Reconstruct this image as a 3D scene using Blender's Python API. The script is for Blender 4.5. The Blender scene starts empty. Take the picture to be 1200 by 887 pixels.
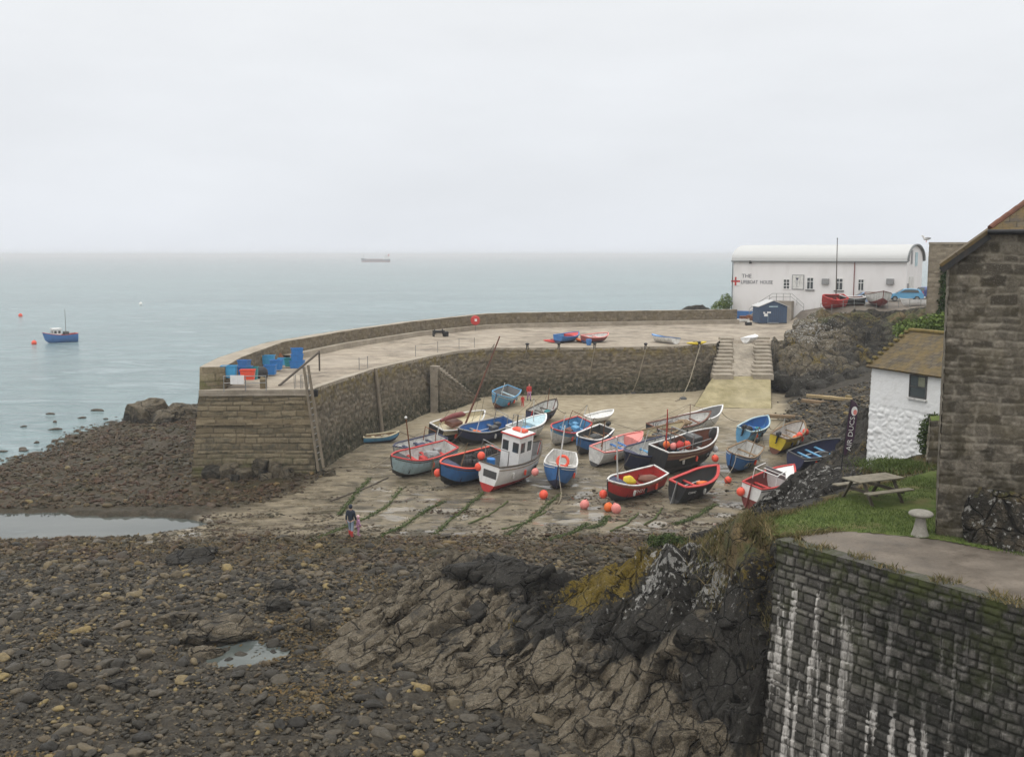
HAZE_D = .00040; SKY_GRAD = 2.1; SKY_COL = (8.3, 8.65, 9.2); SKY_TOP = (8.6, 8.6, 8.5); EXPO = 0.
import bpy, bmesh, math, random
import numpy as np
from mathutils import Vector, Matrix, Euler
random.seed(7); rng = np.random.default_rng(7)
sc = bpy.context.scene
COL = sc.collection
PI = math.pi; R = math.radians

# ---------------------------------------------------------------- camera model
CZ = 16.0; FPX = 1200.0; PITCH = math.atan((443.5 - 298.0) / FPX)
cp, sp = math.cos(PITCH), math.sin(PITCH)
def ray(px, py):
    u = (px - 600.0) / FPX; v = (443.5 - py) / FPX
    return np.array([u, cp + v * sp, -sp + v * cp])
def at(px, py, z):
    d = ray(px, py); t = (z - CZ) / d[2]
    return (d[0] * t, d[1] * t, z)
def atd(px, py, Y):
    d = ray(px, py); t = Y / d[1]
    return (d[0] * t, Y, CZ + d[2] * t)

# ---------------------------------------------------------------- numpy noise
def _h(ix, iy, s):
    n = (ix.astype(np.int64) * 374761393 + iy.astype(np.int64) * 668265263 + s * 1442695041) & 0xffffffff
    n = ((n ^ (n >> 13)) * 1274126177) & 0xffffffff
    n = ((n ^ (n >> 16)) * 2246822519) & 0xffffffff
    return ((n ^ (n >> 15)) & 0xffffff) / float(0xffffff)
def vnoise(x, y, s=0):
    x = np.asarray(x, float); y = np.asarray(y, float)
    ix = np.floor(x); iy = np.floor(y); fx = x - ix; fy = y - iy
    fx = fx * fx * (3 - 2 * fx); fy = fy * fy * (3 - 2 * fy)
    a = _h(ix, iy, s); b = _h(ix + 1, iy, s); c = _h(ix, iy + 1, s); d = _h(ix + 1, iy + 1, s)
    return (a * (1 - fx) + b * fx) * (1 - fy) + (c * (1 - fx) + d * fx) * fy
def fbm(x, y, s=0, o=4):
    r = 0; a = .5; t = 0
    for k in range(o):
        r = r + a * (vnoise(x, y, s + k * 17) * 2 - 1); t += a; a *= .5
        x = np.asarray(x) * 2.03 + 11.3; y = np.asarray(y) * 2.03 - 7.1
    return r / t
def sstep(a, b, x):
    t = np.clip((np.asarray(x, float) - a) / (b - a), 0, 1); return t * t * (3 - 2 * t)
def cells(x, y, s):
    """F1, F2, cell hash ids of a jittered grid"""
    ix = np.floor(x); iy = np.floor(y)
    f1 = np.full(np.shape(x), 9.); f2 = f1.copy(); cx = np.zeros(np.shape(x)); cy = cx.copy(); hid = cx.copy()
    for dx in (-1, 0, 1):
        for dy in (-1, 0, 1):
            jx = ix + dx; jy = iy + dy
            qx = jx + _h(jx, jy, s); qy = jy + _h(jx, jy, s + 5)
            d = np.hypot(x - qx, y - qy)
            m = d < f1
            f2 = np.where(m, f1, np.minimum(f2, d))
            cx = np.where(m, qx, cx); cy = np.where(m, qy, cy); hid = np.where(m, _h(jx, jy, s + 9), hid)
            f1 = np.where(m, d, f1)
    return f1, f2, cx, cy, hid
def tps(P):
    P = np.array(P, float); X = P[:, :2]; n = len(X)
    d = np.hypot(X[:, None, 0] - X[None, :, 0], X[:, None, 1] - X[None, :, 1])
    K = d + 0.0                                  # linear kernel: no overshoot to speak of
    A = np.zeros((n + 3, n + 3)); A[:n, :n] = K + np.eye(n) * -.15; A[:n, n] = 1; A[:n, n + 1:] = X; A[n, :n] = 1; A[n + 1:, :n] = X.T
    w = np.linalg.solve(A, np.concatenate([P[:, 2], [0, 0, 0]]))
    def f(x, y):
        r = w[n] + w[n + 1] * x + w[n + 2] * y
        for i in range(n):
            r = r + w[i] * np.hypot(x - X[i, 0], y - X[i, 1])
        return r
    return f

# ---------------------------------------------------------------- object helpers
def link(o, parent=None):
    COL.objects.link(o)
    if parent is not None: o.parent = parent
    return o
def tag(o, label=None, cat=None, group=None, kind=None):
    if label: o['label'] = label
    if cat: o['category'] = cat
    if group: o['group'] = group
    if kind: o['kind'] = kind
    return o
def empty(name, loc=(0, 0, 0), rot=(0, 0, 0)):
    o = bpy.data.objects.new(name, None); o.location = loc; o.rotation_euler = rot; o.empty_display_size = .2
    return link(o)
def thing(name, label, cat, loc=(0, 0, 0), rot=(0, 0, 0), group=None):
    if isinstance(rot, (int, float)): rot = (0, 0, rot)
    return tag(empty(name, loc, rot), label, cat, group)
def mesh_np(name, V, F, mats, parent=None, smooth=False, mi=None, attrs=None):
    V = np.asarray(V, np.float32); F = np.asarray(F, np.int32)
    me = bpy.data.meshes.new(name)
    me.vertices.add(len(V)); me.vertices.foreach_set('co', V.ravel())
    k = F.shape[1]
    me.loops.add(F.size); me.loops.foreach_set('vertex_index', F.ravel())
    me.polygons.add(len(F)); me.polygons.foreach_set('loop_start', np.arange(0, F.size, k, dtype=np.int32))
    me.polygons.foreach_set('loop_total', np.full(len(F), k, np.int32))
    for m in (mats if isinstance(mats, (list, tuple)) else [mats]): me.materials.append(m)
    if mi is not None: me.polygons.foreach_set('material_index', np.asarray(mi, np.int32))
    me.update(calc_edges=True)
    me.polygons.foreach_set('use_smooth', np.full(len(F), bool(smooth)))
    for kname, a in (attrs or {}).items():
        at_ = me.attributes.new(kname, 'FLOAT', 'POINT'); at_.data.foreach_set('value', np.asarray(a, np.float32).ravel())
    o = bpy.data.objects.new(name, me)
    return link(o, parent)
def grid_faces(nu, nv):
    i = np.arange(nu - 1)[:, None] * nv + np.arange(nv - 1)[None, :]
    i = i.ravel()
    return np.stack([i, i + nv, i + nv + 1, i + 1], 1)
class MB:
    """collects simple shapes into one mesh"""
    def __init__(s): s.v = []; s.f = []; s.m = []
    def add(s, vs, fs, mi=0):
        b = len(s.v); s.v += [tuple(map(float, v)) for v in vs]
        s.f += [tuple(b + i for i in f) for f in fs]; s.m += [mi] * len(fs); return s
    def box(s, c, d, rz=0., mi=0, M=None, ch=0.):
        x, y, z = d[0] / 2, d[1] / 2, d[2] / 2
        if ch <= 0:
            vs = [Vector((a * x, b * y, e * z)) for e in (-1, 1) for a, b in ((-1, -1), (1, -1), (1, 1), (-1, 1))]
            fs = [(3, 2, 1, 0), (4, 5, 6, 7), (0, 1, 5, 4), (1, 2, 6, 5), (2, 3, 7, 6), (3, 0, 4, 7)]
        else:
            vs = []
            for zz, q in ((-z, ch), (-z + ch, 0), (z - ch, 0), (z, ch)):
                for a, b in ((-1, -1), (1, -1), (1, 1), (-1, 1)):
                    vs.append(Vector((a * (x - q), b * (y - q), zz)))
            fs = [(3, 2, 1, 0), (12, 13, 14, 15)]
            for k in range(3):
                for j in range(4):
                    fs.append((k * 4 + j, k * 4 + (j + 1) % 4, k * 4 + 4 + (j + 1) % 4, k * 4 + 4 + j))
        T = Matrix.Translation(c) @ (M if M is not None else Matrix.Rotation(rz, 4, 'Z'))
        return s.add([T @ v for v in vs], fs, mi)
    def tube(s, pts, r, n=6, mi=0, cap=True):
        pts = [Vector(p) for p in pts]; m = len(pts)
        rs = r if isinstance(r, (list, tuple)) else [r] * m
        vs = []; up0 = None
        for i, p in enumerate(pts):
            t = (pts[min(i + 1, m - 1)] - pts[max(i - 1, 0)]).normalized()
            up = Vector((0, 0, 1)) if abs(t.z) < .9 else Vector((1, 0, 0))
            if up0 is not None and abs(up0.dot(t)) < .95: up = up0
            a = t.cross(up).normalized(); b = a.cross(t).normalized(); up0 = b
            for k in range(n):
                q = 2 * PI * k / n
                vs.append(p + a * math.cos(q) * rs[i] + b * math.sin(q) * rs[i])
        fs = [(i * n + k, i * n + (k + 1) % n, (i + 1) * n + (k + 1) % n, (i + 1) * n + k) for i in range(m - 1) for k in range(n)]
        if cap: fs += [tuple(range(n))[::-1], tuple((m - 1) * n + k for k in range(n))]
        return s.add(vs, fs, mi)
    def lathe(s, prof, n=16, c=(0, 0, 0), mi=0, M=None):
        vs = []; m = len(prof)
        for r_, z_ in prof:
            for k in range(n):
                q = 2 * PI * k / n; vs.append(Vector((r_ * math.cos(q), r_ * math.sin(q), z_)))
        fs = [(i * n + k, i * n + (k + 1) % n, (i + 1) * n + (k + 1) % n, (i + 1) * n + k) for i in range(m - 1) for k in range(n)]
        fs += [tuple(range(n))[::-1], tuple((m - 1) * n + k for k in range(n))]
        T = Matrix.Translation(c) @ (M if M is not None else Matrix.Identity(4))
        return s.add([T @ v for v in vs], fs, mi)
    def sphere(s, c, r, n=14, mi=0, sc_=(1, 1, 1), M=None):
        h = n // 2 + 1
        pr = [(max(1e-3, math.sin(PI * i / h)) , -math.cos(PI * i / h)) for i in range(h + 1)]
        T = Matrix.Translation(c) @ (M if M is not None else Matrix.Identity(4))
        vs = []
        for r_, z_ in pr:
            for k in range(n):
                q = 2 * PI * k / n; vs.append(T @ Vector((r_ * math.cos(q) * r * sc_[0], r_ * math.sin(q) * r * sc_[1], z_ * r * sc_[2])))
        m = len(pr)
        fs = [(i * n + k, i * n + (k + 1) % n, (i + 1) * n + (k + 1) % n, (i + 1) * n + k) for i in range(m - 1) for k in range(n)]
        return s.add(vs, fs, mi)
    def prism(s, poly, z0, z1, mi=0):
        n = len(poly)
        a = sum(poly[i][0] * poly[(i + 1) % n][1] - poly[(i + 1) % n][0] * poly[i][1] for i in range(n))
        if a < 0: poly = poly[::-1]
        vs = [(p[0], p[1], z0) for p in poly] + [(p[0], p[1], z1) for p in poly]
        fs = [tuple(range(n))[::-1], tuple(range(n, 2 * n))] + [(i, (i + 1) % n, n + (i + 1) % n, n + i) for i in range(n)]
        return s.add(vs, fs, mi)
    def build(s, name, mats, parent=None, smooth=False):
        me = bpy.data.meshes.new(name); me.from_pydata(s.v, [], s.f)
        for m in (mats if isinstance(mats, (list, tuple)) else [mats]): me.materials.append(m)
        me.polygons.foreach_set('material_index', s.m)
        if smooth:
            me.polygons.foreach_set('use_smooth', [True] * len(s.f))
            try: me.set_sharp_from_angle(angle=R(40))
            except Exception: pass
        me.update()
        return link(bpy.data.objects.new(name, me), parent)
def copy_tree(o, parent=None):
    c = o.copy(); COL.objects.link(c)
    if parent is not None: c.parent = parent
    for ch in list(o.children): copy_tree(ch, c)
    return c
def text_mesh(name, body, size, mat, parent, M, ext=.004, align='CENTER', sx=1.0):
    cu = bpy.data.curves.new(name, 'FONT'); cu.body = body; cu.size = size; cu.extrude = ext
    cu.align_x = align; cu.align_y = 'CENTER'; cu.resolution_u = 2
    t = bpy.data.objects.new(name, cu); COL.objects.link(t)
    me = bpy.data.meshes.new_from_object(t, depsgraph=bpy.context.evaluated_depsgraph_get())
    bpy.data.objects.remove(t); bpy.data.curves.remove(cu)
    me.name = name
    me.transform(M @ Matrix.Diagonal((sx, 1, 1, 1)))
    me.materials.clear(); me.materials.append(mat)
    return link(bpy.data.objects.new(name, me), parent)

# ---------------------------------------------------------------- materials
class NT:
    def __init__(s, name):
        s.mat = bpy.data.materials.new(name); s.mat.use_nodes = True
        s.t = s.mat.node_tree; s.n = s.t.nodes; s.b = s.n['Principled BSDF']; s.b.inputs['Roughness'].default_value = .8
        s._o = None
    def new(s, typ, **kw):
        q = s.n.new(typ)
        for k, v in kw.items(): setattr(q, k, v)
        return q
    def put(s, sock, v):
        if isinstance(v, bpy.types.NodeSocket): s.t.links.new(v, sock)
        elif isinstance(v, (tuple, list)) and len(v) == 3 and sock.type == 'RGBA': sock.default_value = (*v, 1)
        else: sock.default_value = v
    def pos(s, mode='obj'):
        if mode == 'obj': return s.new('ShaderNodeTexCoord').outputs['Object']
        return s.new('ShaderNodeNewGeometry').outputs['Position']
    def scaled(s, vec, sc3):
        m = s.new('ShaderNodeMapping'); s.put(m.inputs['Vector'], vec); m.inputs['Scale'].default_value = sc3; return m.outputs[0]
    def noise(s, scale, detail=4, rough=.6, vec=None, dist=0.):
        q = s.new('ShaderNodeTexNoise'); s.put(q.inputs['Vector'], vec if vec is not None else s.pos())
        q.inputs['Scale'].default_value = scale; q.inputs['Detail'].default_value = detail; q.inputs['Roughness'].default_value = rough; q.inputs['Distortion'].default_value = dist
        return q.outputs['Fac']
    def voro(s, scale, vec=None, feature='F1'):
        q = s.new('ShaderNodeTexVoronoi', feature=feature); s.put(q.inputs['Vector'], vec if vec is not None else s.pos()); q.inputs['Scale'].default_value = scale
        return q
    def attr(s, name): return s.new('ShaderNodeAttribute', attribute_name=name).outputs['Fac']
    def rng(s, x, a, b, c=0., d=1.):
        q = s.new('ShaderNodeMapRange'); s.put(q.inputs[0], x)
        for i, v in enumerate((a, b, c, d)): q.inputs[i + 1].default_value = v
        return q.outputs[0]
    def math(s, op, a, b=0.):
        q = s.new('ShaderNodeMath', operation=op); s.put(q.inputs[0], a); s.put(q.inputs[1], b); return q.outputs[0]
    def mix(s, f, a, b, mode='MIX'):
        q = s.new('ShaderNodeMix', data_type='RGBA', blend_type=mode); s.put(q.inputs[0], f); s.put(q.inputs[6], a); s.put(q.inputs[7], b); return q.outputs[2]
    def ramp(s, f, stops):
        q = s.new('ShaderNodeValToRGB'); s.put(q.inputs[0], f); e = q.color_ramp.elements
        while len(e) < len(stops): e.new(.5)
        for i, (p, c) in enumerate(stops): e[i].position = p; e[i].color = (*c, 1)
        return q.outputs[0]
    def bump(s, h, dist=.02, strength=1., normal=None):
        q = s.new('ShaderNodeBump'); q.inputs['Distance'].default_value = dist; q.inputs['Strength'].default_value = strength; s.put(q.inputs['Height'], h)
        if normal is not None: s.put(q.inputs['Normal'], normal)
        return q.outputs[0]
    def out(s, col=None, rough=None, normal=None, spec=None, metal=None):
        if col is not None: s.put(s.b.inputs['Base Color'], col)
        if rough is not None: s.put(s.b.inputs['Roughness'], rough)
        if normal is not None: s.put(s.b.inputs['Normal'], normal)
        if spec is not None: s.put(s.b.inputs['Specular IOR Level'], spec)
        if metal is not None: s.put(s.b.inputs['Metallic'], metal)
        return s.mat
_pc = {}
def lerp_(a, b, t): return tuple(x + (y - x) * t for x, y in zip(a, b))
def paint(c, rough=.5, wear=.5, metal=0.):
    """painted or plain surface with grime and scuffs"""
    key = (tuple(round(x, 3) for x in c), rough, wear, metal)
    if key in _pc: return _pc[key]
    n = NT('paint'); a = n.noise(3.1, 5, .65); b = n.noise(17., 3, .6)
    dirty = tuple(x * .45 + .03 for x in c)
    col = n.mix(n.math('MULTIPLY', n.rng(a, .45, .75), wear), c, dirty)
    lighter = tuple(min(1, x * 1.12 + .01) for x in c)
    col = n.mix(n.math('MULTIPLY', n.rng(b, .5, .7), wear * .6), col, lighter)
    run = n.noise(1., 4, .65, n.scaled(n.pos(), (5., 5., .7)), .2)
    col = n.mix(n.math('MULTIPLY', n.rng(run, .54, .68), wear * .75), col, lerp_(c, (.10, .07, .045), .62))
    m = n.out(col, n.rng(a, .3, .8, rough - .05, rough + .25), metal=metal, spec=.3)
    _pc[key] = m; return m
def lerp3(a, b, t): return tuple(x + (y - x) * t for x, y in zip(a, b))
# ---------------- stone walls built as displaced courses (attributes rnd, mort, wv = height on the wall 0..1, stain)
def stone_mat(name, dark, light, mortar, stain_col=(.02, .02, .018), stain2=(.16, .12, .03), rough=.85, wet=0., white=0., pits=True):
    n = NT(name); p = n.pos('geo')
    c = n.mix(n.attr('rnd'), dark, light)
    f = n.noise(2.6, 6, .7, p); g = n.noise(14, 4, .65, p)
    c = n.mix(n.rng(g, .35, .7, 0, .55), c, lerp3(dark, (0, 0, 0), .45))
    c = n.mix(n.rng(n.noise(30, 3, .7, p), .56, .7, 0, .55), c, lerp3(light, (.5, .48, .44), .35))
    c = n.mix(n.attr('mort'), c, mortar)
    c = n.mix(n.math('MULTIPLY', n.attr('stain'), n.rng(f, .3, .62)), c, stain_col)
    c = n.mix(n.math('MULTIPLY', n.attr('moss'), n.rng(n.noise(1.3, 6, .7, p), .45, .6)), c, stain2)
    if white:
        st = n.noise(1., 3, .55, n.scaled(p, (4.2, 4.2, .26)), .15)
        br = n.noise(1., 3, .7, n.scaled(p, (22, 22, 5.)))
        w = n.math('MULTIPLY', n.rng(n.math('ADD', st, n.math('MULTIPLY', n.attr('streak'), .075)), .615, .70), n.rng(br, .26, .50))
        w = n.math('MULTIPLY', w, n.attr('streak'))
        c = n.mix(n.math('MULTIPLY', w, .85), c, (.54, .51, .47))
    hgt = n.math('ADD', n.math('MULTIPLY', f, .5), n.math('MULTIPLY', g, .5))
    return n.out(c, n.rng(f, .3, .7, rough - .2 - wet, rough), n.bump(hgt, .05, .9), spec=.15)
M_PIER = stone_mat('pier_masonry', (.075, .06, .042), (.27, .22, .155), (.19, .16, .12), (.026, .028, .014), (.20, .15, .05))
M_HEAD = stone_mat('pier_head_ashlar', (.165, .128, .075), (.29, .235, .15), (.09, .072, .048), (.06, .055, .04), (.10, .10, .03))
M_QUOIN = stone_mat('parapet_masonry', (.11, .085, .058), (.30, .245, .17), (.20, .17, .125), (.08, .07, .05), (.17, .13, .05))
M_RETAIN = stone_mat('retaining_masonry', (.044, .041, .036), (.21, .195, .17), (.022, .020, .016), (.013, .013, .011), (.06, .07, .02), white=1)
M_BARN = stone_mat('barn_masonry', (.06, .051, .038), (.30, .262, .205), (.27, .24, .19), (.03, .027, .022), (.11, .09, .05))
def whitewash():
    n = NT('whitewash'); p = n.pos('geo'); a = n.noise(1.7, 5, .65, p); b = n.noise(9, 4, .6, p)
    c = n.mix(n.rng(a, .45, .75, 0, .5), (.80, .80, .79), (.62, .61, .58)); c = n.mix(n.math('MULTIPLY', n.attr('stain'), n.rng(a, .4, .7)), c, (.34, .34, .28))
    return n.out(c, .8, n.bump(b, .03, .6))
M_WHITEWASH = whitewash()
def render_wall():
    n = NT('painted_render'); p = n.pos('geo'); a = n.noise(.6, 5, .65, n.scaled(p, (1, 1, .35))); b = n.noise(6, 4, .6, p)
    c = n.mix(n.rng(a, .48, .8, 0, .5), (.74, .72, .71), (.55, .52, .49))
    return n.out(c, .75, n.bump(b, .01, .5))
M_RENDER = render_wall()
def concrete(name, c1, c2, scale=1., bumpd=.01, wetamt=0.):
    n = NT(name); p = n.pos('geo'); a = n.noise(.55 * scale, 6, .68, p); b = n.noise(6 * scale, 5, .7, p); d = n.noise(.16 * scale, 3, .5, p)
    c = n.mix(n.rng(a, .35, .65), c1, c2); c = n.mix(n.rng(b, .5, .72, 0, .5), c, lerp3(c1, (0, 0, 0), .4)); c = n.mix(n.rng(d, .45, .7, 0, .5), c, lerp3(c2, (.5, .45, .38), .3))
    return n.out(c, n.rng(a, .4, .6, .8 - wetamt, .85), n.bump(b, bumpd, .8), spec=.18)
M_DECK = concrete('quay_paving', (.155, .128, .098), (.39, .33, .255), 1.)
M_CONC = concrete('weathered_concrete', (.24, .21, .17), (.36, .32, .265), 1.4)
M_SLIP = concrete('slip_granite', (.21, .18, .14), (.38, .33, .26), 2.2)
M_APRON = concrete('algae_concrete', (.20, .17, .085), (.37, .315, .185), 1.3, .03)
M_PATH = concrete('path_surface', (.085, .07, .055), (.185, .155, .125), 1.6, .02, .25)
M_KERB = concrete('coping', (.25, .215, .165), (.37, .32, .255), 2.)
# ---------------- ground (beach): attributes sand, weed, rise
def ground_mat():
    n = NT('beach_ground'); p = n.pos('geo')
    big = n.noise(.22, 5, .6, p, .6); mid = n.noise(1.1, 6, .68, p); fine = n.noise(9, 5, .7, p); streak = n.noise(1., 6, .66, n.scaled(p, (.42, .85, 1)), 1.1)
    sand = n.mix(n.rng(mid, .35, .65), (.25, .205, .135), (.37, .315, .22))
    mud = n.mix(n.rng(mid, .35, .65), (.065, .052, .035), (.135, .112, .078))
    wet = n.math('MULTIPLY', n.attr('wet'), n.rng(streak, .37, .60, 0, 1))
    sand = n.mix(n.math('MULTIPLY', n.attr('wet'), .55), sand, (.135, .11, .075)); c = n.mix(wet, sand, mud)
    c = n.mix(n.math('MULTIPLY', n.attr('wet'), n.rng(n.noise(.9, 6, .75, n.scaled(p, (.6, 1.2, 1))), .53, .62, 0, .85)), c, (.040, .034, .018))
    vr = n.voro(7, p).outputs['Color']
    sh = n.mix(n.rng(fine, .35, .7), (.014, .012, .009), (.060, .049, .034))
    sh = n.mix(n.rng(n.math('ADD', vr, 0.), .75, .95, 0, .6), sh, (.085, .075, .055))
    wd = n.mix(n.rng(mid, .4, .65), (.026, .022, .010), (.055, .037, .020)); wd = n.mix(n.rng(fine, .55, .7, 0, .6), wd, (.15, .125, .08))
    sh = n.mix(n.attr('weed'), sh, wd)
    c = n.mix(n.attr('sand'), sh, c)
    rg = n.mix(n.attr('sand'), (.6, .6, .6), n.mix(wet, (.75, .75, .75), (.3, .3, .3)))
    pud = n.math('MULTIPLY', n.math('MULTIPLY', n.attr('wet'), n.attr('sand')), n.rng(n.noise(.8, 4, .55, n.scaled(p, (.5, 1.25, 1)), .9), .54, .58))
    rg = n.mix(pud, rg, (.08, .08, .08))
    q = n.new('ShaderNodeRGBToBW'); n.put(q.inputs[0], rg)
    hh = n.math('ADD', n.math('MULTIPLY', mid, .6), n.math('MULTIPLY', fine, .4))
    bs = n.math('MULTIPLY', n.math('SUBTRACT', 1., pud), .8)
    bp = n.new('ShaderNodeBump'); bp.inputs['Distance'].default_value = .1; n.put(bp.inputs['Strength'], bs); n.put(bp.inputs['Height'], hh)
    return n.out(c, q.outputs[0], bp.outputs[0], spec=n.rng(pud, 0, 1, .13, .6))
M_GROUND = ground_mat()
# ---------------- bare rock: attributes tan, liy (yellow lichen), liw (white lichen), grs (turf), crk (cracks, with recess shade painted in)
def rock_mat(name, dark, tan, lich=True, wetness=.25):
    n = NT(name); p = n.pos('geo')
    a = n.noise(.9, 7, .68, p, .4); b = n.noise(6, 6, .7, p); g = n.noise(28, 4, .7, p); vein = n.noise(1., 5, .6, n.scaled(p, (3.6, 2.2, 5.)), .8)
    d = n.mix(n.rng(b, .32, .7), lerp3(dark, (0, 0, 0), .35), lerp3(dark, (.3, .28, .24), .16))
    t = n.mix(n.rng(vein, .35, .66), lerp3(tan, (0, 0, 0), .35), lerp3(tan, (.42, .38, .3), .28))
    t = n.mix(n.rng(b, .5, .72, 0, .7), t, lerp3(dark, tan, .35))
    tm = n.math('ADD', n.attr('tan'), n.rng(a, .3, .7, -.6, .45))
    c = n.mix(n.rng(tm, .3, .7), d, t)
    c = n.mix(n.rng(g, .36, .6, .75, 0), c, lerp3(dark, (0, 0, 0), .2)); c = n.mix(n.rng(n.noise(60, 2, .6, p), .60, .72, 0, .45), c, (.26, .235, .19)); c = n.mix(n.math('MULTIPLY', n.attr('crk'), .5), c, (.012, .010, .009))  # crk darkens the sunken cracks: dark joints plus occlusion shade put into the colour
    if lich:
        c = n.mix(n.rng(n.math('ADD', n.attr('liy'), n.rng(b, .3, .7, -.5, .5)), .45, .62), c, n.mix(n.rng(g, .38, .66), (.075, .055, .010), (.225, .155, .022)))
        vv = n.noise(4.5, 4, .62, p)
        c = n.mix(n.rng(n.math('ADD', n.attr('liw'), n.rng(vv, .35, .65, -.8, .45)), .42, .55, 0, .85), c, n.mix(n.rng(g, .4, .6), (.22, .21, .19), (.46, .45, .42)))
        c = n.mix(n.rng(n.math('ADD', n.attr('grs'), n.rng(b, .3, .7, -.4, .4)), .4, .6), c, n.mix(n.rng(a, .4, .6), (.055, .065, .018), (.16, .115, .055)))
    wv = n.new('ShaderNodeVectorMath', operation='ADD'); nv_ = n.new('ShaderNodeTexNoise'); n.put(nv_.inputs['Vector'], p); nv_.inputs['Scale'].default_value = 1.4; nv_.inputs['Detail'].default_value = 4
    sv_ = n.new('ShaderNodeVectorMath', operation='SCALE'); n.put(sv_.inputs[0], nv_.outputs['Color']); sv_.inputs['Scale'].default_value = .55; n.put(wv.inputs[0], p); n.put(wv.inputs[1], sv_.outputs[0])
    rot_ = n.new('ShaderNodeMapping'); n.put(rot_.inputs['Vector'], wv.outputs[0]); rot_.inputs['Rotation'].default_value = (.35, .2, -.94)
    k1 = n.voro(1., n.scaled(rot_.outputs[0], (.36, 1.25, 1.1)), 'DISTANCE_TO_EDGE').outputs['Distance']; k2 = n.voro(1., n.scaled(rot_.outputs[0], (1.2, 3.6, 3.2)), 'DISTANCE_TO_EDGE').outputs['Distance']
    ck = n.math('MAXIMUM', n.rng(k1, .0, .035, 1, 0), n.math('MULTIPLY', n.rng(k2, .0, .05, .6, 0), n.rng(a, .46, .6)))
    c = n.mix(n.math('MULTIPLY', ck, .85), c, (.010, .009, .008))
    hh = n.math('ADD', n.math('MULTIPLY', ck, -1.3), n.math('MULTIPLY', n.noise(13, 6, .75, p), .75)); hh = n.math('ADD', hh, n.math('ADD', n.math('MULTIPLY', g, .2), n.math('MULTIPLY', vein, .4)))
    return n.out(c, n.rng(a, .3, .7, .75 - wetness, .8), n.bump(hh, .15, 1.), spec=.14)
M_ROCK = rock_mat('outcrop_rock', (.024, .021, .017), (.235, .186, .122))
M_CLIFF = rock_mat('cliff_rock', (.030, .026, .019), (.19, .148, .09))
def stone_tone_mat(name, obj_random):
    n = NT(name); p = n.pos('geo' if not obj_random else 'obj')
    if obj_random: r = n.new('ShaderNodeObjectInfo').outputs['Random']
    else: r = n.attr('tone')
    c = n.ramp(r, ([(0, (.020, .0175, .014)), (.28, (.044, .038, .028)), (.50, (.088, .075, .054)), (.68, (.085, .060, .032)), (.82, (.145, .117, .078)), (.93, (.165, .125, .065)), (1, (.27, .20, .08))] if not obj_random else [(0, (.022, .0195, .016)), (.3, (.045, .039, .030)), (.6, (.085, .072, .053)), (.85, (.125, .10, .068)), (.97, (.15, .12, .075)), (1, (.26, .19, .08))]))
    c = n.mix(n.rng(n.noise(7 if not obj_random else 3, 5, .7, p), .42, .68, 0, .6), c, (.028, .026, .022))
    c = n.mix(n.rng(n.noise(20, 3, .7, p), .58, .7, 0, .4), c, (.22, .205, .17))
    if not obj_random: c = n.mix(n.math('MULTIPLY', n.attr('weed'), n.rng(n.noise(1.2, 5, .65, p), .35, .6, .25, .9)), c, n.mix(n.rng(n.noise(.5, 4, .6, p), .4, .6), (.042, .036, .014), (.062, .030, .017)))
    return n.out(c, n.rng(n.noise(2, 3, .5, p), .35, .65, .32, .75), n.bump(n.noise(11, 5, .7, p), .05, .8), spec=.16)
M_PEBBLE = stone_tone_mat('beach_pebble', False); M_BOULDER = stone_tone_mat('beach_stone', True)
def water_mat(name, deep, rough, s1, dist):
    n = NT(name); p = n.pos('geo')
    a = n.noise(1., 4, .62, n.scaled(p, (.30 * s1, .75 * s1, 1)), .4); b = n.noise(1., 5, .6, n.scaled(p, (.085, .16, 1)), .8); big = n.noise(1., 3, .55, n.scaled(p, (.006, .022, 1)), .3)
    c = n.mix(n.rng(big, .38, .62), lerp3(deep, (0, 0, 0), .14), lerp3(deep, (.3, .42, .44), .14)); c = n.mix(n.rng(b, .43, .56, 0, .75), c, lerp3(deep, (.0, .03, .04), .42)); c = n.mix(n.rng(b, .54, .66, 0, .7), c, lerp3(deep, (.45, .52, .54), .35))
    hh = n.math('ADD', n.math('MULTIPLY', a, .5), b)
    m = n.out(c, rough, n.bump(hh, dist, .8)); n.b.inputs['IOR'].default_value = 1.33; return m
M_SEA = water_mat('sea_water', (.15, .22, .223), .22, 1., 1.4)
M_POOL = water_mat('pool_water', (.075, .07, .055), .06, 2.2, .01)
def leaf_mat(name, a, b):
    n = NT(name); r = n.attr('tone'); return n.out(n.mix(r, a, b), .65, spec=.2)
M_GRASS = leaf_mat('grass_blade', (.048, .078, .018), (.13, .17, .045)); M_LEAF = leaf_mat('shrub_leaf', (.022, .042, .012), (.075, .105, .028)); M_DRYGRASS = leaf_mat('dry_turf', (.06, .065, .018), (.20, .15, .07))
M_IVY = leaf_mat('ivy_leaf', (.018, .035, .012), (.05, .085, .022)); M_HEDGE = leaf_mat('hedge_leaf', (.05, .085, .015), (.14, .19, .04))
def turf_mat():
    n = NT('turf'); p = n.pos('geo'); a = n.noise(1.1, 5, .65, p); b = n.noise(14, 4, .7, p)
    c = n.mix(n.rng(a, .35, .65), (.072, .108, .024), (.125, .155, .045)); c = n.mix(n.rng(b, .45, .7, 0, .6), c, (.05, .07, .018)); c = n.mix(n.rng(n.noise(.5, 5, .65, p), .52, .66, 0, .75), c, (.15, .12, .06))
    return n.out(c, .9, n.bump(b, .05, .8), spec=.1)
M_TURF = turf_mat()
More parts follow.
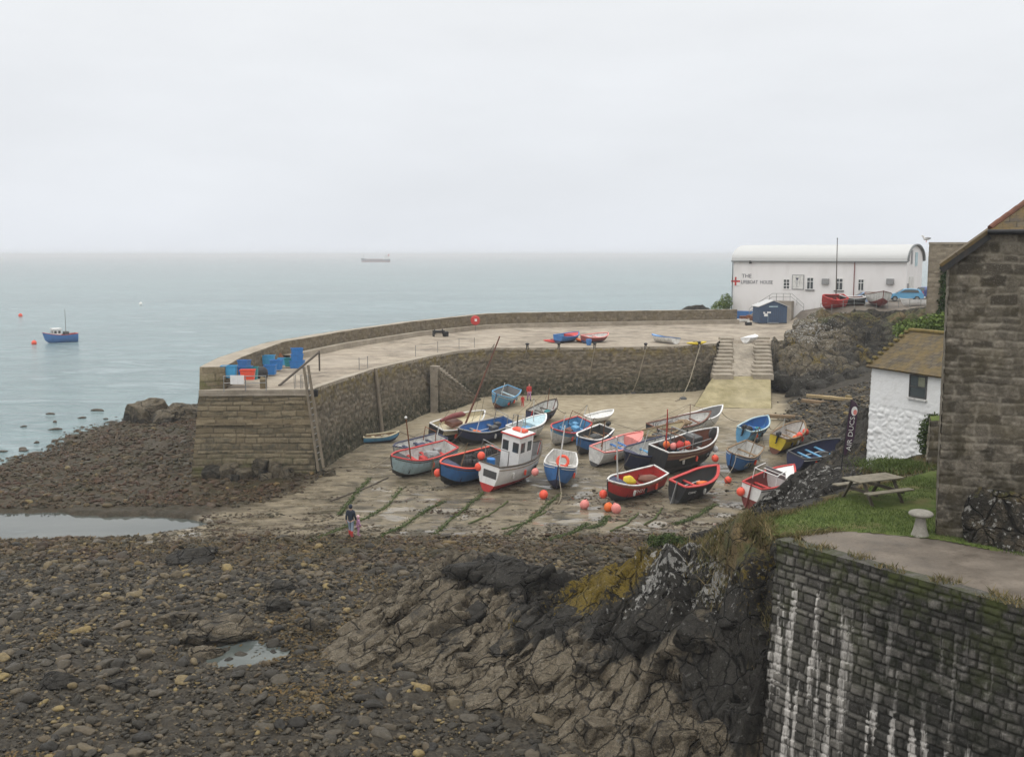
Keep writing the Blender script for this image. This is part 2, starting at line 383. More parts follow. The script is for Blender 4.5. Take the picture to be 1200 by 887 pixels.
def slate_mat(name, a, b, moss, amount):
    n = NT(name); p = n.pos(); q = n.new('ShaderNodeTexBrick'); n.put(q.inputs['Vector'], n.new('ShaderNodeTexCoord').outputs['UV'])
    for k, v in (('Scale', 1.), ('Mortar Size', .012), ('Brick Width', .34), ('Row Height', .24), ('Bias', 0.)): q.inputs[k].default_value = v
    n.put(q.inputs['Color1'], a); n.put(q.inputs['Color2'], b); n.put(q.inputs['Mortar'], (.01, .01, .01))
    m1 = n.noise(1.4, 6, .72, p); m2 = n.noise(8, 5, .7, p)
    c = n.mix(n.math('MULTIPLY', n.rng(m1, .38, .58), amount), q.outputs['Color'], moss); c = n.mix(n.rng(m2, .5, .68, 0, .6), c, lerp3(moss, (.03, .03, .02), .6))
    return n.out(c, .85, n.bump(n.math('ADD', q.outputs['Fac'], n.math('MULTIPLY', m2, -.6)), .03, .9))
M_SLATE = slate_mat('cottage_slate', (.06, .05, .036), (.115, .092, .062), (.15, .10, .028), .75)
M_BARNSLATE = slate_mat('barn_slate', (.055, .045, .035), (.10, .082, .06), (.135, .088, .026), .9)
M_WHITE = paint((.76, .75, .73), .5, .3); M_WHITE2 = paint((.66, .65, .62), .5, .8); M_RED = paint((.50, .045, .04)); M_BLUE = paint((.05, .17, .42)); M_LBLUE = paint((.12, .32, .52)); M_NAVY = paint((.035, .04, .085))
M_BLACK = paint((.022, .022, .024)); M_GREY = paint((.26, .26, .26)); M_DGREY = paint((.07, .07, .07)); M_WOOD = paint((.24, .165, .095), .75, .8); M_DWOOD = paint((.085, .07, .055), .8, .8); M_ORANGE = paint((.75, .16, .035), .4, .2); M_BUOY = paint((.78, .10, .055), .4, .25); M_PINK = paint((.72, .25, .22), .45, .3)
M_YELLOW = paint((.62, .46, .03)); M_RUST = paint((.20, .075, .03), .8, .7); M_STEEL = paint((.30, .30, .29), .45, .6, .6); M_BROWN = paint((.17, .07, .045)); M_ROPE = paint((.30, .26, .19), .9, .6); M_TEAL = paint((.03, .24, .26)); M_CRATE = paint((.035, .19, .50), .45, .35); M_CRATE2 = paint((.06, .33, .60), .45, .35)
M_ALGAE = paint((.065, .085, .022), .9, 1.); M_CREAM = paint((.60, .53, .36)); M_MAROON = paint((.20, .045, .04)); M_TYRE = paint((.018, .018, .018), .8, .4); M_SOFFIT = paint((.03, .03, .03), .7, .5); M_PALEBLUE = paint((.42, .56, .60), .5, .6)
def glass_mat():
    n = NT('window_glass'); m = n.out(n.mix(n.noise(1.2, 3), (.02, .025, .028), (.06, .07, .07)), .08); return m
M_GLASS = glass_mat()
M_BOULDERW = paint((.06, .045, .028), .5, .9)
def haze_mat():
    m = bpy.data.materials.new('haze_air'); m.use_nodes = True; n = m.node_tree.nodes; n.remove(n['Principled BSDF']); v = n.new('ShaderNodeVolumePrincipled')
    v.inputs['Color'].default_value = (.96, .98, 1., 1); v.inputs['Density'].default_value = HAZE_D; v.inputs['Anisotropy'].default_value = .0
    m.node_tree.links.new(v.outputs[0], n['Material Output'].inputs['Volume']); return m
M_HAZE = haze_mat()

M_WRACK = leaf_mat('wrack', (.028, .024, .008), (.085, .045, .022)); M_WRACK2 = leaf_mat('olive_wrack', (.035, .028, .010), (.12, .075, .025))

M_TANWALL = stone_mat('tan_masonry', (.22, .18, .13), (.36, .305, .225), (.25, .21, .16), (.10, .09, .07), (.17, .13, .05))
I = np.interp
def H(x, y):
    """height of the beach, the harbour bed and the sea bed"""
    x = np.asarray(x, float); y = np.asarray(y, float)
    b = I(y, [-60, 20, 40, 50, 55, 58, 66, 85, 105, 140, 400], [1.4, 1.1, .95, .8, .5, .38, .55, 1.2, 1.8, 2.0, 2.0])
    b = b + fbm(x * .16, y * .16, 3) * .22 * sstep(64, 50, y) + fbm(x * .5, y * .5, 4) * .06 + fbm(x * .2, y * .3, 8) * .07
    b = b * (1 - .45 * sstep(-19, -24, x) * sstep(63, 70, y))
    rise = sstep(54, 66, y) * np.maximum(0, x - .258 * y - 1.0) * .26
    b = b + np.minimum(rise, 2.6)
    sx = I(y, [-60, 0, 40, 60, 76, 90, 105, 115, 130], [-110, -90, -70, -52, -38.5, -38, -36.5, -35, -33])
    e = x - sx + fbm(x * .12, y * .12, 21) * 3.5
    b = np.where(e < 13, np.where(e > 0, b * np.clip(e, 0, 13) / 13, np.maximum(e * .1, -7)), b)
    yo = I(x, [-60, -30, -22, -12, 0, 40], [104, 106, 110, 122, 130, 134]) + fbm(x * .15, y * .15, 22) * 2
    k = sstep(0, 16, y - yo) * (x < 26); b = b * (1 - k) - 3.5 * k
    hw = I(x, [-70, -31, -24, -21, -19, -17.6], [4.6, 3.9, 3.3, 2.6, 1.4, 0.])
    m = np.where(hw > .01, sstep(1.05, .75, np.abs(y - 58.2 + fbm(x * .25, y * .25, 31) * 1.0) / np.maximum(hw, .01)), 0)
    b = b * (1 - m) + (.05 + fbm(x * .4, y * .4, 33) * .14) * m
    m2 = sstep(2.0, 1.0, np.hypot((x + 10.4 + fbm(x * .9, y * .9, 41) * .8) / 1.15, (y - 37.8) / 1.0)); b = b - .30 * m2   # small rock pool
    return b
def ground_hit(px, py, zadd=0.):
    d = ray(px, py); z = 1.
    for _ in range(25):
        t = (z - CZ) / d[2]; z = .5 * z + .5 * (float(H(d[0] * t, d[1] * t)) + zadd)
    t = (z - CZ) / d[2]; return Vector((d[0] * t, d[1] * t, z))
def masks(x, y):
    n = fbm(x * .22, y * .22, 51) * 2.4 + fbm(x * .8, y * .8, 52) * .9
    front = sstep(52.6, 56.4, y + n * 1.25)
    left = sstep(-1.2, 1.2, x - I(y, [54, 58, 61, 64, 68, 72], [-21, -21, -17.5, -15.2, -13.9, -13.5]) + n * .5)
    right = sstep(1.0, -1.0, x - (.258 * y + .8) + n * .6)
    sand = front * left * right
    wet = I(y, [52, 62, 74, 86, 94], [1., 1., .85, .35, .05]) * sstep(-19, -12, x + 4 + n)
    wet = np.maximum(wet, sstep(66, 60, y) * .95)
    weed = np.maximum(sstep(-10, -18, x) * sstep(58, 64, y), sstep(46, 53, y) * .7 * sstep(62, 56, y))
    return sand, wet, weed
ys = np.concatenate([[-60, -20, 5, 15, 20], np.geomspace(24, 112, 560), np.linspace(113, 170, 40), [200, 260, 400, 800, 2000, 9000]])
us = np.concatenate([[-40, -8, -3, -1.5, -1.1], np.linspace(-.90, .50, 680), [.55, .6, .7, .8, 1., 1.5, 3, 8, 40]])
yy, uu = np.meshgrid(ys, us); xx = uu * np.clip(yy, 24, 300)
xx = np.where(yy > 300, uu * 300 * (1 + (np.abs(uu) > 1.2) * (yy - 300) / 300 / 10), xx); xx = np.clip(xx, -9000, 9000)
zz = H(xx, yy); zz = np.where((np.abs(xx) > 300) | (yy > 152), np.minimum(zz, -4), zz)
sd, wt, wdm = masks(xx, yy)
zz = zz + (1 - sd) * (np.abs(fbm(xx * 1.7, yy * 1.7, 61, 3)) * .22 - .05) * (yy < 112) + sd * fbm(xx * .9, yy * 2.2, 64, 3) * .03
gr = mesh_np('ground', np.stack([xx, yy, zz], -1).reshape(-1, 3), grid_faces(*xx.shape)[:, ::-1], M_GROUND, smooth=True, attrs=dict(sand=sd, wet=wt, weed=wdm))
tag(gr, kind='structure')
# ---------------- water
def sheet(name, poly, z, mat, kind='structure'):
    o = MB().add([(x, y, z) for x, y in poly], [tuple(range(len(poly)))]).build(name, mat); return tag(o, kind=kind)
sheet('sea', [(-8800, 64), (-34, 64), (-28, 80), (-24, 108), (14, 128), (26, 134), (36, 149), (8800, 149), (8800, 8900), (-8800, 8900)], 0., M_SEA)
sheet('tide_pool', [(-75, 52.5), (-22, 52.5), (-18.2, 55.5), (-17.4, 58), (-18.2, 61), (-22, 63.2), (-75, 63.2)], .22, M_POOL)
sheet('rock_pool', [(-12.6, 36.2), (-8.6, 36.2), (-8.6, 39.4), (-12.6, 39.4)], float(H(-10.4, 37.8)) + .10, M_POOL)

# ---------------- masonry
def courses(U, V, rowh, slen, seed, jit=.1):
    rg = np.random.default_rng(seed)
    Vw = V + fbm(U * .45, V * .45, seed) * jit + fbm(U * 2.1, V * 2.1, seed + 3) * jit * .45
    n = int(V.max() / rowh * 1.9) + 5
    e = np.concatenate([[-1.], np.cumsum(rowh * rg.uniform(.65, 1.4, n)) - rowh])
    ri = np.clip(np.searchsorted(e, Vw) - 1, 0, len(e) - 2)
    d = np.minimum(Vw - e[ri], e[ri + 1] - Vw); rnd = np.zeros(U.shape)
    Uw = U + fbm(U * 1.9, V * 1.9, seed + 7) * jit
    for r in np.unique(ri):
        m = ri == r; k = int(U.max() / slen * 2.2) + 6
        q = np.cumsum(slen * rg.uniform(.5, 1.7, k)) - slen * 2
        u = Uw[m]; ci = np.clip(np.searchsorted(q, u) - 1, 0, len(q) - 2)
        d[m] = np.minimum(d[m], np.minimum(np.abs(u - q[ci]), np.abs(q[ci + 1] - u)))
        rr = rg.uniform(0, 1, k); rnd[m] = rr[ci]
    return d, rnd
def resample(P, n):
    P = np.array(P, float); s = np.concatenate([[0], np.cumsum(np.linalg.norm(np.diff(P, axis=0), axis=1))])
    t = np.linspace(0, s[-1], n); return np.stack([np.interp(t, s, P[:, k]) for k in range(P.shape[1])], 1), s[-1]
def stone_wall(name, top, bot, mat, parent, res=.12, rowh=.4, slen=.6, relief=.05, seed=1, jit=.1, joint=.05, stain=None, moss=None, rubble=0., flip=False, streak=None, relief_fn=None, cellular=0.):
    """a wall face between two polylines (x, y, z), its stones raised from the joints"""
    _, L = resample(top, 3); h = max(np.linalg.norm(np.array(t) - np.array(b)) for t, b in zip(top, bot))
    nu = max(3, int(L / res)); nv = max(3, int(h / res))
    T, _ = resample(top, nu); B, _ = resample(bot, nu)
    v = np.linspace(0, 1, nv)[None, :, None]; P = B[:, None, :] * (1 - v) + T[:, None, :] * v
    U = np.linspace(0, L, nu)[:, None] * np.ones((1, nv)); V = np.ones((nu, 1)) * np.linspace(0, h, nv)[None, :]
    d, rnd = courses(U, V, rowh, slen, seed, jit)
    if cellular:
        wu = fbm(U * 1.1, V * 1.1, seed + 31); wv = fbm(U * 1.1, V * 1.1, seed + 33); wa = fbm(U * .35, V * .35, seed + 35)
        f1, f2, _, _, hd = cells(U / slen * (1 + .0 * wa) + wu * .35, V / rowh + wv * .35 + wa * .5, seed + 37)
        d2 = (f2 - f1) * .5 * min(rowh, slen); d = d * (1 - cellular) + d2 * cellular; rnd = np.where(cellular > .5, hd, rnd)
    prof = sstep(0, joint, d)
    dis = relief * (prof - .6) + relief * .9 * (rnd - .5) * prof + fbm(U * 2.5, V * 2.5, seed + 11) * relief * .5
    if rubble: dis = dis + fbm(U * .5, V * .5, seed + 15, 3) * rubble
    if relief_fn is not None: dis = dis * relief_fn(U / L, V / h)
    nrm = np.cross(np.gradient(P, axis=0), np.gradient(P, axis=1)); nrm /= np.maximum(1e-9, np.linalg.norm(nrm, axis=2, keepdims=True))
    if flip: nrm = -nrm
    edge = np.ones_like(dis); P = P + nrm * dis[..., None]
    vn = V / h
    F = grid_faces(nu, nv)
    if flip: F = F[:, ::-1]
    z = np.zeros_like(vn)
    return mesh_np(name, P.reshape(-1, 3), F, mat, parent, smooth=True, attrs=dict(rnd=rnd, mort=1 - prof, stain=stain(U / L, vn, P) if stain else z, moss=moss(U / L, vn, P) if moss else z, streak=streak(U / L, vn, P) if streak else z))
def strip(name, A, B, mat, parent, n=120, m=8, bumpz=.03, seed=3):
    A, _ = resample(A, n); B, _ = resample(B, n); t = np.linspace(0, 1, m)[None, :, None]
    P = A[:, None] * (1 - t) + B[:, None] * t
    P[..., 2] += fbm(P[..., 0] * .6, P[..., 1] * .6, seed) * bumpz
    F = grid_faces(n, m)
    nz = np.cross(P[1, 0] - P[0, 0], P[0, 1] - P[0, 0])[2]
    return mesh_np(name, P.reshape(-1, 3), F if nz > 0 else F[:, ::-1], mat, parent, smooth=True)
# ---------------- pier
DZ = 6.5
pier = thing('harbour_pier', 'long curved granite harbour pier with a sea parapet and a squared battered head', 'pier', (-14, 72, 0))
def par(o, p=pier): o.parent = p; o.matrix_parent_inverse = Matrix.Translation(-Vector(p.location)); return o
inner_px = [(362, 458), (380, 451.5), (400, 445), (440, 432.5), (470, 425.5), (500, 418.8), (535, 412), (575, 408.3), (640, 408), (700, 407.5), (760, 407), (810, 405.5), (839, 403)]
inner = [at(x, y, DZ) for x, y in inner_px]
outer_px = [(234, 430, 8.1), (257, 418.5, 8.1), (313, 401, 8.15), (390, 388.3, 8.15), (480, 376.3, 8.2), (530, 371, 8.3), (565, 367.4, 8.4), (600, 366.3, 8.4), (700, 364.6, 8.4), (800, 363.2, 8.4), (860, 362.3, 8.4)]
outer = [at(*p) for p in outer_px]
def offset(P, dist):
    P = np.array(P, float); d = np.gradient(P[:, :2], axis=0); d /= np.linalg.norm(d, axis=1, keepdims=True)
    nn = np.stack([d[:, 1], -d[:, 0]], 1); Q = P.copy(); Q[:, :2] += nn * (np.asarray(dist)[:, None] if np.ndim(dist) else dist); return Q
thick = np.array([1.75, 1.7, 1.4, 1.1, 1.0, 1.0, 1.0, 1., 1., 1., 1.])
par_in = offset(outer, thick)                       # inner face of the parapet, at its top
par_in_base = par_in.copy(); par_in_base[:, 2] = DZ - .03
outer_base = offset(outer, -1.0); outer_base[:, 2] = -2.
ibase = offset(inner, .62); ibase[:, 2] = [min(float(H(q[0], q[1])), 1.75) - .35 for q in ibase]
A = np.array(at(233.5, 458.5, DZ)); B = np.array(inner[0])
Ab = A + np.array([-.62, -.75, 0]); Bb = B + np.array([.55, -.75, 0]); Ab[2] = Bb[2] = -.1
ibase[0] = (*Bb[:2], ibase[0][2])
mossf = lambda u, v, P: sstep(.72, .95, v) * .8
stainf = lambda u, v, P: sstep(.62, .2, v) * .9 + .25
par(stone_wall('harbour_wall', inner, ibase, M_PIER, None, .10, .34, .46, .10, 11, .16, .06, stainf, mossf, rubble=.06, cellular=.7))
par(stone_wall('head_wall', [A, B], [Ab, Bb], M_HEAD, None, .06, .34, .95, .06, 21, .10, .05, lambda u, v, P: np.clip(sstep(.55, .0, v) * .9 + .22 + .5 * (fbm(u * 5, v * 22, 3) > .15), 0, 1), lambda u, v, P: sstep(.4, .05, v) * .9, rubble=.09))
par(stone_wall('outer_wall', [np.array([*A[:2], DZ])] + [np.array([*q[:2], DZ + .0]) for q in outer], [np.array([*Ab[:2], -2])] + list(outer_base), M_PIER, None, .4, .5, .8, .08, 31, .1, .06, stainf, flip=True))
par(stone_wall('parapet_face', par_in, par_in_base, M_QUOIN, None, .10, .28, .42, .06, 41, .1, .05, lambda u, v, P: .35 + 0 * u, lambda u, v, P: .25 + 0 * u, cellular=.6))
pe0 = np.array(outer[0]); pe1 = np.array(par_in[0])
par(stone_wall('parapet_end', [pe0, pe1], [[*A[:2], DZ - .05], [pe1[0], pe1[1], DZ - .05]], M_HEAD, None, .07, .5, .9, .04, 43, .05, .05, lambda u, v, P: .7 - .4 * v, lambda u, v, P: .9 - v))
oz = [np.array([*q[:2], DZ]) for q in outer]
par(stone_wall('parapet_back', outer, oz, M_QUOIN, None, .4, .35, .6, .04, 47, flip=True))
par(strip('parapet_coping', outer, par_in, M_KERB, None, 160, 5, .06))
par(strip('deck', [A] + [np.array([q[0], q[1], DZ]) for q in par_in_base] , [A + (B - A) * .02] + inner, M_DECK, None, 260, 26, .06))
def ledge():
    a = offset(par_in_base[2:], .02); b = offset(par_in_base[2:], .75)
    n = 120; a, _ = resample(a, n); b, _ = resample(b, n); a[:, 2] = b[:, 2] = DZ + .52
    P = np.stack([np.c_[b[:, :2], np.full(n, DZ - .05)], b, a], 1); P[..., :2] += (fbm(P[..., 0], P[..., 1], 9) * .05)[..., None]
    F = grid_faces(n, 3)
    par(mesh_np('ledge', P.reshape(-1, 3), F, M_KERB, None))
ledge()
def kerb():
    a = np.array(inner); b = offset(inner, -.55); a = offset(a, .04); n = 160
    a, _ = resample(a, n); b, _ = resample(b, n); t = DZ + .07
    P = np.stack([np.c_[a[:, :2], np.full(n, DZ - .18)], np.c_[a[:, :2], np.full(n, t)], np.c_[b[:, :2], np.full(n, t)], np.c_[b[:, :2], np.full(n, DZ - .1)]], 1)
    P[..., :2] += (fbm(P[..., 0] * .8, P[..., 1] * .8, 19) * .06)[..., None]; P[..., 2] += fbm(P[..., 0] * 1.2, P[..., 1] * 1.2, 29) * .03
    par(mesh_np('edge_coping', P.reshape(-1, 3), grid_faces(n, 4), M_KERB, None))
kerb()
hc = MB(); d = (B - A) / np.linalg.norm(B - A); nrm2 = np.array([d[1], -d[0], 0])
par(stone_wall('head_coping', [A + nrm2 * .10 + [0, 0, .10], B + nrm2 * .10 + [0, 0, .10]], [A + nrm2 * .10 - [0, 0, .32], B + nrm2 * .10 - [0, 0, .32]], M_KERB, None, .06, .5, 1.4, .03, 55))
par(strip('head_coping_top', [A + nrm2 * .10 + [0, 0, .09], B + nrm2 * .10 + [0, 0, .09]], [A - nrm2 * .6 + [0, 0, .09], B - nrm2 * .6 + [0, 0, .09]], M_KERB, None, 40, 4))
b3 = A + (Ab - A) * .30; b4 = B + (Bb - B) * .30
par(stone_wall('string_course', [b3 + nrm2 * .10, b4 + nrm2 * .10], [b3 + nrm2 * .14 - [0, 0, .35], b4 + nrm2 * .14 - [0, 0, .35]], M_HEAD, None, .07, .6, 1.6, .04, 57))
par(strip('string_course_top', [b3 + nrm2 * .10, b4 + nrm2 * .10], [b3 - nrm2 * .05, b4 - nrm2 * .05], M_HEAD, None, 40, 3))
# the staircase set against the harbour wall, rising away from the head of the bight
sA = Vector(at(553, 411.5, DZ)); sB = Vector(at(505, 419.5, DZ)); sd_ = (sA - sB); sd_.z = 0; sl = sd_.length; sd_.normalize(); sn = Vector((sd_.y, -sd_.x, 0))
st = MB(); ns = 17
for i in range(ns):
    f = i / (ns - 1); c = sB + sd_ * (sl * (f) ) + sn * .45
    ztop = DZ - .7 - (DZ - .7 - 1.7) * f
    st.box((c.x, c.y, (ztop + .6) / 2), (sl / (ns - 1) + .02, 0.8, ztop - .6), rz=math.atan2(sd_.y, sd_.x), ch=.03)
par(st.build('staircase', M_SLIP, None))
q0 = sB + sn * .87 - sd_ * .2; q1 = sA + sn * .87 + sd_ * .2
par(stone_wall('stair_face', [(q0.x, q0.y, DZ - .9), (q1.x, q1.y, 1.75)], [(q0.x + sn.x * .25, q0.y + sn.y * .25, .8), (q1.x + sn.x * .25, q1.y + sn.y * .25, .8)], M_PIER, None, .10, .30, .42, .09, 15, .16, .07, stainf))
q2 = sB + sn * .4 - sd_ * .2
par(stone_wall('stair_end', [(q2.x, q2.y, DZ - .9), (q0.x, q0.y, DZ - .9)], [(q2.x, q2.y, .8), (q0.x + sn.x * .25, q0.y + sn.y * .25, .8)], M_PIER, None, .10, .30, .42, .09, 16, .16, .07, stainf))
# ---------------- headland: quay yard, ramp, upper terrace, cliff and the hill behind the cottage
hp = [atd(*q) for q in [(985, 357.5, 120), (1040, 356, 122), (1090, 354, 122), (1000, 351, 132), (1060, 349, 132), (1100, 349, 132), (1150, 349, 140), (965, 363, 117), (1000, 361.5, 116.5), (1050, 362, 116.5), (1090, 364, 115),
     (925, 408, 110.5), (950, 395, 112.5), (975, 378, 114.5), (1000, 384, 113.5), (1050, 384, 112), (925, 436, 105.5), (960, 424, 107), (1000, 415, 109), (1040, 415, 109), (1070, 405, 107),
     (1075, 395, 75), (1092, 386, 70), (1100, 392, 62), (945, 371, 128), (955, 366, 136)]]
hp += [(27, 118, 6.46), (33, 125, 6.46), (30, 140, 6.46), (38, 140, 6.46), (24, 112, 6.4), (25, 128, 6.46), (33, 150, 6.46), (44, 150, 8.5), (22, 45, 7), (28, 50, 10.5), (30, 60, 10.2), (35, 75, 10.7), (45, 90, 10.6), (50, 105, 10.3), (19.5, 52, 4.6), (24.5, 65, 3.3), (27.5, 75, 2.6), (31.5, 88, 2.6),
      (27, 97, 1.4), (30, 99, 2.1), (35, 99, 2.4), (40, 101, 3.3), (26.6, 104, 3.2), (27.2, 108, 5.0), (60, 60, 12), (80, 90, 13), (80, 130, 10.5), (65, 150, 10), (90, 170, 10), (60, 165, 6), (34, 158, 2), (20, 150, 2), (24, 92, 1.0), (18, 70, .5), (16, 52, 1)]
fh = tps(hp)
x = np.concatenate([np.arange(17, 52, .17), np.arange(52, 95, 1.)]); y = np.concatenate([np.arange(44, 92, .4), np.arange(92, 124, .17), np.arange(124, 172, .6)])
X, Y = np.meshgrid(x, y, indexing='ij'); Z = fh(X, Y)
yard = sstep(1.2, -.8, X - I(Y, [105, 113, 118, 125, 132, 150], [28, 30.5, 33.0, 36.0, 38.8, 41])) * sstep(111.5, 113, Y) * sstep(158, 154, Y)
ramp_zone = sstep(32, 35, X) * sstep(48, 44, X) * sstep(117, 121, Y)
terr = sstep(9.3, 9.8, Z) * sstep(114, 118, Y)
rocky = (1 - yard) * (1 - terr) * (1 - ramp_zone * .9)
w1 = fbm(X * .25, Y * .25, 71); w2 = fbm(X * .25 + 9, Y * .25, 72)
f1, f2, cx, cy, hid = cells((X * .8 + Y * .35) * .42 + w1 * .7, (Y * .8 - X * .35) * .55 + w2 * .7, 73)
f1b, f2b, _, _, hid2 = cells((X * .8 + Y * .35) * 1.3 + w1 * 1.5, (Y * .8 - X * .35) * 1.7 + w2 * 1.5, 74)
crk = np.maximum(sstep(.16, .0, f2 - f1), .7 * sstep(.14, .0, f2b - f1b)) * rocky
det = (hid - .5) * 1.3 + (hid2 - .5) * .5 + fbm(X * 1.3, Y * 1.3, 75) * .5 - crk * .35 + fbm(X * .3, Y * .3, 76) * .7
Z = np.where(yard > .001, Z * (1 - yard) + (DZ - .03) * yard, Z)
Z = Z + det * rocky * sstep(1.2, 3.0, Z) + fbm(X * .9, Y * .9, 77) * .05
slip_gap = (X > 20.) & (X < 28.4) & (Y > 92) & (Y < 113.5)
Z = np.where(slip_gap, np.minimum(Z, -1.), Z); Z = np.where((X < 21) & (Y > 90), -2., Z)
Z = np.where((Y > 90) & (Y < 111.6) & (X < 27.9), np.minimum(Z, 1.0), Z)
px_h = 600 + 1200 * X / Y
grs = sstep(8.2, 9.6, Z + fbm(X * .5, Y * .5, 79) * 1.2) * (1 - terr) * .75 * rocky + sstep(8.6, 9.6, Z) * (Y < 100) 
liw = (.05 + .50 * sstep(5.5, 7.8, Z + fbm(X * .4, Y * .4, 81) * 2)) * sstep(1005, 960, px_h); liy = .24 * sstep(3.5, 6, Z) + .45 * sstep(.1, .5, fbm(X * .35, Y * .35, 83)) * sstep(3, 4.5, Z)
tan = .95 * sstep(3.0, 4.8, Z + fbm(X * .4, Y * .4, 85)) * sstep(1030, 950, px_h)
def sblock(rg, dims, M, sub=3):
    bm = bmesh.new(); bmesh.ops.create_icosphere(bm, subdivisions=sub, radius=1.); V = np.array([v.co[:] for v in bm.verts]); F = np.array([[v.index for v in f.verts] for f in bm.faces]); bm.free()
    V = V / (np.abs(V).max(1, keepdims=True) * .85 + .15) * .82
    for _ in range(9):
        n = rg.normal(size=3); n /= np.linalg.norm(n); d = V @ n - rg.uniform(.7, 1.2); V = V - np.clip(d, 0, None)[:, None] * n[None]
    V = V * np.array(dims); s = rg.uniform(0, 99); V = V * (1 + fbm(V[:, 0] * .9 + s, V[:, 1] * .9 + V[:, 2], 5, 4) * .10)[:, None]
    return V @ np.array(M.to_3x3()).T, F
rgc = np.random.default_rng(5); BV, BF, BC = [], [], []; nb = X.size
gxx, gyy = np.gradient(fh(X, Y)); 
for px_ in np.arange(903, 1100, 10.):
    for py_ in np.arange(366, 474, 9.):
        d = ray(px_ + rgc.uniform(-4, 4), py_ + rgc.uniform(-4, 4)); hit = None
        for Yq in np.arange(93, 122, .25):
            q = d / d[1] * Yq
            if q[0] < 27.5: continue
            if CZ + q[2] <= float(fh(np.array(q[0]), np.array(Yq))): hit = np.array([q[0], Yq, CZ + q[2]]); break
        if hit is None or hit[2] < 2.4 or hit[2] > 9.0 or hit[1] > 116.5: continue
        if hit[0] - I(hit[1], [105, 113, 118], [28, 30.5, 33.]) < .3 and hit[1] > 106: continue
        sz = rgc.uniform(1.1, 1.9); M = Matrix.Rotation(rgc.normal(.5, .4), 4, 'Z') @ Matrix.Rotation(rgc.normal(.1, .25), 4, 'Y') @ Matrix.Rotation(rgc.normal(.5, .3), 4, 'X')
        V, F = sblock(rgc, np.array([rgc.uniform(.7, 1.4), rgc.uniform(.5, .9), rgc.uniform(.5, .95)]) * sz, M); BF.append(F + nb); nb += len(V); BV.append(V + hit + np.array([0, .55 * sz, -.30 * sz])); BC.append(len(V))
BVa = np.concatenate(BV); bp = 600 + 1200 * BVa[:, 0] / BVa[:, 1]; rb = np.repeat(rgc.uniform(-.35, .3, len(BC)), BC)
tb = np.clip(.95 * sstep(3.2, 5.0, BVa[:, 2] + fbm(BVa[:, 0] * .4, BVa[:, 1] * .4, 85)) * sstep(1040, 950, bp) + rb, 0, 1); lyb = .2 * sstep(3.5, 6, BVa[:, 2]) + .5 * sstep(.1, .5, fbm(BVa[:, 0] * .35, BVa[:, 2] * .5, 83)) * sstep(3, 4.5, BVa[:, 2])
lwb = (.05 + .5 * sstep(5.5, 7.8, BVa[:, 2] + fbm(BVa[:, 0] * .4, BVa[:, 1] * .4, 81) * 2)) * sstep(1005, 950, bp); gb = .62 * sstep(8.2, 9.2, BVa[:, 2] + fbm(BVa[:, 0], BVa[:, 1], 82)) + .55 * sstep(1010, 1060, bp) * sstep(4., 6., BVa[:, 2])
fx = grid_faces(*X.shape); yr = yard.ravel()[fx].min(1); tr = np.maximum(terr, ramp_zone).ravel()[fx].min(1)
mi = np.where(yr > .5, 1, np.where(tr > .5, 2, 0)).astype(np.int32); cc = lambda a_, b_: np.concatenate([np.ravel(a_), np.ravel(b_)])
Fall = np.concatenate([fx[:, [0, 1, 2]], fx[:, [0, 2, 3]]] + BF); mi = np.concatenate([mi, mi, np.zeros(sum(len(f) for f in BF), np.int32)])
hl = mesh_np('headland_terrain', np.concatenate([np.stack([X, Y, Z], -1).reshape(-1, 3), BVa]), Fall, [M_CLIFF, M_DECK, M_PATH], smooth=True, mi=mi, attrs=dict(tan=cc(tan, tb), liy=cc(liy, lyb), liw=cc(liw, lwb), grs=cc(grs, gb), crk=cc(crk, tb * 0)))
tag(hl, kind='structure')
# ---------------- slipway
slip = thing('slipway', 'sloping granite boat slipway with stepped edges and a yellow-green concrete foot', 'slipway', (25, 100, 2))
s_tl, s_tr = at(845, 398, DZ - .01), at(899, 397, DZ - .01)
m_l, m_r = at(836, 441, 3.75), at(884 + 19, 441, 3.75)
b_l, b_r = at(813, 477, 1.55), at(904, 479, 1.5)
def slip_grid(name, q, mat, n=60, m=40, seed=2, groove=0.):
    (a, b, c, d_) = [np.array(k) for k in q]; u = np.linspace(0, 1, n)[:, None, None]; v = np.linspace(0, 1, m)[None, :, None]
    P = (a * (1 - u) + b * u) * (1 - v) + (d_ * (1 - u) + c * u) * v
    dd, rn = courses(np.abs(P[..., 1] - 90), P[..., 0] - P[..., 0].min(), .6, .9, seed, .05)
    P[..., 2] += sstep(0, .08, dd) * groove + (rn - .5) * groove * .8
    F = grid_faces(n, m); o = mesh_np(name, P.reshape(-1, 3), F, mat, None, smooth=True); par(o, slip); return o
slip_grid('ramp', (s_tl, s_tr, m_r, m_l), M_SLIP, 70, 90, 5, .05)
slip_grid('apron', (m_l, m_r, b_r, b_l), M_APRON, 40, 50, 6, .015)
for side in (0, 1):
    ns = 11
    for i in range(ns):
        f = i / (ns - 1)
        a = np.array(s_tl if side == 0 else s_tr); b = np.array(m_l if side == 0 else m_r); c = a * (1 - f) + b * f
        w = 1.5 + .5 * f + random.uniform(-.15, .15); off = (w / 2 - .15) if side == 0 else -(w / 2 - .15)
        ztop = c[2] + .28 + random.uniform(-.03, .03); dep = 17. / ns * .9
        s_ = MB().box((c[0] + off, c[1], ztop - .3), (w, dep, .6), rz=random.uniform(-.02, .02), ch=.04).build('step', M_SLIP, None); par(s_, slip)
sc_ = MB()
for (q0, q1) in ((s_tl, b_l), (s_tr, b_r)):
    pass
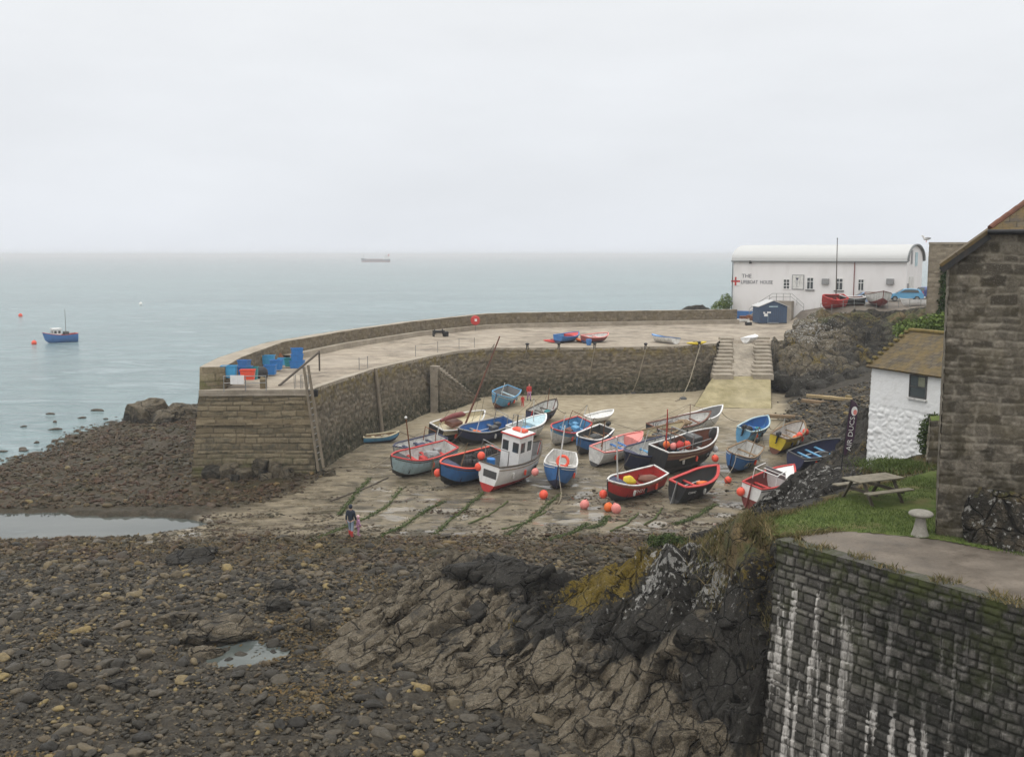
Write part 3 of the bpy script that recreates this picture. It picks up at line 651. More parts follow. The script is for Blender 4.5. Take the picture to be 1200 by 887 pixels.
par(stone_wall('side_wall', [np.array(s_tl) + [0, 0, .1], np.array(m_l) + [0, 0, .1], np.array(b_l) + [0, 0, .05]], [[s_tl[0], s_tl[1], 0], [m_l[0], m_l[1], 0], [b_l[0], b_l[1], .5]], M_PIER, None, .2, .35, .5, .05, 91), slip)
par(stone_wall('side_wall', [np.array(s_tr) + [0, 0, .1], np.array(m_r) + [0, 0, .1], np.array(b_r) + [0, 0, .05]], [[s_tr[0], s_tr[1], 0], [m_r[0], m_r[1], 0], [b_r[0], b_r[1], .5]], M_PIER, None, .2, .35, .5, .05, 93, flip=True), slip)
# ================= foreground outcrop
PL = 8.0                                             # lawn level
cps = [atd(*q) for q in [(545, 664, 42.3), (590, 650, 42.3), (640, 682, 42), (440, 727, 39.5), (405, 770, 36.5), (385, 805, 34.3), (500, 698, 40.5), (470, 745, 37.8), (450, 800, 34.6), (520, 740, 38.2), (560, 730, 39),
    (600, 700, 39.6), (660, 705, 39.5), (700, 676, 38.6), (730, 664, 38), (760, 650, 37.2), (800, 640, 36.2), (850, 624, 34.6), (880, 612, 33.2), (600, 765, 36), (540, 790, 34.8), (700, 722, 36.3), (700, 800, 32.6), (640, 790, 33.8), (640, 840, 31.8),
    (800, 720, 33.6), (800, 800, 31.2), (860, 690, 32.4), (895, 700, 30.6), (880, 750, 30.4), (880, 820, 29.2), (560, 850, 31.2), (500, 840, 32.2), (700, 872, 29.6), (780, 870, 28.8), (850, 880, 27.9), (760, 760, 33), (430, 850, 32), (470, 880, 30.6),
    (960, 541, 42.5), (943, 562, 41.5), (1000, 549, 43), (900, 616, 37.5), (835, 614, 44.5), (870, 604, 44.5), (810, 630, 43.5), (900, 606, 41), (912, 606, 41.5), (930, 596, 40.5), (1040, 553, 41), (1085, 550, 39.5), (940, 588, 37.2), (1000, 570, 38)]]
cps += [(-3, 48, .6), (2, 49, .5), (6, 49.5, .5), (-8, 42, .6), (-9, 36, .7), (-8, 31, .8), (8, 50, .6), (11, 50, .8), (14, 51, 2.0), (4, 46.5, .7), (0, 45.5, .9), (7, 43.5, 2.0), (5.5, 41, 2.9), (9, 39, 5.5), (10, 33, 7.4), (10, 36, 7.3), (13, 36, 7.6), (17, 42, 7.6), (17, 30, 7.6), (8.2, 31, 7.4), (7.2, 28, 5),
        (8, 25, 1.0), (3, 26, .9), (-2, 27, .8), (-5, 29, .7), (5, 23, .3), (9, 22, .3), (14, 27, 7.4), (17, 36, 7.7), (18, 46, 6.8), (20, 38, 7.7)]
fo = tps(cps)
x = np.arange(-9.5, 19.5, .062); y = np.arange(23.5, 51, .062)
X, Y = np.meshgrid(x, y, indexing='ij'); Z = fo(X, Y)
# bedding strikes up to the right; joints cross it; blocks stand off the smooth slope along its normal
gx, gy = np.gradient(Z, .062, .062); nl = np.sqrt(1 + gx ** 2 + gy ** 2); NX, NY, NZ = -gx / nl, -gy / nl, 1 / nl
S = X * .59 + Y * .81 + Z * .25; Pp = X * .81 - Y * .59 + Z * .85
w1 = fbm(X * .22, Y * .22 + Z * .2, 101); w2 = fbm(X * .22, Y * .22 - Z * .2, 102); w3 = fbm(X * .8 + Z * .5, Y * .8 + Z * .4, 103)
q1, q2 = S * .24 + w1 * .7 + w3 * .10, Pp * .50 + w2 * .9 + w3 * .14
f1, f2, cx, cy, hid = cells(q1, q2, 104)
q3, q4 = S * .58 + w1 * 1.3 + w3 * .22, Pp * 1.35 + w2 * 1.7 + w3 * .28
f1b, f2b, cxb, cyb, hidb = cells(q3, q4, 105)
f1c, f2c, _, _, hidc = cells(S * 1.7 + w3 * .7, Pp * 3.4 + w3 * .7, 106)
left = sstep(3.5, .5, X)
amp = sstep(.9, 2.0, Z) * (1 - .6 * sstep(6.4, 7.4, Z)) * (.62 + .38 * left) * (1 - .5 * sstep(10, 12, X))
c1 = sstep(.085, 0.01, f2 - f1); c2 = sstep(.10, .01, f2b - f1b) * (hidb > .2); c3 = sstep(.10, 0, f2c - f1c) * left
h2 = _h(np.floor(cx * 91), np.floor(cy * 91), 3)
tilt = (q2 - cy) * (hid * 1.3 - .2) * .9 + (q1 - cx) * (h2 - .5) * 1.3
det = (hid - .5) * 1.15 + tilt * 1.15 + ((hidb - .5) * .60 + (q4 - cyb) * .30 * (hidb - .2) + (q3 - cxb) * .25 * (h2 - .5)) * (.45 + .55 * left) + (hidc - .5) * .10 * left - c1 * .50 - c2 * .30 - c3 * .06
ribs = (np.abs(((Pp * 2.2 + w3 * 1.2 + w1 * 3) % 1.) - .5) * 2) * .10 * sstep(0, -3, X)
det = (det + ribs) * amp * .8 + fbm(X * 1.1, Y * 1.1 + Z, 107) * .16 * amp + fbm(X * 4 + Z * 2, Y * 4 + Z * 3, 108, 4) * .05
g = H(X, Y)
det = np.where(Z < g + .35, np.minimum(det, .05), det); Z = np.where(Z < g + .25, Z - (g + .25 - Z) * 1.5, Z)
lawn_poly = [at(px_, py_, PL)[:2] for px_, py_ in [(893, 609), (930, 600), (1010, 574), (1100, 547), (1200, 530), (1300, 600), (1300, 760), (1200, 713), (1100, 673), (1000, 642), (935, 626)]]
def inside(poly, X, Y, marg=0.):
    n = len(poly); c = np.zeros(np.shape(X), bool)
    for i in range(n):
        (x0, y0), (x1, y1) = poly[i], poly[(i + 1) % n]
        c ^= ((y0 > Y) != (y1 > Y)) & (X < (x1 - x0) * (Y - y0) / (y1 - y0 + 1e-12) + x0)
    return c
inl = inside(lawn_poly, X, Y)
Z = np.where(inl, np.minimum(Z, PL - .35), Z)
rw0 = np.array(at(910, 634, PL)[:2]); rw1 = np.array(at(1200, 716, PL)[:2]); rd = (rw1 - rw0) / np.linalg.norm(rw1 - rw0); rn = np.array([rd[1], -rd[0]])     # outward (towards the beach)
if rn[0] > 0: rn = -rn
sdist = (X - rw0[0]) * rn[0] + (Y - rw0[1]) * rn[1]; al = (X - rw0[0]) * rd[0] + (Y - rw0[1]) * rd[1]
front = (sdist > -.3) & (al > -.3)
Z = np.where(front, np.minimum(Z, I(al, [-.3, -.08, .02, 4], [9, 3.6, 1.6, 1.0])), Z); det = np.where(inl, 0, np.where(front, det * .4, det))
Xd, Yd_, Zd = X + NX * det, Y + NY * det, Z + NZ * det
def super_block(rg, dims, M, sub=3, planes=10, lo=.62):
    V, F = ico(sub); k = np.abs(V).max(1, keepdims=True); V = V / (k * .92 + .08) * .80
    for _ in range(planes):
        n = rg.normal(size=3); n /= np.linalg.norm(n); d = V @ n - rg.uniform(lo + .12, 1.25); V = V - np.clip(d, 0, None)[:, None] * n[None]
    V = V * np.array(dims); s = rg.uniform(0, 99)
    V = V * (1 + fbm(V[:, 0] * 1.6 + s, V[:, 1] * 1.6 + V[:, 2] * 1.9, 5, 4) * .07)[:, None]
    return V @ np.array(M.to_3x3()).T, F
def ico(sub):
    bm = bmesh.new(); bmesh.ops.create_icosphere(bm, subdivisions=sub, radius=1.); V = np.array([v.co[:] for v in bm.verts]); F = np.array([[v.index for v in f.verts] for f in bm.faces]); bm.free(); return V, F
def out_masks(X, Y, Z):
    def blob(px_, py_, Yd, rx, ry):
        q = atd(px_, py_, Yd); return np.exp(-(((X - q[0]) / rx) ** 2 + ((Y - q[1]) / ry) ** 2))
    nz = fbm(X * .7, Y * .7, 109)
    tan = np.clip(1.15 * sstep(.8, -2.2, X + nz * 1.0) * sstep(3.6, 2.4, Z) + .95 * sstep(2.7, 2.0, Z + nz * .5) + .55 * blob(800, 770, 32, 2.0, 1.4) + .2 * nz - 1. * blob(590, 668, 41.5, 2.0, 2.0) - .8 * blob(640, 745, 37, 2.0, 1.3) - .7 * blob(860, 770, 30, 1.2, 1.8), 0, 1)
    liy = 1.2 * blob(708, 702, 38, 1.7, 1.7) + .5 * blob(760, 660, 37, 1.3, .9) + .45 * blob(890, 640, 31.5, .8, 1.2) + .4 * blob(600, 745, 37.5, .5, .4)
    liw = np.clip((1. * blob(800, 648, 36.4, 1.6, 1.1) + 1.1 * blob(850, 658, 33.8, 1.2, 1.4) + .75 * blob(770, 690, 35.3, 1.2, .6) + .6 * blob(960, 552, 42, 2.6, 1.6) + .35 * blob(910, 590, 40, 1.2, 2.5) + .5 * blob(890, 618, 33, 1, 1.2)) * sstep(-.5, .2, fbm(X * 1.6, Y * 1.6 + Z, 111)), 0, 1.)
    grs = .8 * blob(868, 640, 33.2, .8, 1.6) + .75 * blob(885, 612, 33.6, .7, 1.5) + .6 * blob(780, 640, 37.5, 1.3, .8) + .6 * blob(838, 628, 35, .7, 1.0) + .9 * sstep(7.0, 7.6, Z) * (X > 11)
    return tan, liy, liw, grs
tan, liy, liw, grs = out_masks(X, Y, Z)
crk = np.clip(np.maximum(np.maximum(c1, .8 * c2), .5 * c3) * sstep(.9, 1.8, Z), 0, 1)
# jointed blocks standing along the beds, one body with the outcrop
rgb = np.random.default_rng(77); BV, BF, BC = [], [], []; nb = Xd.size
def zat(xq, yq):
    i = int(round((xq - x[0]) / .062)); j = int(round((yq - y[0]) / .062))
    return (i, j) if 0 <= i < len(x) and 0 <= j < len(y) else None
sv, pv = np.array([.59, .81]), np.array([.81, -.59])
for si in np.arange(14, 46, 1.45):
    for pi_ in np.arange(-38, -8, .78):
        s_ = si + rgb.uniform(-.45, .45); p_ = pi_ + rgb.uniform(-.22, .22); q = sv * s_ + pv * p_; ij = zat(*q)
        if ij is None: continue
        i, j = ij; z_ = Z[i, j]; gz = float(g[i, j])
        if z_ < gz + .15 or q[0] > 9.2 or inl[i, j] or front[i, j] or grs[i, j] > .45 or q[1] < 27 or (q[0] > 6 and q[1] > 36.5) or (q[0] > 2 and z_ > 5.6): continue
        lf = float(left[i, j]); big = (1 + .9 * (1 - lf)) * float(np.clip(np.exp(rgb.normal(0, .45)), .45, 1.3))
        if rgb.uniform() > (.80 if lf > .5 else .30): continue
        dm = (np.array([rgb.uniform(.5, 1.6), rgb.uniform(.20, .55), rgb.uniform(.28, .55)]) if lf > .5 else np.array([rgb.uniform(.5, 1.0), rgb.uniform(.3, .5), rgb.uniform(.12, .2)])) * big * min(1., .45 + (z_ - gz) * .5)
        nn = Vector((NX[i, j], NY[i, j], NZ[i, j])); M = Matrix.Rotation(R(54) + rgb.normal(0, .14), 4, 'Z') @ Matrix.Rotation(-.22 + rgb.normal(0, .12), 4, 'Y') @ Matrix.Rotation(.42 + rgb.normal(0, .22), 4, 'X')
        if lf <= .5: M = nn.to_track_quat('Z', 'Y').to_matrix().to_4x4() @ Matrix.Rotation(rgb.uniform(0, 3.1), 4, 'Z') @ Matrix.Rotation(rgb.normal(0, .10), 4, 'X')
        V, F = super_block(rgb, dm, M, 4 if q[1] < 40 else 3); c_ = np.array([q[0], q[1], z_]) + np.array(nn) * (rgb.uniform(-.30, .18) * big - .05 if lf > .5 else rgb.uniform(-.14, .02))
        BF.append(F + nb); nb += len(V); BV.append(V + c_); BC.append(len(V))
BVa = np.concatenate(BV); tb, lyb, lwb, gb = out_masks(BVa[:, 0], BVa[:, 1], BVa[:, 2]); rb = np.repeat(rgb.uniform(-.3, .25, len(BC)), BC); tb = np.clip(tb + rb, 0, 1)
Fq = grid_faces(*X.shape); Fall = np.concatenate([np.stack([Fq[:, 0], Fq[:, 1], Fq[:, 2]], 1), np.stack([Fq[:, 0], Fq[:, 2], Fq[:, 3]], 1)] + BF)
cc = lambda a_, b_: np.concatenate([np.ravel(a_), np.ravel(b_)])
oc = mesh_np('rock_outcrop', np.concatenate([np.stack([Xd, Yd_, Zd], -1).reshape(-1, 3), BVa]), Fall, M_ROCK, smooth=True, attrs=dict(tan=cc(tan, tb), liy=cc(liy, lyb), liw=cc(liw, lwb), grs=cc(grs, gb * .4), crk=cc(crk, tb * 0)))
oc['label'] = 'jagged dark rock outcrop with yellow and white lichen running up to the retaining wall'; oc['category'] = 'rock outcrop'
zi = Zd.copy(); OX0, OY0, OXN, OYN = x[0], y[0], len(x), len(y)
def HO(xq, yq):
    i = int(round((xq - OX0) / .062)); j = int(round((yq - OY0) / .062))
    if 0 <= i < OXN and 0 <= j < OYN: return float(zi[i, j])
    return -9.
# ================= retaining wall, lawn, path
def RWp(t, z, out=0.): p = rw0 + rd * t + rn * out; return np.array([p[0], p[1], z])
rw = thing('retaining_wall', 'dark masonry retaining wall streaked white below the lawn and path', 'retaining wall', (*rw0, 0))
L_ = 13.
streakf = lambda u, v, P: np.clip(sstep(.93, .80, v) * (np.clip(1.25 - np.abs(u * 20. - 1.1) / 1.5, 0, 1) * sstep(.10, .35, v) * 1.8 + 1.2 * sstep(2.2, 3.6, u * 20.) * sstep(.62, .5, v) + .25 * (u * 20. > 2.5)), 0, 1)
tw = stone_wall('wall_face', [RWp(t, PL + .06) for t in (0, 3, 7, 13, 20.)], [RWp(t, -.6, .45) for t in (0, 3, 7, 13, 20.)], M_RETAIN, None, .03, .235, .30, .06, 121, .055, .05,
    lambda u, v, P: np.clip(.15 + .9 * sstep(1.8, 4, u * 20. + fbm(u * 20, v * 9, 4) * 1.5) * sstep(.2, .6, v) + .5 * sstep(.9, 1., v), 0, 1), lambda u, v, P: .35 * sstep(.5, .9, v) + .5 * sstep(.92, 1, v), rubble=.05, streak=streakf, cellular=.18)
par(tw, rw)
e0 = RWp(0, PL, 0.); e1 = RWp(0, PL, -3.)
ew = stone_wall('wall_end', [RWp(0, PL + .05, -2.4), RWp(0, PL + .06)], [RWp(0, -.6, -2.4), RWp(0, -.6, .45)], M_RETAIN, None, .05, .27, .33, .07, 123, .12, .06, lambda u, v, P: .5 + 0 * u)
par(ew, rw)
cpm = strip('wall_top', [RWp(t, PL + .06) for t in (0, 3, 7, 13, 20.)], [RWp(t, PL + .05, -.5) for t in (0, 3, 7, 13, 20.)], M_RETAIN, None, 160, 8, .05); par(cpm, rw)
for nm in ('rnd', 'mort', 'stain', 'moss', 'streak'):
    a_ = cpm.data.attributes.new(nm, 'FLOAT', 'POINT'); a_.data.foreach_set('value', np.full(len(cpm.data.vertices), .5 if nm in ('rnd', 'stain', 'moss') else 0., np.float32))
path_px = [(938, 627.5), (985, 622), (1040, 626.5), (1098, 632.5), (1200, 656), (1340, 690), (1340, 800), (1200, 714), (1100, 672), (1000, 641)]
path_xy = [at(a, b, PL)[:2] for a, b in path_px[:4]] + [(17.8, 25.6), (26, 23), (27, 9), tuple(RWp(19.9, PL, -.45)[:2]), tuple(RWp(10, PL, -.45)[:2]), tuple(RWp(5, PL, -.45)[:2]), tuple(RWp(2.2, PL, -.42)[:2]), tuple(RWp(.9, PL, -.3)[:2])]
pth = MB().prism(path_xy, PL - .6, PL + .012).build('path', M_PATH); tag(pth, kind='structure')
yd_ = MB().prism([(17.6, 26.2), (26, 23.1), (48, 26), (48, 49), (22, 47.5), (19.2, 41), (17.6, 33)], PL - 1.2, PL - .05).build('hillside', M_TURF); tag(yd_, kind='structure')
lp = [at(a, b, PL)[:2] for a, b in [(896, 608), (930, 600.5), (1010, 574.5), (1060, 562), (1100, 552), (1150, 560), (1180, 600), (1210, 655), (1098, 632.5), (1040, 626.5), (985, 622), (938, 627.5), (912, 630)]]
lx = np.arange(7.0, 16, .12); ly = np.arange(25, 42, .12); LX, LY = np.meshgrid(lx, ly, indexing='ij')
li = inside(lp, LX, LY); LZ = PL + .03 + fbm(LX * .6, LY * .6, 131) * .07 + fbm(LX * 3, LY * 3, 132) * .02
Fg = grid_faces(*LX.shape); keep = li.ravel()[Fg].sum(1) >= 2
ln = mesh_np('lawn', np.stack([LX, LY, LZ], -1).reshape(-1, 3), Fg[keep], M_TURF, smooth=True); tag(ln, kind='structure')
def blades(name, pts, mat, h=(.05, .11), w=.012, lean=.5, n_tone=None, kind='stuff', parent=None):
    pts = np.asarray(pts, float); n = len(pts); a = rng.uniform(0, 2 * PI, n); hh = rng.uniform(*h, n); ww = w * rng.uniform(.7, 1.5, n)
    t = np.stack([np.cos(a), np.sin(a), 0 * a], 1); q = rng.normal(0, lean, (n, 2)) * hh[:, None]
    tip = pts + np.c_[q, hh]
    V = np.stack([pts - t * ww[:, None], pts + t * ww[:, None], tip], 1).reshape(-1, 3); F = np.arange(3 * n).reshape(-1, 3)
    tone = np.repeat(rng.uniform(0, 1, n), 3)
    o = mesh_np(name, V, F, mat, parent, attrs=dict(tone=tone)); 
    if kind: tag(o, kind=kind)
    return o
gp = np.stack([rng.uniform(7, 16, 60000), rng.uniform(25, 42, 60000)], 1); gp = gp[inside(lp, gp[:, 0], gp[:, 1])]
bare = fbm(gp[:, 0] * .5, gp[:, 1] * .5, 133) > .32; gp = gp[~bare]
go = blades('grass', np.c_[gp, np.full(len(gp), PL + .02)], M_GRASS, (.04, .10), .010)
tag(go, 'short green grass of the lawn around the picnic table', 'grass', kind='stuff')
def tuft_patch(cxy, n, spread, hmul=1., zfun=HO):
    out = []
    while len(out) < n:
        a = random.gauss(cxy[0], spread); b = random.gauss(cxy[1], spread); out.append((a, b, zfun(a, b) - .03))
    return out
def leaf_ball(cs, n, size, seed, flat=.0):
    """n leaf faces spread through the clumps cs = (x, y, z, rx, ry, rz)"""
    rg = np.random.default_rng(seed); vols = np.array([c[3] * c[4] * c[5] for c in cs]); k = rg.choice(len(cs), n, p=vols / vols.sum()); C = np.array(cs)[k]
    d = rg.normal(size=(n, 3)); d /= np.linalg.norm(d, axis=1, keepdims=True); r = rg.uniform(.35, 1.08, n) ** .6
    c = C[:, :3] + d * C[:, 3:] * r[:, None]; c += rg.normal(0, .04, (n, 3))
    a = rg.normal(size=(n, 3)); a /= np.linalg.norm(a, axis=1, keepdims=True); b = np.cross(a, rg.normal(size=(n, 3))); b /= np.maximum(1e-6, np.linalg.norm(b, axis=1, keepdims=True))
    s = size * rg.uniform(.6, 1.4, n)[:, None]
    V = np.stack([c - a * s, c - b * s * .55, c + a * s, c + b * s * .55], 1).reshape(-1, 3)
    return V, np.arange(4 * n).reshape(-1, 4), np.repeat(rg.uniform(0, 1, n), 4)
def shrub(name, label, cat, cs, n, size, mat, seed, stem=None, group=None):
    z0 = min(c[2] - c[5] for c in cs); base = Vector((sum(c[0] for c in cs) / len(cs), sum(c[1] for c in cs) / len(cs), z0))
    t = thing(name, label, cat, base, group=group); V, F, tone = leaf_ball([(c[0] - base.x, c[1] - base.y, c[2] - base.z, *c[3:]) for c in cs], n, size, seed)
    mesh_np('foliage', V, F, mat, t, attrs=dict(tone=tone)); s = MB()
    for c in cs: s.tube([(0, 0, -.2), ((c[0] - base.x) * .5, (c[1] - base.y) * .5, (c[2] - base.z) * .5), (c[0] - base.x, c[1] - base.y, c[2] - base.z)], [.05, .035, .015], 5)
    s.build('stem', M_DWOOD, t); return t
# turf tufts on the rock
tp = []
for a, b, Yd, n, s_ in [(868, 636, 33.2, 1300, .55), (885, 613, 33.6, 900, .5), (848, 612, 36.5, 700, .5), (780, 640, 37.5, 700, .6), (838, 628, 35, 500, .45), (905, 640, 30, 350, .25), (1045, 552, 40.2, 1200, .6)]:
    q = atd(a, b, Yd); tp += tuft_patch(q, n, s_)
dt = blades('turf_tufts', tp, M_DRYGRASS, (.12, .32), .016, .55); tag(dt, 'tufts of long dry and green grass on the rocks beside the retaining wall', 'grass', kind='stuff')
ep = []
for (ax, ay), (bx_, by_) in zip(lp[:3] + [lp[-3], lp[-2], lp[-1]], lp[1:4] + [lp[-2], lp[-1], lp[0]]):
    for _ in range(700): f = rng.uniform(); ep.append((ax + (bx_ - ax) * f + rng.normal(0, .09), ay + (by_ - ay) * f + rng.normal(0, .09), PL - .04 + rng.uniform(-.1, .02)))
lf_ = blades('lawn_fringe', ep, M_DRYGRASS, (.08, .24), .014, .6); tag(lf_, 'ragged fringe of longer grass along the edges of the lawn', 'grass', kind='stuff')
wp = [RWp(rng.uniform(0, 13), PL + .05, rng.uniform(-.6, .05)) for _ in range(2600)]; wp = [p for p in wp if fbm(p[0] * 1.4, p[1] * 1.4, 140) > .02]
wt_ = blades('wall_weeds', wp, M_DRYGRASS, (.05, .2), .014, .7); tag(wt_, 'ragged weeds along the top edge of the retaining wall', 'weeds', kind='stuff')
q = atd(782, 633, 37.6)
shrub('heather_bush', 'low dark bush on top of the lichen covered rocks', 'bush', [(q[0], q[1], q[2] + .0, .45, .35, .24), (q[0] - .5, q[1] + .1, q[2] - .08, .3, .3, .2), (q[0] + .5, q[1], q[2] - .05, .3, .3, .18)], 1500, .05, M_LEAF, 5)
# ================= picnic table, staddle stone
def picnic_table():
    c = Vector(at(1022, 587, PL)); c.z = PL + .03; rz = R(24)
    t = thing('picnic_table', 'weathered wooden picnic table with attached benches on the lawn', 'picnic table', c, rz)
    top = MB()
    for k in range(6): top.box((0, -.36 + k * .144, .74), (1.85, .135, .045), ch=.006)
    for xx in (-.62, .62): top.box((xx, 0, .69), (.09, .74, .06))
    top.build('table_top', M_WOODG, t)
    for sgn in (-1, 1):
        b = MB()
        for k in range(2): b.box((0, sgn * (.66 + k * .145), .44), (1.85, .135, .045), ch=.006)
        b.build('bench_seat', M_WOODG, t)
        for xx in (-.62, .62):
            l = MB(); a0 = Vector((xx, sgn * .25, .69)); a1 = Vector((xx, sgn * .68, 0)); m = (a0 + a1) / 2; dv = a1 - a0
            M = dv.to_track_quat('Z', 'Y').to_matrix().to_4x4(); l.box(m, (.10, .055, dv.length + .03), M=M); l.build('leg', M_WOODD, t)
    for xx in (-.55, .55): MB().box((xx, 0, .38), (.05, 1.6, .10)).build('crossbeam', M_WOODD, t)
M_WOODG = paint((.25, .225, .17), .85, 1.); M_WOODD = paint((.10, .085, .065), .85, .9)
picnic_table()
def staddle():
    c = Vector(at(1078, 628, PL)); t = thing('staddle_stone', 'lichened mushroom shaped staddle stone beside the path', 'staddle stone', (c.x, c.y, PL + .01))
    MB().lathe([(.25, 0), (.24, .04), (.19, .2), (.15, .4), (.13, .55), (.13, .6)], 18, M=Matrix.Rotation(.2, 4, 'Z')).build('stem_stone', M_STADDLE, t, True)
    MB().lathe([(.12, .57), (.27, .58), (.335, .62), (.34, .66), (.31, .70), (.22, .735), (.08, .75), (.01, .752)], 22).build('cap_stone', M_STADDLE, t, True)
M_STADDLE = concrete('staddle_granite', (.20, .185, .16), (.33, .31, .27), 5.)
staddle()
# ================= stone barn at the right edge
c0 = np.array(at(1097, 628, PL)[:2]); a = math.atan2(-.415, 1); fd = np.array([math.cos(a), math.sin(a)]); bd = np.array([-math.sin(a), math.cos(a)])
def BP(t, b, z): p = c0 + fd * t + bd * b; return np.array([p[0], p[1], z])
barn = thing('stone_barn', 'old granite barn with a slate half-hipped roof beside the lawn', 'building', (*c0, PL))
ZE = 15.82; W_ = 6.; slope = .80; tg = .95; ZG = ZE + tg * slope
for nm, q0, q1, zt in (('gable_wall', (0, 0), (W_, 0), None), ('side_wall', (0, 9), (0, 0), None)):
    o = stone_wall(nm, [BP(*q0, ZG - .05 if nm == 'gable_wall' else ZE - .02), BP(*q1, ZG - .05 if nm == 'gable_wall' else ZE - .02)], [BP(*q0, PL - .6), BP(*q1, PL - .6)], M_BARN, None, .03, .25, .42, .030, 151, .07, .045,
        lambda u, v, P: np.clip(.25 + .8 * sstep(.5, .1, u) * (fbm(u * 6, v * 9, 7) > -.1) * .7 + .5 * sstep(.5, .1, v), 0, 1), lambda u, v, P: .3 * sstep(.15, .0, v) + .3, rubble=.02, cellular=.42)
    par(o, barn)
    if nm == 'gable_wall':      # clip the triangle under the verge
        me = o.data; co = np.empty(len(me.vertices) * 3); me.vertices.foreach_get('co', co); co = co.reshape(-1, 3)
        tt = (co[:, 0] - c0[0]) * fd[0] + (co[:, 1] - c0[1]) * fd[1]; lim = ZE + np.minimum(np.clip(tt, 0, 9), np.clip(W_ - tt, 0, 9)) * slope - .04
        co[:, 2] = np.minimum(co[:, 2], lim); me.vertices.foreach_set('co', co.ravel()); me.update()
bw = MB().add([BP(W_, 0, PL - .5), BP(W_, 9, PL - .5), BP(W_, 9, ZE), BP(W_, 0, ZE), BP(0, 9, PL - .5), BP(0, 9, ZE)], [(0, 1, 2, 3), (1, 4, 5, 2)]); par(bw.build('rear_wall', M_DWOOD), barn)
def slab(name, pts, thick, mat, parent, uvscale=1.):
    """a thick roof slab from a planar polygon, with metric UVs"""
    P = [Vector(p) for p in pts]; n = (P[1] - P[0]).cross(P[2] - P[0]).normalized(); n = n if n.z > 0 else -n
    if (P[1] - P[0]).cross(P[2] - P[0]).z < 0: P = P[::-1]
    k = len(P); m = MB(); m.add([p + n * thick for p in P] + P, [tuple(range(k)), tuple(range(k, 2 * k))[::-1]] + [(i, k + i, k + (i + 1) % k, (i + 1) % k) for i in range(k)])
    o = m.build(name, mat); uv = o.data.uv_layers.new(name='UVMap'); ex = Vector((n.y, -n.x, 0)); ex = ex.normalized() if ex.length > .01 else Vector((1, 0, 0)); ey = n.cross(ex)
    for l in o.data.loops: v = o.data.vertices[l.vertex_index].co; uv.data[l.index].uv = (v.dot(ex) * uvscale, v.dot(ey) * uvscale)
    par(o, parent); return o
Zr = ZE + W_ / 2 * slope; ov = .22; hb = 1.7
slab('roof_slope', [BP(-ov, -.18, ZE - ov * slope), BP(-ov, 9, ZE - ov * slope), BP(W_ / 2, 9, Zr), BP(W_ / 2, hb, Zr), BP(tg, -.18, ZG)], .09, M_BARNSLATE, barn)
slab('roof_slope', [BP(W_ + ov, -.18, ZE - ov * slope), BP(W_ - tg, -.18, ZG), BP(W_ / 2, hb, Zr), BP(W_ / 2, 9, Zr), BP(W_ + ov, 9, ZE - ov * slope)], .09, M_BARNSLATE, barn)
slab('roof_hip', [BP(tg - .02, -.24, ZG), BP(W_ - tg + .02, -.24, ZG), BP(W_ / 2, hb, Zr)], .09, M_BARNSLATE, barn)
for s0, s1 in ((-ov, tg), (W_ + ov, W_ - tg)):
    p0 = Vector(BP(s0, -.12, ZE - ov * slope - .09)); p1 = Vector(BP(s1, -.12, ZG - .09)); M = (p1 - p0).to_track_quat('X', 'Z').to_matrix().to_4x4(); par(MB().box((p0 + p1) / 2, ((p1 - p0).length, .10, .17), M=M).build('bargeboard', M_SOFFIT), barn)
sf_ = MB(); sf_.box((Vector(BP(W_ / 2, .12, ZG - .035))), (W_ - 2 * tg + .1, .72, .05), rz=a); par(sf_.build('soffit', M_SOFFIT), barn)
g_ = MB(); p0 = Vector(BP(tg - .06, -.28, ZG + .02)); p1 = Vector(BP(W_ - tg + .06, -.28, ZG + .02)); g_.tube([p0, p1], .065, 10); par(g_.build('gutter', M_BLACK, None, True), barn)
rt = MB()
for i in range(9):
    f0, f1_ = i / 9, (i + .96) / 9; a_ = Vector(BP(tg, -.2, ZG + .12)); b_ = Vector(BP(W_ / 2, hb, Zr + .12)); q0 = a_.lerp(b_, f0); q1 = a_.lerp(b_, f1_); rt.tube([q0, q1 + Vector((0, 0, .015))], .085, 8)
par(rt.build('ridge_tiles', paint((.15, .065, .042), .8, 1.), None, True), barn)
# boulder at the barn foot
def ico(sub):
    bm = bmesh.new(); bmesh.ops.create_icosphere(bm, subdivisions=sub, radius=1.); V = np.array([v.co[:] for v in bm.verts]); F = np.array([[v.index for v in f.verts] for f in bm.faces]); bm.free(); return V, F
def rock_shape(sub, seed, planes=9, lo=.55, rough=.05):
    rg = np.random.default_rng(seed); V, F = ico(sub); V = V.copy()
    for _ in range(planes):
        n = rg.normal(size=3); n /= np.linalg.norm(n); o = rg.uniform(lo, .92); d = V @ n - o; V -= np.clip(d, 0, None)[:, None] * n[None] * .92
    k = fbm(V[:, 0] * 2 + seed, V[:, 1] * 2 + V[:, 2] * 1.7, seed) * rough * 2 + fbm(V[:, 0] * 5, V[:, 2] * 5 + V[:, 1] * 4, seed + 1) * rough
    return V * (1 + k)[:, None], F
def boulder(name, label, cat, loc, dims, rot, seed, mat=M_ROCK, sub=5, group=None, lo=.5, planes=11, attrs=None):
    V, F = rock_shape(sub, seed, planes, lo, .07); V = V * np.array(dims)
    at_ = dict(tan=np.full(len(V), .25), liy=V[:, 2] * 0, liw=V[:, 2] * 0, grs=V[:, 2] * 0, crk=V[:, 2] * 0)
    for k_, fn in (attrs or {}).items(): at_[k_] = fn(V)
    o = mesh_np(name, V, F, mat, None, smooth=True, attrs=at_); o.location = loc; o.rotation_euler = rot; return tag(o, label, cat, group)
p = BP(1.9, -.15, PL)
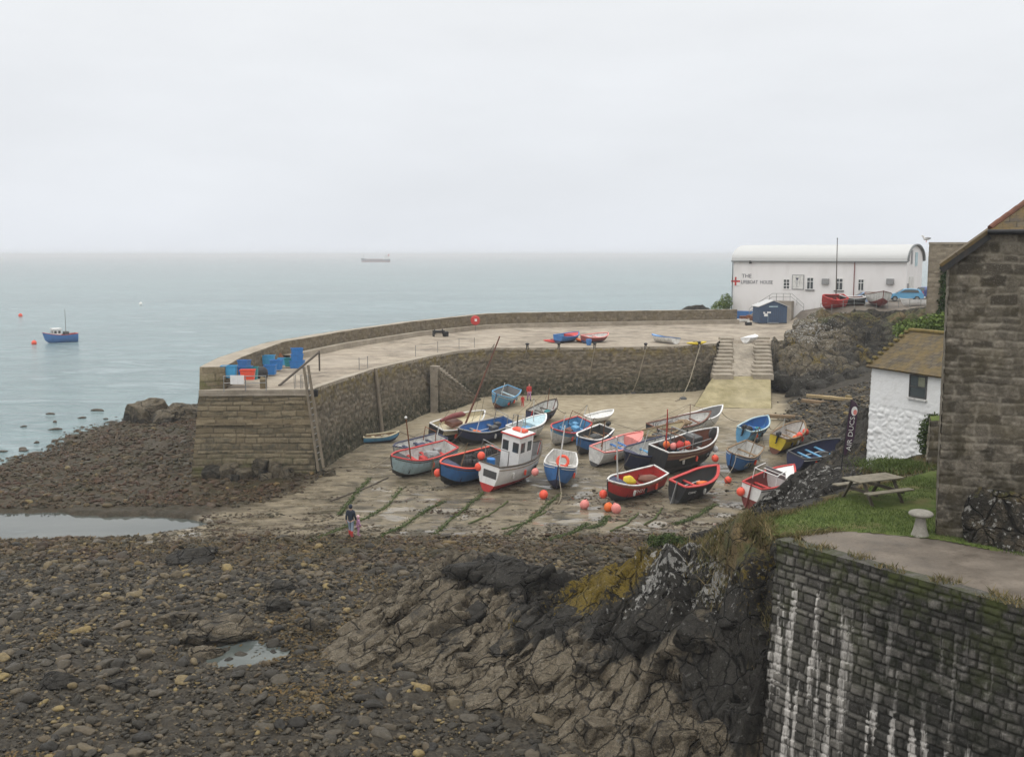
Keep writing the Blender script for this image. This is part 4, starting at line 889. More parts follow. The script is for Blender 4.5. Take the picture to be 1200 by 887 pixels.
boulder('rock', 'large dark rock bulging from the foot of the barn wall', 'rock', (p[0], p[1], PL + .1), (1.9, .75, 1.55), (0, .15, a), 161, attrs=dict(grs=lambda V: .55 * sstep(.5, 1., V[:, 2] / 1.55), tan=lambda V: V[:, 0] * 0 + .38, liw=lambda V: V[:, 0] * 0 + .22))
# ================= white cottage
k0 = np.array(atd(1022, 430, 47.2)); k1 = np.array(atd(1105, 438, 43.2)); ZK = 10.95; kd = (k1 - k0)[:2]; kd /= np.linalg.norm(kd); kn = np.array([kd[1], -kd[0]])
if kn[0] > 0: kn = -kn
KL = 6.5
def KP(t, b, z): p_ = k0[:2] + kd * t - kn * b; return np.array([p_[0], p_[1], z])
cot = thing('white_cottage', 'whitewashed stone cottage with a mossy slate roof beside the barn', 'cottage', (*k0[:2], 6))
wst = lambda u, v, P: .5 * sstep(.25, 0, v)
rf = lambda u, v: np.where(v > .70, .18, 1.)
par(stone_wall('front_wall', [KP(0, 0, ZK), KP(KL, 0, ZK)], [KP(-.08, -.12, 5.0), KP(KL, -.12, 5.0)], M_WHITEWASH, None, .04, .26, .38, .038, 171, .10, .09, wst, rubble=.04, relief_fn=rf, cellular=.8), cot)
par(stone_wall('side_wall', [KP(0, 4.4, ZK), KP(0, 0, ZK)], [KP(-.08, 4.4, 4.), KP(-.08, -.12, 4.)], M_WHITEWASH, None, .06, .24, .34, .06, 173, .14, .08, wst, rubble=.05), cot)
ZKr = ZK + 1.42
gm = MB().add([KP(0, 0, ZK), KP(0, 4.4, ZK), KP(0, 2.2, ZKr)], [(0, 1, 2)]); par(gm.build('gable', M_WHITE2), cot)
par(MB().add([KP(KL, 4.4, 5), KP(0, 4.4, 5), KP(0, 4.4, ZK), KP(KL, 4.4, ZK), KP(KL, 0, 5), KP(KL, 0, ZK)], [(0, 1, 2, 3), (4, 0, 3, 5)]).build('rear_wall', M_WHITE2), cot)
slab('roof_slope', [KP(-.12, -.22, ZK - .16), KP(KL, -.22, ZK - .16), KP(KL, 2.2, ZKr), KP(-.12, 2.2, ZKr)], .09, M_SLATE, cot)
slab('roof_slope', [KP(-.12, 4.62, ZK - .16), KP(KL, 4.62, ZK - .16), KP(KL, 2.2, ZKr), KP(-.12, 2.2, ZKr)], .09, M_SLATE, cot)
rg_ = MB(); 
for i in range(14): rg_.box(tuple(KP(.2 + i * .46, 2.2, ZKr + .12)), (.45, .28, .14), rz=math.atan2(kd[1], kd[0]), ch=.03)
par(rg_.build('ridge_tiles', paint((.20, .15, .05), .9, 1.)), cot)
vb = MB()
for i in range(8):
    f0 = (i + .5) / 8; vb.box(tuple(KP(-.02, -.2 + 2.4 * f0, ZK - .03 + (ZKr - ZK + .1) * f0)), (.22, .33, .14), M=Matrix.Rotation(math.atan2(kd[1], kd[0]), 4, 'Z') @ Matrix.Rotation(R(-31), 4, 'X'), ch=.02)
par(vb.build('verge_stones', paint((.16, .125, .045), .9, 1.)), cot)
wq = np.array(atd(1079.5, 443, 44.5)); wt0 = float((wq[:2] - k0[:2]) @ kd)
wr = math.atan2(kd[1], kd[0])
wf = MB(); ww_, wh_ = 1.02, 1.0; wc = KP(wt0, -.035, ZK - .20 - wh_ / 2)
def wbox(m, dt, dz, w, h, d_=.06, off=0.): q_ = KP(wt0 + dt, -.035 - off, ZK - .20 - wh_ / 2 + dz); m.box(tuple(q_), (w, d_, h), rz=wr)
for s_ in (-1, 1): wbox(wf, s_ * (ww_ / 2 - .03), 0, .06, wh_); wbox(wf, 0, s_ * (wh_ / 2 - .03), ww_ - .12, .06)
wbox(wf, 0, -.02, ww_ - .12, .05, .05, .004); wbox(wf, 0, .24, .035, wh_ / 2 - .08, .05, .004)
win = wf.build('window', M_DGREY); par(win, cot)
wp_ = MB(); wbox(wp_, 0, 0, ww_ - .08, wh_ - .08, .02); pn = wp_.build('pane', M_GLASS); pn.parent = win
cu = MB()
for i in range(7): wbox(cu, .06 + i * .055, .23, .04, .42, .012, .022)
wc_ = cu.build('curtain', paint((.26, .27, .20), .9, .6)); wc_.parent = win
sl_ = MB(); wbox(sl_, 0, -wh_ / 2 - .05, ww_ + .1, .07, .16, .03); z_ = sl_.build('sill', M_WHITE2); z_.parent = win
q = atd(1090, 512, 43.6)
shrub('ivy_bush', 'dark trailing bush on the wall stub beside the white cottage', 'bush', [(q[0] - .1, q[1] - .5, q[2] + .45, .5, .5, .65), (q[0] - .1, q[1] - .3, q[2] - .4, .3, .4, .6), (q[0] + .25, q[1] - .2, q[2] + .6, .5, .5, .4), (q[0] - .45, q[1] - .5, q[2] - .1, .28, .3, .6), (q[0] - .3, q[1] - .6, q[2] - .7, .2, .3, .4)], 4200, .055, M_LEAF, 7)
q = atd(1092, 560, 41)
stub = thing('stone_stub', 'mossy stub of old stone wall between the cottage and the barn', 'wall', (q[0] + .5, q[1], 7.4))
par(stone_wall('stub_face', [(q[0] - .15, q[1], 9.3), (q[0] + 1.6, q[1] - 1.1, 9.6)], [(q[0] - .25, q[1] - .1, 7.2), (q[0] + 1.6, q[1] - 1.2, 7.2)], M_BARN, None, .06, .3, .42, .06, 181, moss=lambda u, v, P: .7 + 0 * u, stain=lambda u, v, P: .5 + 0 * u), stub)
par(stone_wall('stub_side', [(q[0] + .3, q[1] + 1.2, 9.3), (q[0] - .15, q[1], 9.3)], [(q[0] + .2, q[1] + 1.2, 7.2), (q[0] - .25, q[1] - .1, 7.2)], M_BARN, None, .06, .3, .42, .06, 183, moss=lambda u, v, P: .7 + 0 * u), stub)
par(MB().add([(q[0] - .15, q[1], 9.3), (q[0] + 1.6, q[1] - 1.1, 9.6), (q[0] + 2, q[1] + .2, 9.6), (q[0] + .3, q[1] + 1.2, 9.3)], [(0, 1, 2, 3)]).build('stub_top', M_TURF), stub)
gm_ = []
q = atd(1052, 556, 40.5)
for _ in range(6000):
    a1, b1 = random.gauss(0, .45), random.gauss(0, .4); gm_.append((q[0] + a1 * 1.5, q[1] + b1 * 1.6, max(HO(q[0] + a1 * 1.5, q[1] + b1 * 1.6), PL - .45) + .10 * math.exp(-(a1 * a1 + b1 * b1) / .4) - .05))
mo_ = blades('long_grass', gm_, M_GRASS, (.06, .18), .016, .5); tag(mo_, 'mound of long green grass at the foot of the white cottage', 'grass', kind='stuff')
# feather flag
def flag():
    c = Vector(atd(985, 563, 41.5)); c.z = max(HO(c.x, c.y), c.z - .2) - .05
    top = atd(996, 468, 41.5); hgt = top[2] - c.z; lean = math.atan2(top[0] - c.x, hgt)
    t = thing('feather_flag', 'tall dark purple feather flag with white lettering standing on the rocks', 'flag', c, (0, lean, R(-8)))
    MB().tube([(0, 0, 0), (0, 0, hgt * .7), (.05, 0, hgt)], [.022, .016, .008], 8).build('pole', M_BLACK, t, True)
    n = 24; V = []; 
    for i in range(n):
        f = i / (n - 1); z_ = hgt * (.24 + .76 * f); w_ = .34 * min(1, (f + .12) * 2.2) * (1 - max(0, (f - .86) / .14) ** 2 * .75)
        for j in range(5): V.append((.02 + w_ * j / 4 , .03 * math.sin(f * 6 + j * .5) * j / 4, z_ - .10 * (j / 4) * (1 - f) + (0 if f < .9 else 0)))
    mesh_np('banner', V, grid_faces(n, 5), M_FLAG, t, smooth=True)
    M = Matrix.Translation((.19, -.045, hgt * .53)) @ Matrix.Rotation(R(90), 4, 'X') @ Matrix.Rotation(R(90), 4, 'Z')
    text_mesh('lettering', 'AIR DUCS', .27, M_WHITE2, t, M, .003, sx=1.2)
    MB().lathe([(.001, -.002), (.15, -.002), (.15, .002), (.001, .002)], 20, M=Matrix.Translation((.22, -.04, hgt * .85)) @ Matrix.Rotation(R(90), 4, 'X') @ Matrix.Diagonal((.8, 1.3, 1, 1))).build('emblem', M_WHITE, t)
    MB().lathe([(.001, -.002), (.09, -.002), (.09, .002), (.001, .002)], 20, M=Matrix.Translation((.25, -.046, hgt * .835)) @ Matrix.Rotation(R(90), 4, 'X') @ Matrix.Diagonal((.8, 1.2, 1, 1))).build('emblem_spot', M_PINK, t)
M_FLAG = paint((.06, .03, .055), .7, .5)
flag()
# old roofless wall with ivy behind the cottage
owp = atd(1094, 386, 74)
ow = thing('old_store', 'tall tan stone building with ivy down one side behind the barn', 'building', (owp[0], owp[1], 10))
ow0 = np.array([owp[0] - .62, owp[1]]); 
par(stone_wall('wall_face', [(ow0[0], ow0[1], 16.7), (ow0[0] + 6, ow0[1] - 1, 16.7)], [(ow0[0], ow0[1], 9.3), (ow0[0] + 6, ow0[1] - 1, 9.3)], M_TANWALL, None, .08, .3, .4, .04, 191, stain=lambda u, v, P: .12 + 0 * u), ow)
par(stone_wall('side_face', [(ow0[0] + 2.6, ow0[1] + 6, 16.7), (ow0[0] + .06, ow0[1] - .04, 16.7)], [(ow0[0] + 2.6, ow0[1] + 6, 9.3), (ow0[0] + .06, ow0[1] - .04, 9.3)], M_TANWALL, None, .12, .3, .4, .04, 193), ow)
par(MB().prism([(ow0[0] - .05, ow0[1] - .05), (ow0[0] + 6, ow0[1] - 1.05), (ow0[0] + 7, ow0[1] + 5), (ow0[0] + 2.6, ow0[1] + 6)], 16.7, 16.85).build('wall_cap', M_KERB), ow)
V, F, tn = leaf_ball([(ow0[0] + 1.35, ow0[1] - .35, 15 - k * .8, .55 + .03 * k, .28, .6) for k in range(8)], 5200, .085, 9)
iv = mesh_np('ivy', V, F, M_IVY, None, attrs=dict(tone=tn)); tag(iv, 'dark green ivy hanging on the tan building behind the barn', 'ivy')
q = atd(1090, 392, 66)
shrub('hedge_bush', 'bright green bush on the bank above the cottage roof', 'bush', [(q[0] - .9, q[1] + 1, q[2] + .2, 1., 1.2, .7), (q[0] + .2, q[1], q[2] + .5, 1., 1.2, .8), (q[0] + 1.2, q[1], q[2] + .7, 1.1, 1.2, .8), (q[0] + 2.2, q[1], q[2] + .8, 1.1, 1.2, .8)], 6000, .10, M_HEDGE, 11)
gl = Vector(atd(1085.5, 285, 74.2))
def gull(loc, rz, label, s=1.):
    t = thing('gull', label, 'gull', loc, rz); b = MB(); b.sphere((0, 0, .22 * s), .13 * s, 12, sc_=(1.75, .85, .8)); b.tube([(.14 * s, 0, .27 * s), (.20 * s, 0, .37 * s), (.24 * s, 0, .40 * s)], [.075 * s, .06 * s, .05 * s], 8); b.sphere((.23 * s, 0, .40 * s), .062 * s, 10)
    b.build('body', M_WHITE, t, True); w = MB(); w.sphere((-.05 * s, 0, .25 * s), .13 * s, 12, sc_=(1.9, .95, .55)); w.build('wing', M_GREY, t, True); MB().tube([(.28 * s, 0, .395 * s), (.345 * s, 0, .38 * s)], [.018 * s, .005 * s], 6).build('beak', M_YELLOW, t)
    for s_ in (-1, 1): MB().tube([(0, s_ * .04 * s, .14 * s), (0, s_ * .04 * s, 0), (.06 * s, s_ * .04 * s, 0)], .010 * s, 5).build('leg', M_PINK, t)
gull((gl.x, gl.y, 16.86), R(170), 'gull perched on the corner of the tan building', 1.1)
# ================= boats
def hull_pt(s, t, p, side, inset=0.):
    """a point of the hull: s stern -> bow, t keel -> gunwale"""
    L, Bm, D, tw = p['L'], p['B'], p['D'], p.get('tw', .72)
    if s < .5: f = tw + (1 - tw) * math.sin(PI / 2 * s / .5)
    else: f = max(0., math.cos(PI / 2 * ((s - .5) / .5) ** 1.7)) ** .9
    b = max(.012, Bm / 2 * f - inset)
    e = 2 * s - 1
    zs = D * (1 + .10 * e * e + p.get('sheer', .22) * max(0, e) ** 2)
    zk = D * .42 * max(0, (s - .68) / .32) ** 2.6
    y = b * math.sin(PI / 2 * min(1, t)) ** .75 * (.93 + .07 * t); z = zk + (zs - zk) * t ** 1.45
    xx = L * (s - .5) + L * .075 * max(0, (s - .55) / .45) ** 2 * (z / D - .35) - L * .02 * max(0, (.3 - s) / .3) * (1 - t)
    return Vector((xx, side * y, z + (inset * .3 if t < .5 else 0)))
NT_ = 10
def hull_mesh(p, parent):
    ns = 22; ts = [0, .14, .28, .42, p['boot'], .68, .80, .9, 1.]; ts = sorted(ts); nt = len(ts)
    m = MB(); th = .045
    for side in (-1, 1):
        vs = [hull_pt(i / (ns - 1), t, p, side) for i in range(ns) for t in ts]
        fs = []; mi = []
        for i in range(ns - 1):
            for j in range(nt - 1):
                q = (i * nt + j, (i + 1) * nt + j, (i + 1) * nt + j + 1, i * nt + j + 1)
                fs.append(q if side < 0 else q[::-1]); 
                mi.append(1 if ts[j + 1] <= p['boot'] + 1e-6 else (2 if p.get('strake') and ts[j] >= .79 else 0))
        b = len(m.v); m.v += [tuple(v) for v in vs]; m.f += [tuple(b + k for k in f) for f in fs]; m.m += mi
        # the transom
    for j in range(nt - 1):
        a0, a1 = hull_pt(0, ts[j], p, -1), hull_pt(0, ts[j + 1], p, -1); b0, b1 = hull_pt(0, ts[j], p, 1), hull_pt(0, ts[j + 1], p, 1)
        m.add([a0, b0, b1, a1], [(3, 2, 1, 0)], 1 if ts[j + 1] <= p['boot'] + 1e-6 else 3)
    m.build('hull', [p['hull'], p['bottom'], p.get('strake') or p['hull'], p.get('transom') or p['hull']], parent, True)
    fl = p.get('floor', .38); ti = [fl, .55, .7, .85, 1.]; k = len(ti); m = MB()
    for side in (-1, 1):
        vs = [hull_pt(.012 + i / (ns - 1) * .975, t, p, side, th) for i in range(ns) for t in ti]; fs = []
        for i in range(ns - 1):
            for j in range(k - 1):
                q = (i * k + j, (i + 1) * k + j, (i + 1) * k + j + 1, i * k + j + 1); fs.append(q[::-1] if side < 0 else q)
        m.add(vs, fs, 0)
    vs = []
    for i in range(ns):
        a, b = hull_pt(.012 + i / (ns - 1) * .975, fl, p, -1, th), hull_pt(.012 + i / (ns - 1) * .975, fl, p, 1, th); vs += [a, b]
    m.add(vs, [(2 * i, 2 * i + 2, 2 * i + 3, 2 * i + 1) for i in range(ns - 1)], 1)
    for j in range(k - 1):
        m.add([hull_pt(.012, ti[j], p, -1, th), hull_pt(.012, ti[j], p, 1, th), hull_pt(.012, ti[j + 1], p, 1, th), hull_pt(.012, ti[j + 1], p, -1, th)], [(0, 1, 2, 3)], 0)
    m.build('interior', [p['inner'], p.get('floor_mat') or p['inner']], parent, True)
    # gunwale: a flat capping that runs round the top, over the transom too
    w = p.get('gw', .07); h = .045; m = MB()
    path = [hull_pt(i / (ns - 1), 1, p, -1) for i in range(ns)] + [hull_pt(i / (ns - 1), 1, p, 1) for i in range(ns)][::-1]
    n = len(path); vs = []
    for i, q in enumerate(path):
        pr = path[(i - 1) % n]; nx = path[(i + 1) % n]; t = (nx - pr); t.z = 0; t = t.normalized() if t.length > 1e-6 else Vector((1, 0, 0)); o = Vector((t.y, -t.x, 0))
        for a_, b_ in ((.35, -h), (.35, h * .6), (-.65, h * .6), (-.65, -h)): vs.append(q + o * w * a_ * 1.6 + Vector((0, 0, b_)))
    fs = [(i * 4 + j, ((i + 1) % n) * 4 + j, ((i + 1) % n) * 4 + (j + 1) % 4, i * 4 + (j + 1) % 4) for i in range(n) for j in range(4)]
    m.add(vs, fs); m.build('gunwale', p['gun'], parent)
    kq = MB(); kq.tube([(-L_2(p), 0, -.03), (0, 0, -.05), (p['L'] * .28, 0, -.02), tuple(hull_pt(.93, 0, p, 1) + Vector((.0, 0, -.02))), tuple(hull_pt(1, .5, p, 1)), tuple(hull_pt(1, 1, p, 1) + Vector((.02, 0, .06)))], [.07, .07, .06, .05, .045, .04], 6)
    kq.build('keel', p.get('keel') or p['bottom'], parent)
def L_2(p): return p['L'] / 2
def hull_text(p, parent, txt, s, t, side, size, mat, sx=1.):
    c = hull_pt(s, t, p, side); ds = hull_pt(s + .03, t, p, side) - hull_pt(s - .03, t, p, side); dt = hull_pt(s, t + .05, p, side) - hull_pt(s, t - .05, p, side)
    ex = ds.normalized() * (1 if side < 0 else -1); ey = (dt - ex * dt.dot(ex)).normalized(); n = ex.cross(ey)
    M = Matrix(((ex.x, ey.x, n.x, c.x + n.x * .075), (ex.y, ey.y, n.y, c.y + n.y * .075), (ex.z, ey.z, n.z, c.z + n.z * .075), (0, 0, 0, 1)))
    return text_mesh('lettering', txt, size * 1.35, mat, parent, M, .004, sx=sx)
def outboard(p, parent, mat=None):
    m = MB(); c = hull_pt(0, 1, p, 0); x0 = c.x - .10; z = c.z
    m.box((x0 - .02, 0, z + .22), (.42, .27, .34), ch=.07); m.box((x0 - .04, 0, z - .12), (.16, .10, .55), ch=.02); m.box((x0 - .05, 0, z - .48), (.36, .06, .12), ch=.02); m.tube([(x0 + .15, 0, z + .2), (x0 + .55, .03, z + .25)], .025, 6)
    return m.build('outboard_motor', mat or M_BLACK, parent)
def boat(label, cat, pp, head, p, heel=0., group='fishing boats beached in the harbour', name='beached_boat', z=None, trim=0.):
    """pp: the pixel under the keel's middle; head: where the bow points, 0 = right, 90 = away"""
    loc = ground_hit(*pp) if z is None else Vector(at(pp[0], pp[1], z)); loc.z += .03
    t = thing(name, label, cat, loc, Euler((R(heel), R(-trim if trim else (-3. if math.sin(R(head)) > 0 else 3.) * (z is None)), R(head)), 'XYZ'), group)
    hull_mesh(p, t)
    L, Bm, D = p['L'], p['B'], p['D']
    for k, s in enumerate(p.get('thwarts', (.25, .5, .72))):
        a = hull_pt(s, .78, p, 1, .05); MB().box((a.x, 0, a.z), (.24, a.y * 2, .05)).build('thwart', p.get('thwart_mat') or p['gun'], t)
    if p.get('foredeck'):
        s0, mat = p['foredeck']; vs = []; n = 9
        for i in range(n):
            s = s0 + (.985 - s0) * i / (n - 1); a = hull_pt(s, .97, p, -1, .02); b = hull_pt(s, .97, p, 1, .02); vs += [a, Vector((a.x, 0, a.z + .06)), b]
        m = MB(); m.add(vs, [q for i in range(n - 1) for q in ((3 * i, 3 * i + 3, 3 * i + 4, 3 * i + 1), (3 * i + 1, 3 * i + 4, 3 * i + 5, 3 * i + 2))])
        m.add([vs[0], vs[1], vs[2], Vector((vs[2].x, vs[2].y * .8, D * .35)), Vector((vs[0].x, vs[0].y * .8, D * .35))], [(0, 1, 2, 3, 4)]); m.build('foredeck', mat, t)
    if p.get('motor'): outboard(p, t)
    if p.get('rudder'):
        c = hull_pt(0, .9, p, 0); MB().prism([(c.x - .04, c.z + .35), (c.x - .12, c.z + .35), (c.x - .30, .35), (c.x - .38, -.02), (c.x - .04, -.02)], -.025, .025).build('rudder', p['rudder'], t).matrix_local = Matrix.Rotation(R(90), 4, 'X')
    if p.get('mast'):
        s, h, rk, mat, r = p['mast']; a = hull_pt(s, 0, p, 0); b = Vector((a.x - rk * h, 0, h)); m = MB(); m.tube([(a.x, 0, .3), b], [r, r * .62], 8); mo = m.build('mast', mat, t, True)
        if p.get('truck'): q = MB(); q.sphere(tuple(b), .10, 8); q.build('lamp', p['truck'], mo, True)
    if p.get('engine'):
        q = MB(); q.box((-L * .05, 0, D * .62), (.8, .55, .5), ch=.04); q.build('engine_box', p['engine'], t)
    if p.get('legs'):
        for sd_ in (-1, 1):
            a = hull_pt(.5, .95, p, sd_); MB().tube([(a.x, a.y + sd_ * .05, a.z + .1), (a.x, a.y + sd_ * .10, .0)], .06, 6).build('beaching_leg', M_WOOD, t)
    for q in p.get('text', ()): hull_text(p, t, *q)
    t['_p'] = 0; del t['_p']
    return t, p, loc
def P(L, B, D, hull, bottom, gun, inner, **k):
    d = dict(L=L, B=B, D=D, hull=hull, bottom=bottom, gun=gun, inner=inner, boot=.55); d.update(k); return d
def on_boat(t, v):
    """world place of a point in a boat's own axes"""
    return Matrix.LocRotScale(t.location, t.rotation_euler, None) @ Vector(v)
LG = M_PALEBLUE
boats = {}
def addb(key, *a, **k): boats[key] = boat(*a, **k)
addb('A', 'small blue rowing dinghy lying at the foot of the pier wall', 'dinghy', (446, 518), 15, P(2.73, 1.26, 0.55, M_LBLUE, M_NAVY, M_CREAM, M_WOOD, boot=.42, thwarts=(.3, .6)), 5, name='rowing_dinghy')
addb('B2', 'low white boat with a dark gunwale moored behind the pale blue boat', 'boat', (490, 534), 230, P(4.84, 1.76, 1.02, M_WHITE2, M_GREY, M_NAVY, M_WHITE2, thwarts=(.2, .45, .7), engine=M_NAVY), -12)
addb('B', 'pale blue fishing boat with a red gunwale and a thin leaning red mast', 'boat', (493, 553), 228, P(5.50, 1.98, 1.47, M_PALEBLUE, M_DGREY, M_RED, M_WHITE2, boot=.32, thwarts=(.18, .4, .62), engine=M_RED, foredeck=(.80, M_BLACK), mast=(.66, 4.6, -.30, M_RUST, .06), truck=M_WHITE, legs=1), -16)
addb('C', 'black sailing lugger with a cream deck and a tall raked brown mast', 'boat', (534, 514), 52, P(5.50, 2.20, 1.47, M_BLACK, M_BLACK, M_WHITE2, M_CREAM, strake=M_CREAM, floor=.8, thwarts=(), mast=(.62, 8.6, -.26, M_BROWN, .09), transom=M_BLACK), 18)
addb('D', 'dark navy boat with a bright blue interior lying behind the white wheelhouse boat', 'boat', (567, 517), 226, P(5.50, 2.09, 1.28, M_NAVY, M_BLACK, M_GREY, M_BLUE, thwarts=(.3, .65), transom=M_NAVY), -15)
addb('E', 'light blue open boat with a grey floor nearest the two people in red', 'boat', (588, 476), 250, P(4.84, 2.09, 1.34, M_LBLUE, M_BROWN, M_LBLUE, M_GREY, boot=.40, floor=.5, thwarts=(.25, .7), thwart_mat=M_PALEBLUE, mast=(.75, 2.6, .0, M_WHITE2, .05)), -18)
addb('F', 'dark hulled open boat with a pale interior and a red rudder post', 'boat', (634, 495), 64, P(4.62, 1.76, 1.28, M_NAVY, M_MAROON, M_DWOOD, M_WHITE2, boot=.5, rudder=M_RED, text=[('4', .62, .75, -1, .3, M_WHITE)]), 12)
addb('G', 'white hulled open boat with a bright blue interior and a red rubbing strip', 'boat', (663, 517), 236, P(4.84, 2.09, 1.28, M_WHITE2, M_WHITE2, M_RED, M_LBLUE, strake=M_LBLUE, engine=M_BROWN, thwarts=(.22, .5, .75), thwart_mat=M_LBLUE, mast=(.74, 2.5, -.05, M_WHITE2, .05)), -18)
addb('H', 'small white dinghy with a pale grey cover and flat stern', 'dinghy', (702, 494), 43, P(3.15, 1.31, 0.61, M_WHITE, M_WHITE2, M_WHITE, M_WHITE2, boot=.3, floor=.85, thwarts=(), transom=M_WHITE2), 10, name='rowing_dinghy')
addb('I', 'bright blue open boat with a white gunwale and outboard motor', 'boat', (691, 528), 240, P(4.84, 1.81, 1.34, M_BLUE, M_DGREY, M_WHITE, M_DGREY, boot=.5, motor=1, thwarts=(.2, .5, .75), thwart_mat=M_WOOD, text=[('FY3', .56, .80, 1, .36, M_WHITE)]), -15)
addb('J', 'white boat with a faded pink gunwale and small blue seats', 'boat', (721, 539), 48, P(5.28, 1.87, 1.28, M_WHITE2, M_DGREY, M_PINK, M_WHITE2, boot=.4, thwarts=(.55, .68), thwart_mat=M_BLUE, foredeck=(.80, M_PINK), text=[('1 MARI', .45, .72, -1, .2, M_BLUE)], legs=1), 14)
addb('K', 'dark navy boat with white registration letters beside the red boat', 'boat', (757, 549), 228, P(5.72, 2.20, 1.54, M_NAVY, M_DGREY, M_NAVY, M_WHITE2, boot=.35, thwarts=(.2, .45), foredeck=(.84, M_NAVY), thwart_mat=M_LBLUE, text=[('FH.14', .30, .80, 1, .42, M_WHITE), ('GRACEFUL', .54, .80, 1, .17, M_WHITE)]), -15)
addb('L', 'big black fishing boat with a thin red mast and a row of red buoys', 'boat', (800, 549), 42, P(6.16, 2.53, 1.92, M_BLACK, M_DGREY, M_WHITE2, M_BROWN, boot=.52, strake=M_BROWN, thwarts=(.3, .7), mast=(.18, 4.9, .14, M_RED, .055), engine=M_GREY, text=[('FH24', .70, .74, -1, .26, M_WHITE)]), 11)
addb('M', 'white boat with long red brown gunwales lying behind the black fishing boat', 'boat', (795, 512), 36, P(6.16, 2.20, 1.28, M_WHITE2, M_BLACK, M_BROWN, M_WHITE2, boot=.5, thwarts=(.2, .4, .6, .8), thwart_mat=M_BROWN, transom=M_BLACK), 11)
addb('M2', 'white boat with a high upturned bow nearest the slipway foot', 'boat', (820, 503), 40, P(4.62, 1.87, 1.22, M_WHITE, M_WHITE2, M_WHITE, M_GREY, boot=.3, sheer=.35, thwarts=(.3, .6)), 11)
addb('N', 'blue boat seen bow on with a leaning white mast and an orange lifebuoy inside', 'boat', (654, 566), 262, P(5.06, 2.20, 1.47, M_BLUE, M_NAVY, M_WHITE2, M_WHITE2, boot=.42, thwarts=(.3, .55), mast=(.76, 4.4, -.10, M_WHITE, .06), engine=M_DGREY, gw=.06), -8)
addb('P', 'blue fishing boat stacked with pots beside the white wheelhouse boat', 'boat', (549, 563), 228, P(5.50, 2.20, 1.54, M_BLUE, M_BLACK, M_BUOY, M_DGREY, boot=.45, thwarts=(.2, .7), foredeck=(.78, M_NAVY), text=[('FH9', .50, .78, 1, .34, M_WHITE)], legs=1), -16)
addb('Q', 'bright red boat with a navy bow and white registration letters', 'boat', (741, 582), 220, P(4.73, 1.81, 1.34, M_RED, M_DGREY, M_WHITE2, M_RED, boot=.48, thwarts=(.25, .45), foredeck=(.76, M_NAVY), mast=(.80, 4.7, -.26, M_WHITE, .06), text=[('FH21', .60, .78, 1, .30, M_WHITE)], thwart_mat=M_MAROON), -16)
addb('R', 'dark green black boat with a thick bright red gunwale', 'boat', (811, 583), 46, P(4.18, 1.76, 1.34, M_BLACK, M_DGREY, M_RED, M_DGREY, boot=.42, gw=.12, thwarts=(.45,), rudder=M_GREY, text=[('CORMO', .16, .80, -1, .15, M_WHITE)]), 14)
addb('S', 'blue boat with a brown gunwale and a white interior', 'boat', (866, 549), 236, P(4.40, 1.98, 1.34, M_BLUE, M_NAVY, M_WOOD, M_WHITE2, boot=.35, thwarts=(.25, .8), thwart_mat=M_WOOD, motor=1, text=[('AY', .74, .72, 1, .4, M_CREAM)]), -16)
addb('T', 'blue open boat with a dark outboard motor nearest the shingle bank', 'boat', (880, 515), 54, P(4.40, 1.71, 1.22, M_LBLUE, M_LBLUE, M_PALEBLUE, M_BLUE, boot=.3, strake=M_BLUE, thwarts=(.35, .6), thwart_mat=M_BLUE, motor=1), 15)
addb('U', 'bright yellow boat with a brown gunwale and three red buoys', 'boat', (920, 525), 54, P(4.73, 1.81, 1.34, M_YELLOW, M_BROWN, M_WOOD, M_WHITE2, boot=.45, thwarts=(.25, .5, .75), motor=1), 15)
addb('V', 'white cabin boat with a maroon bottom and a folded windscreen frame', 'boat', (899, 586), 46, P(4.73, 1.93, 1.41, M_WHITE, M_MAROON, M_RED, M_MAROON, boot=.55, rudder=M_MAROON, thwarts=(.2, .4), foredeck=(.70, M_WHITE)), 12)
addb('W', 'dark grey blue boat half hidden behind the lichen covered rocks', 'boat', (953, 545), 40, P(5.06, 1.98, 1.15, M_NAVY, M_BLACK, M_DGREY, M_NAVY, boot=.4, thwarts=(.3, .5, .7), thwart_mat=M_LBLUE), 15)
addb('X', 'white boat with a pale blue cover lying behind the white wheelhouse boat', 'boat', (617, 514), 54, P(4.4, 1.8, 1.25, M_WHITE2, M_DGREY, M_WHITE, M_WHITE2, boot=.35, thwarts=(.3,), foredeck=(.55, M_PALEBLUE), engine=M_LBLUE), 9)
addb('Y', 'white boat with a varnished rim between the pink rimmed and the black boat', 'boat', (772, 522), 36, P(4.6, 1.7, 1.2, M_WHITE2, M_DGREY, M_WOOD, M_CREAM, boot=.4, thwarts=(.3, .55), engine=M_DGREY), 10)
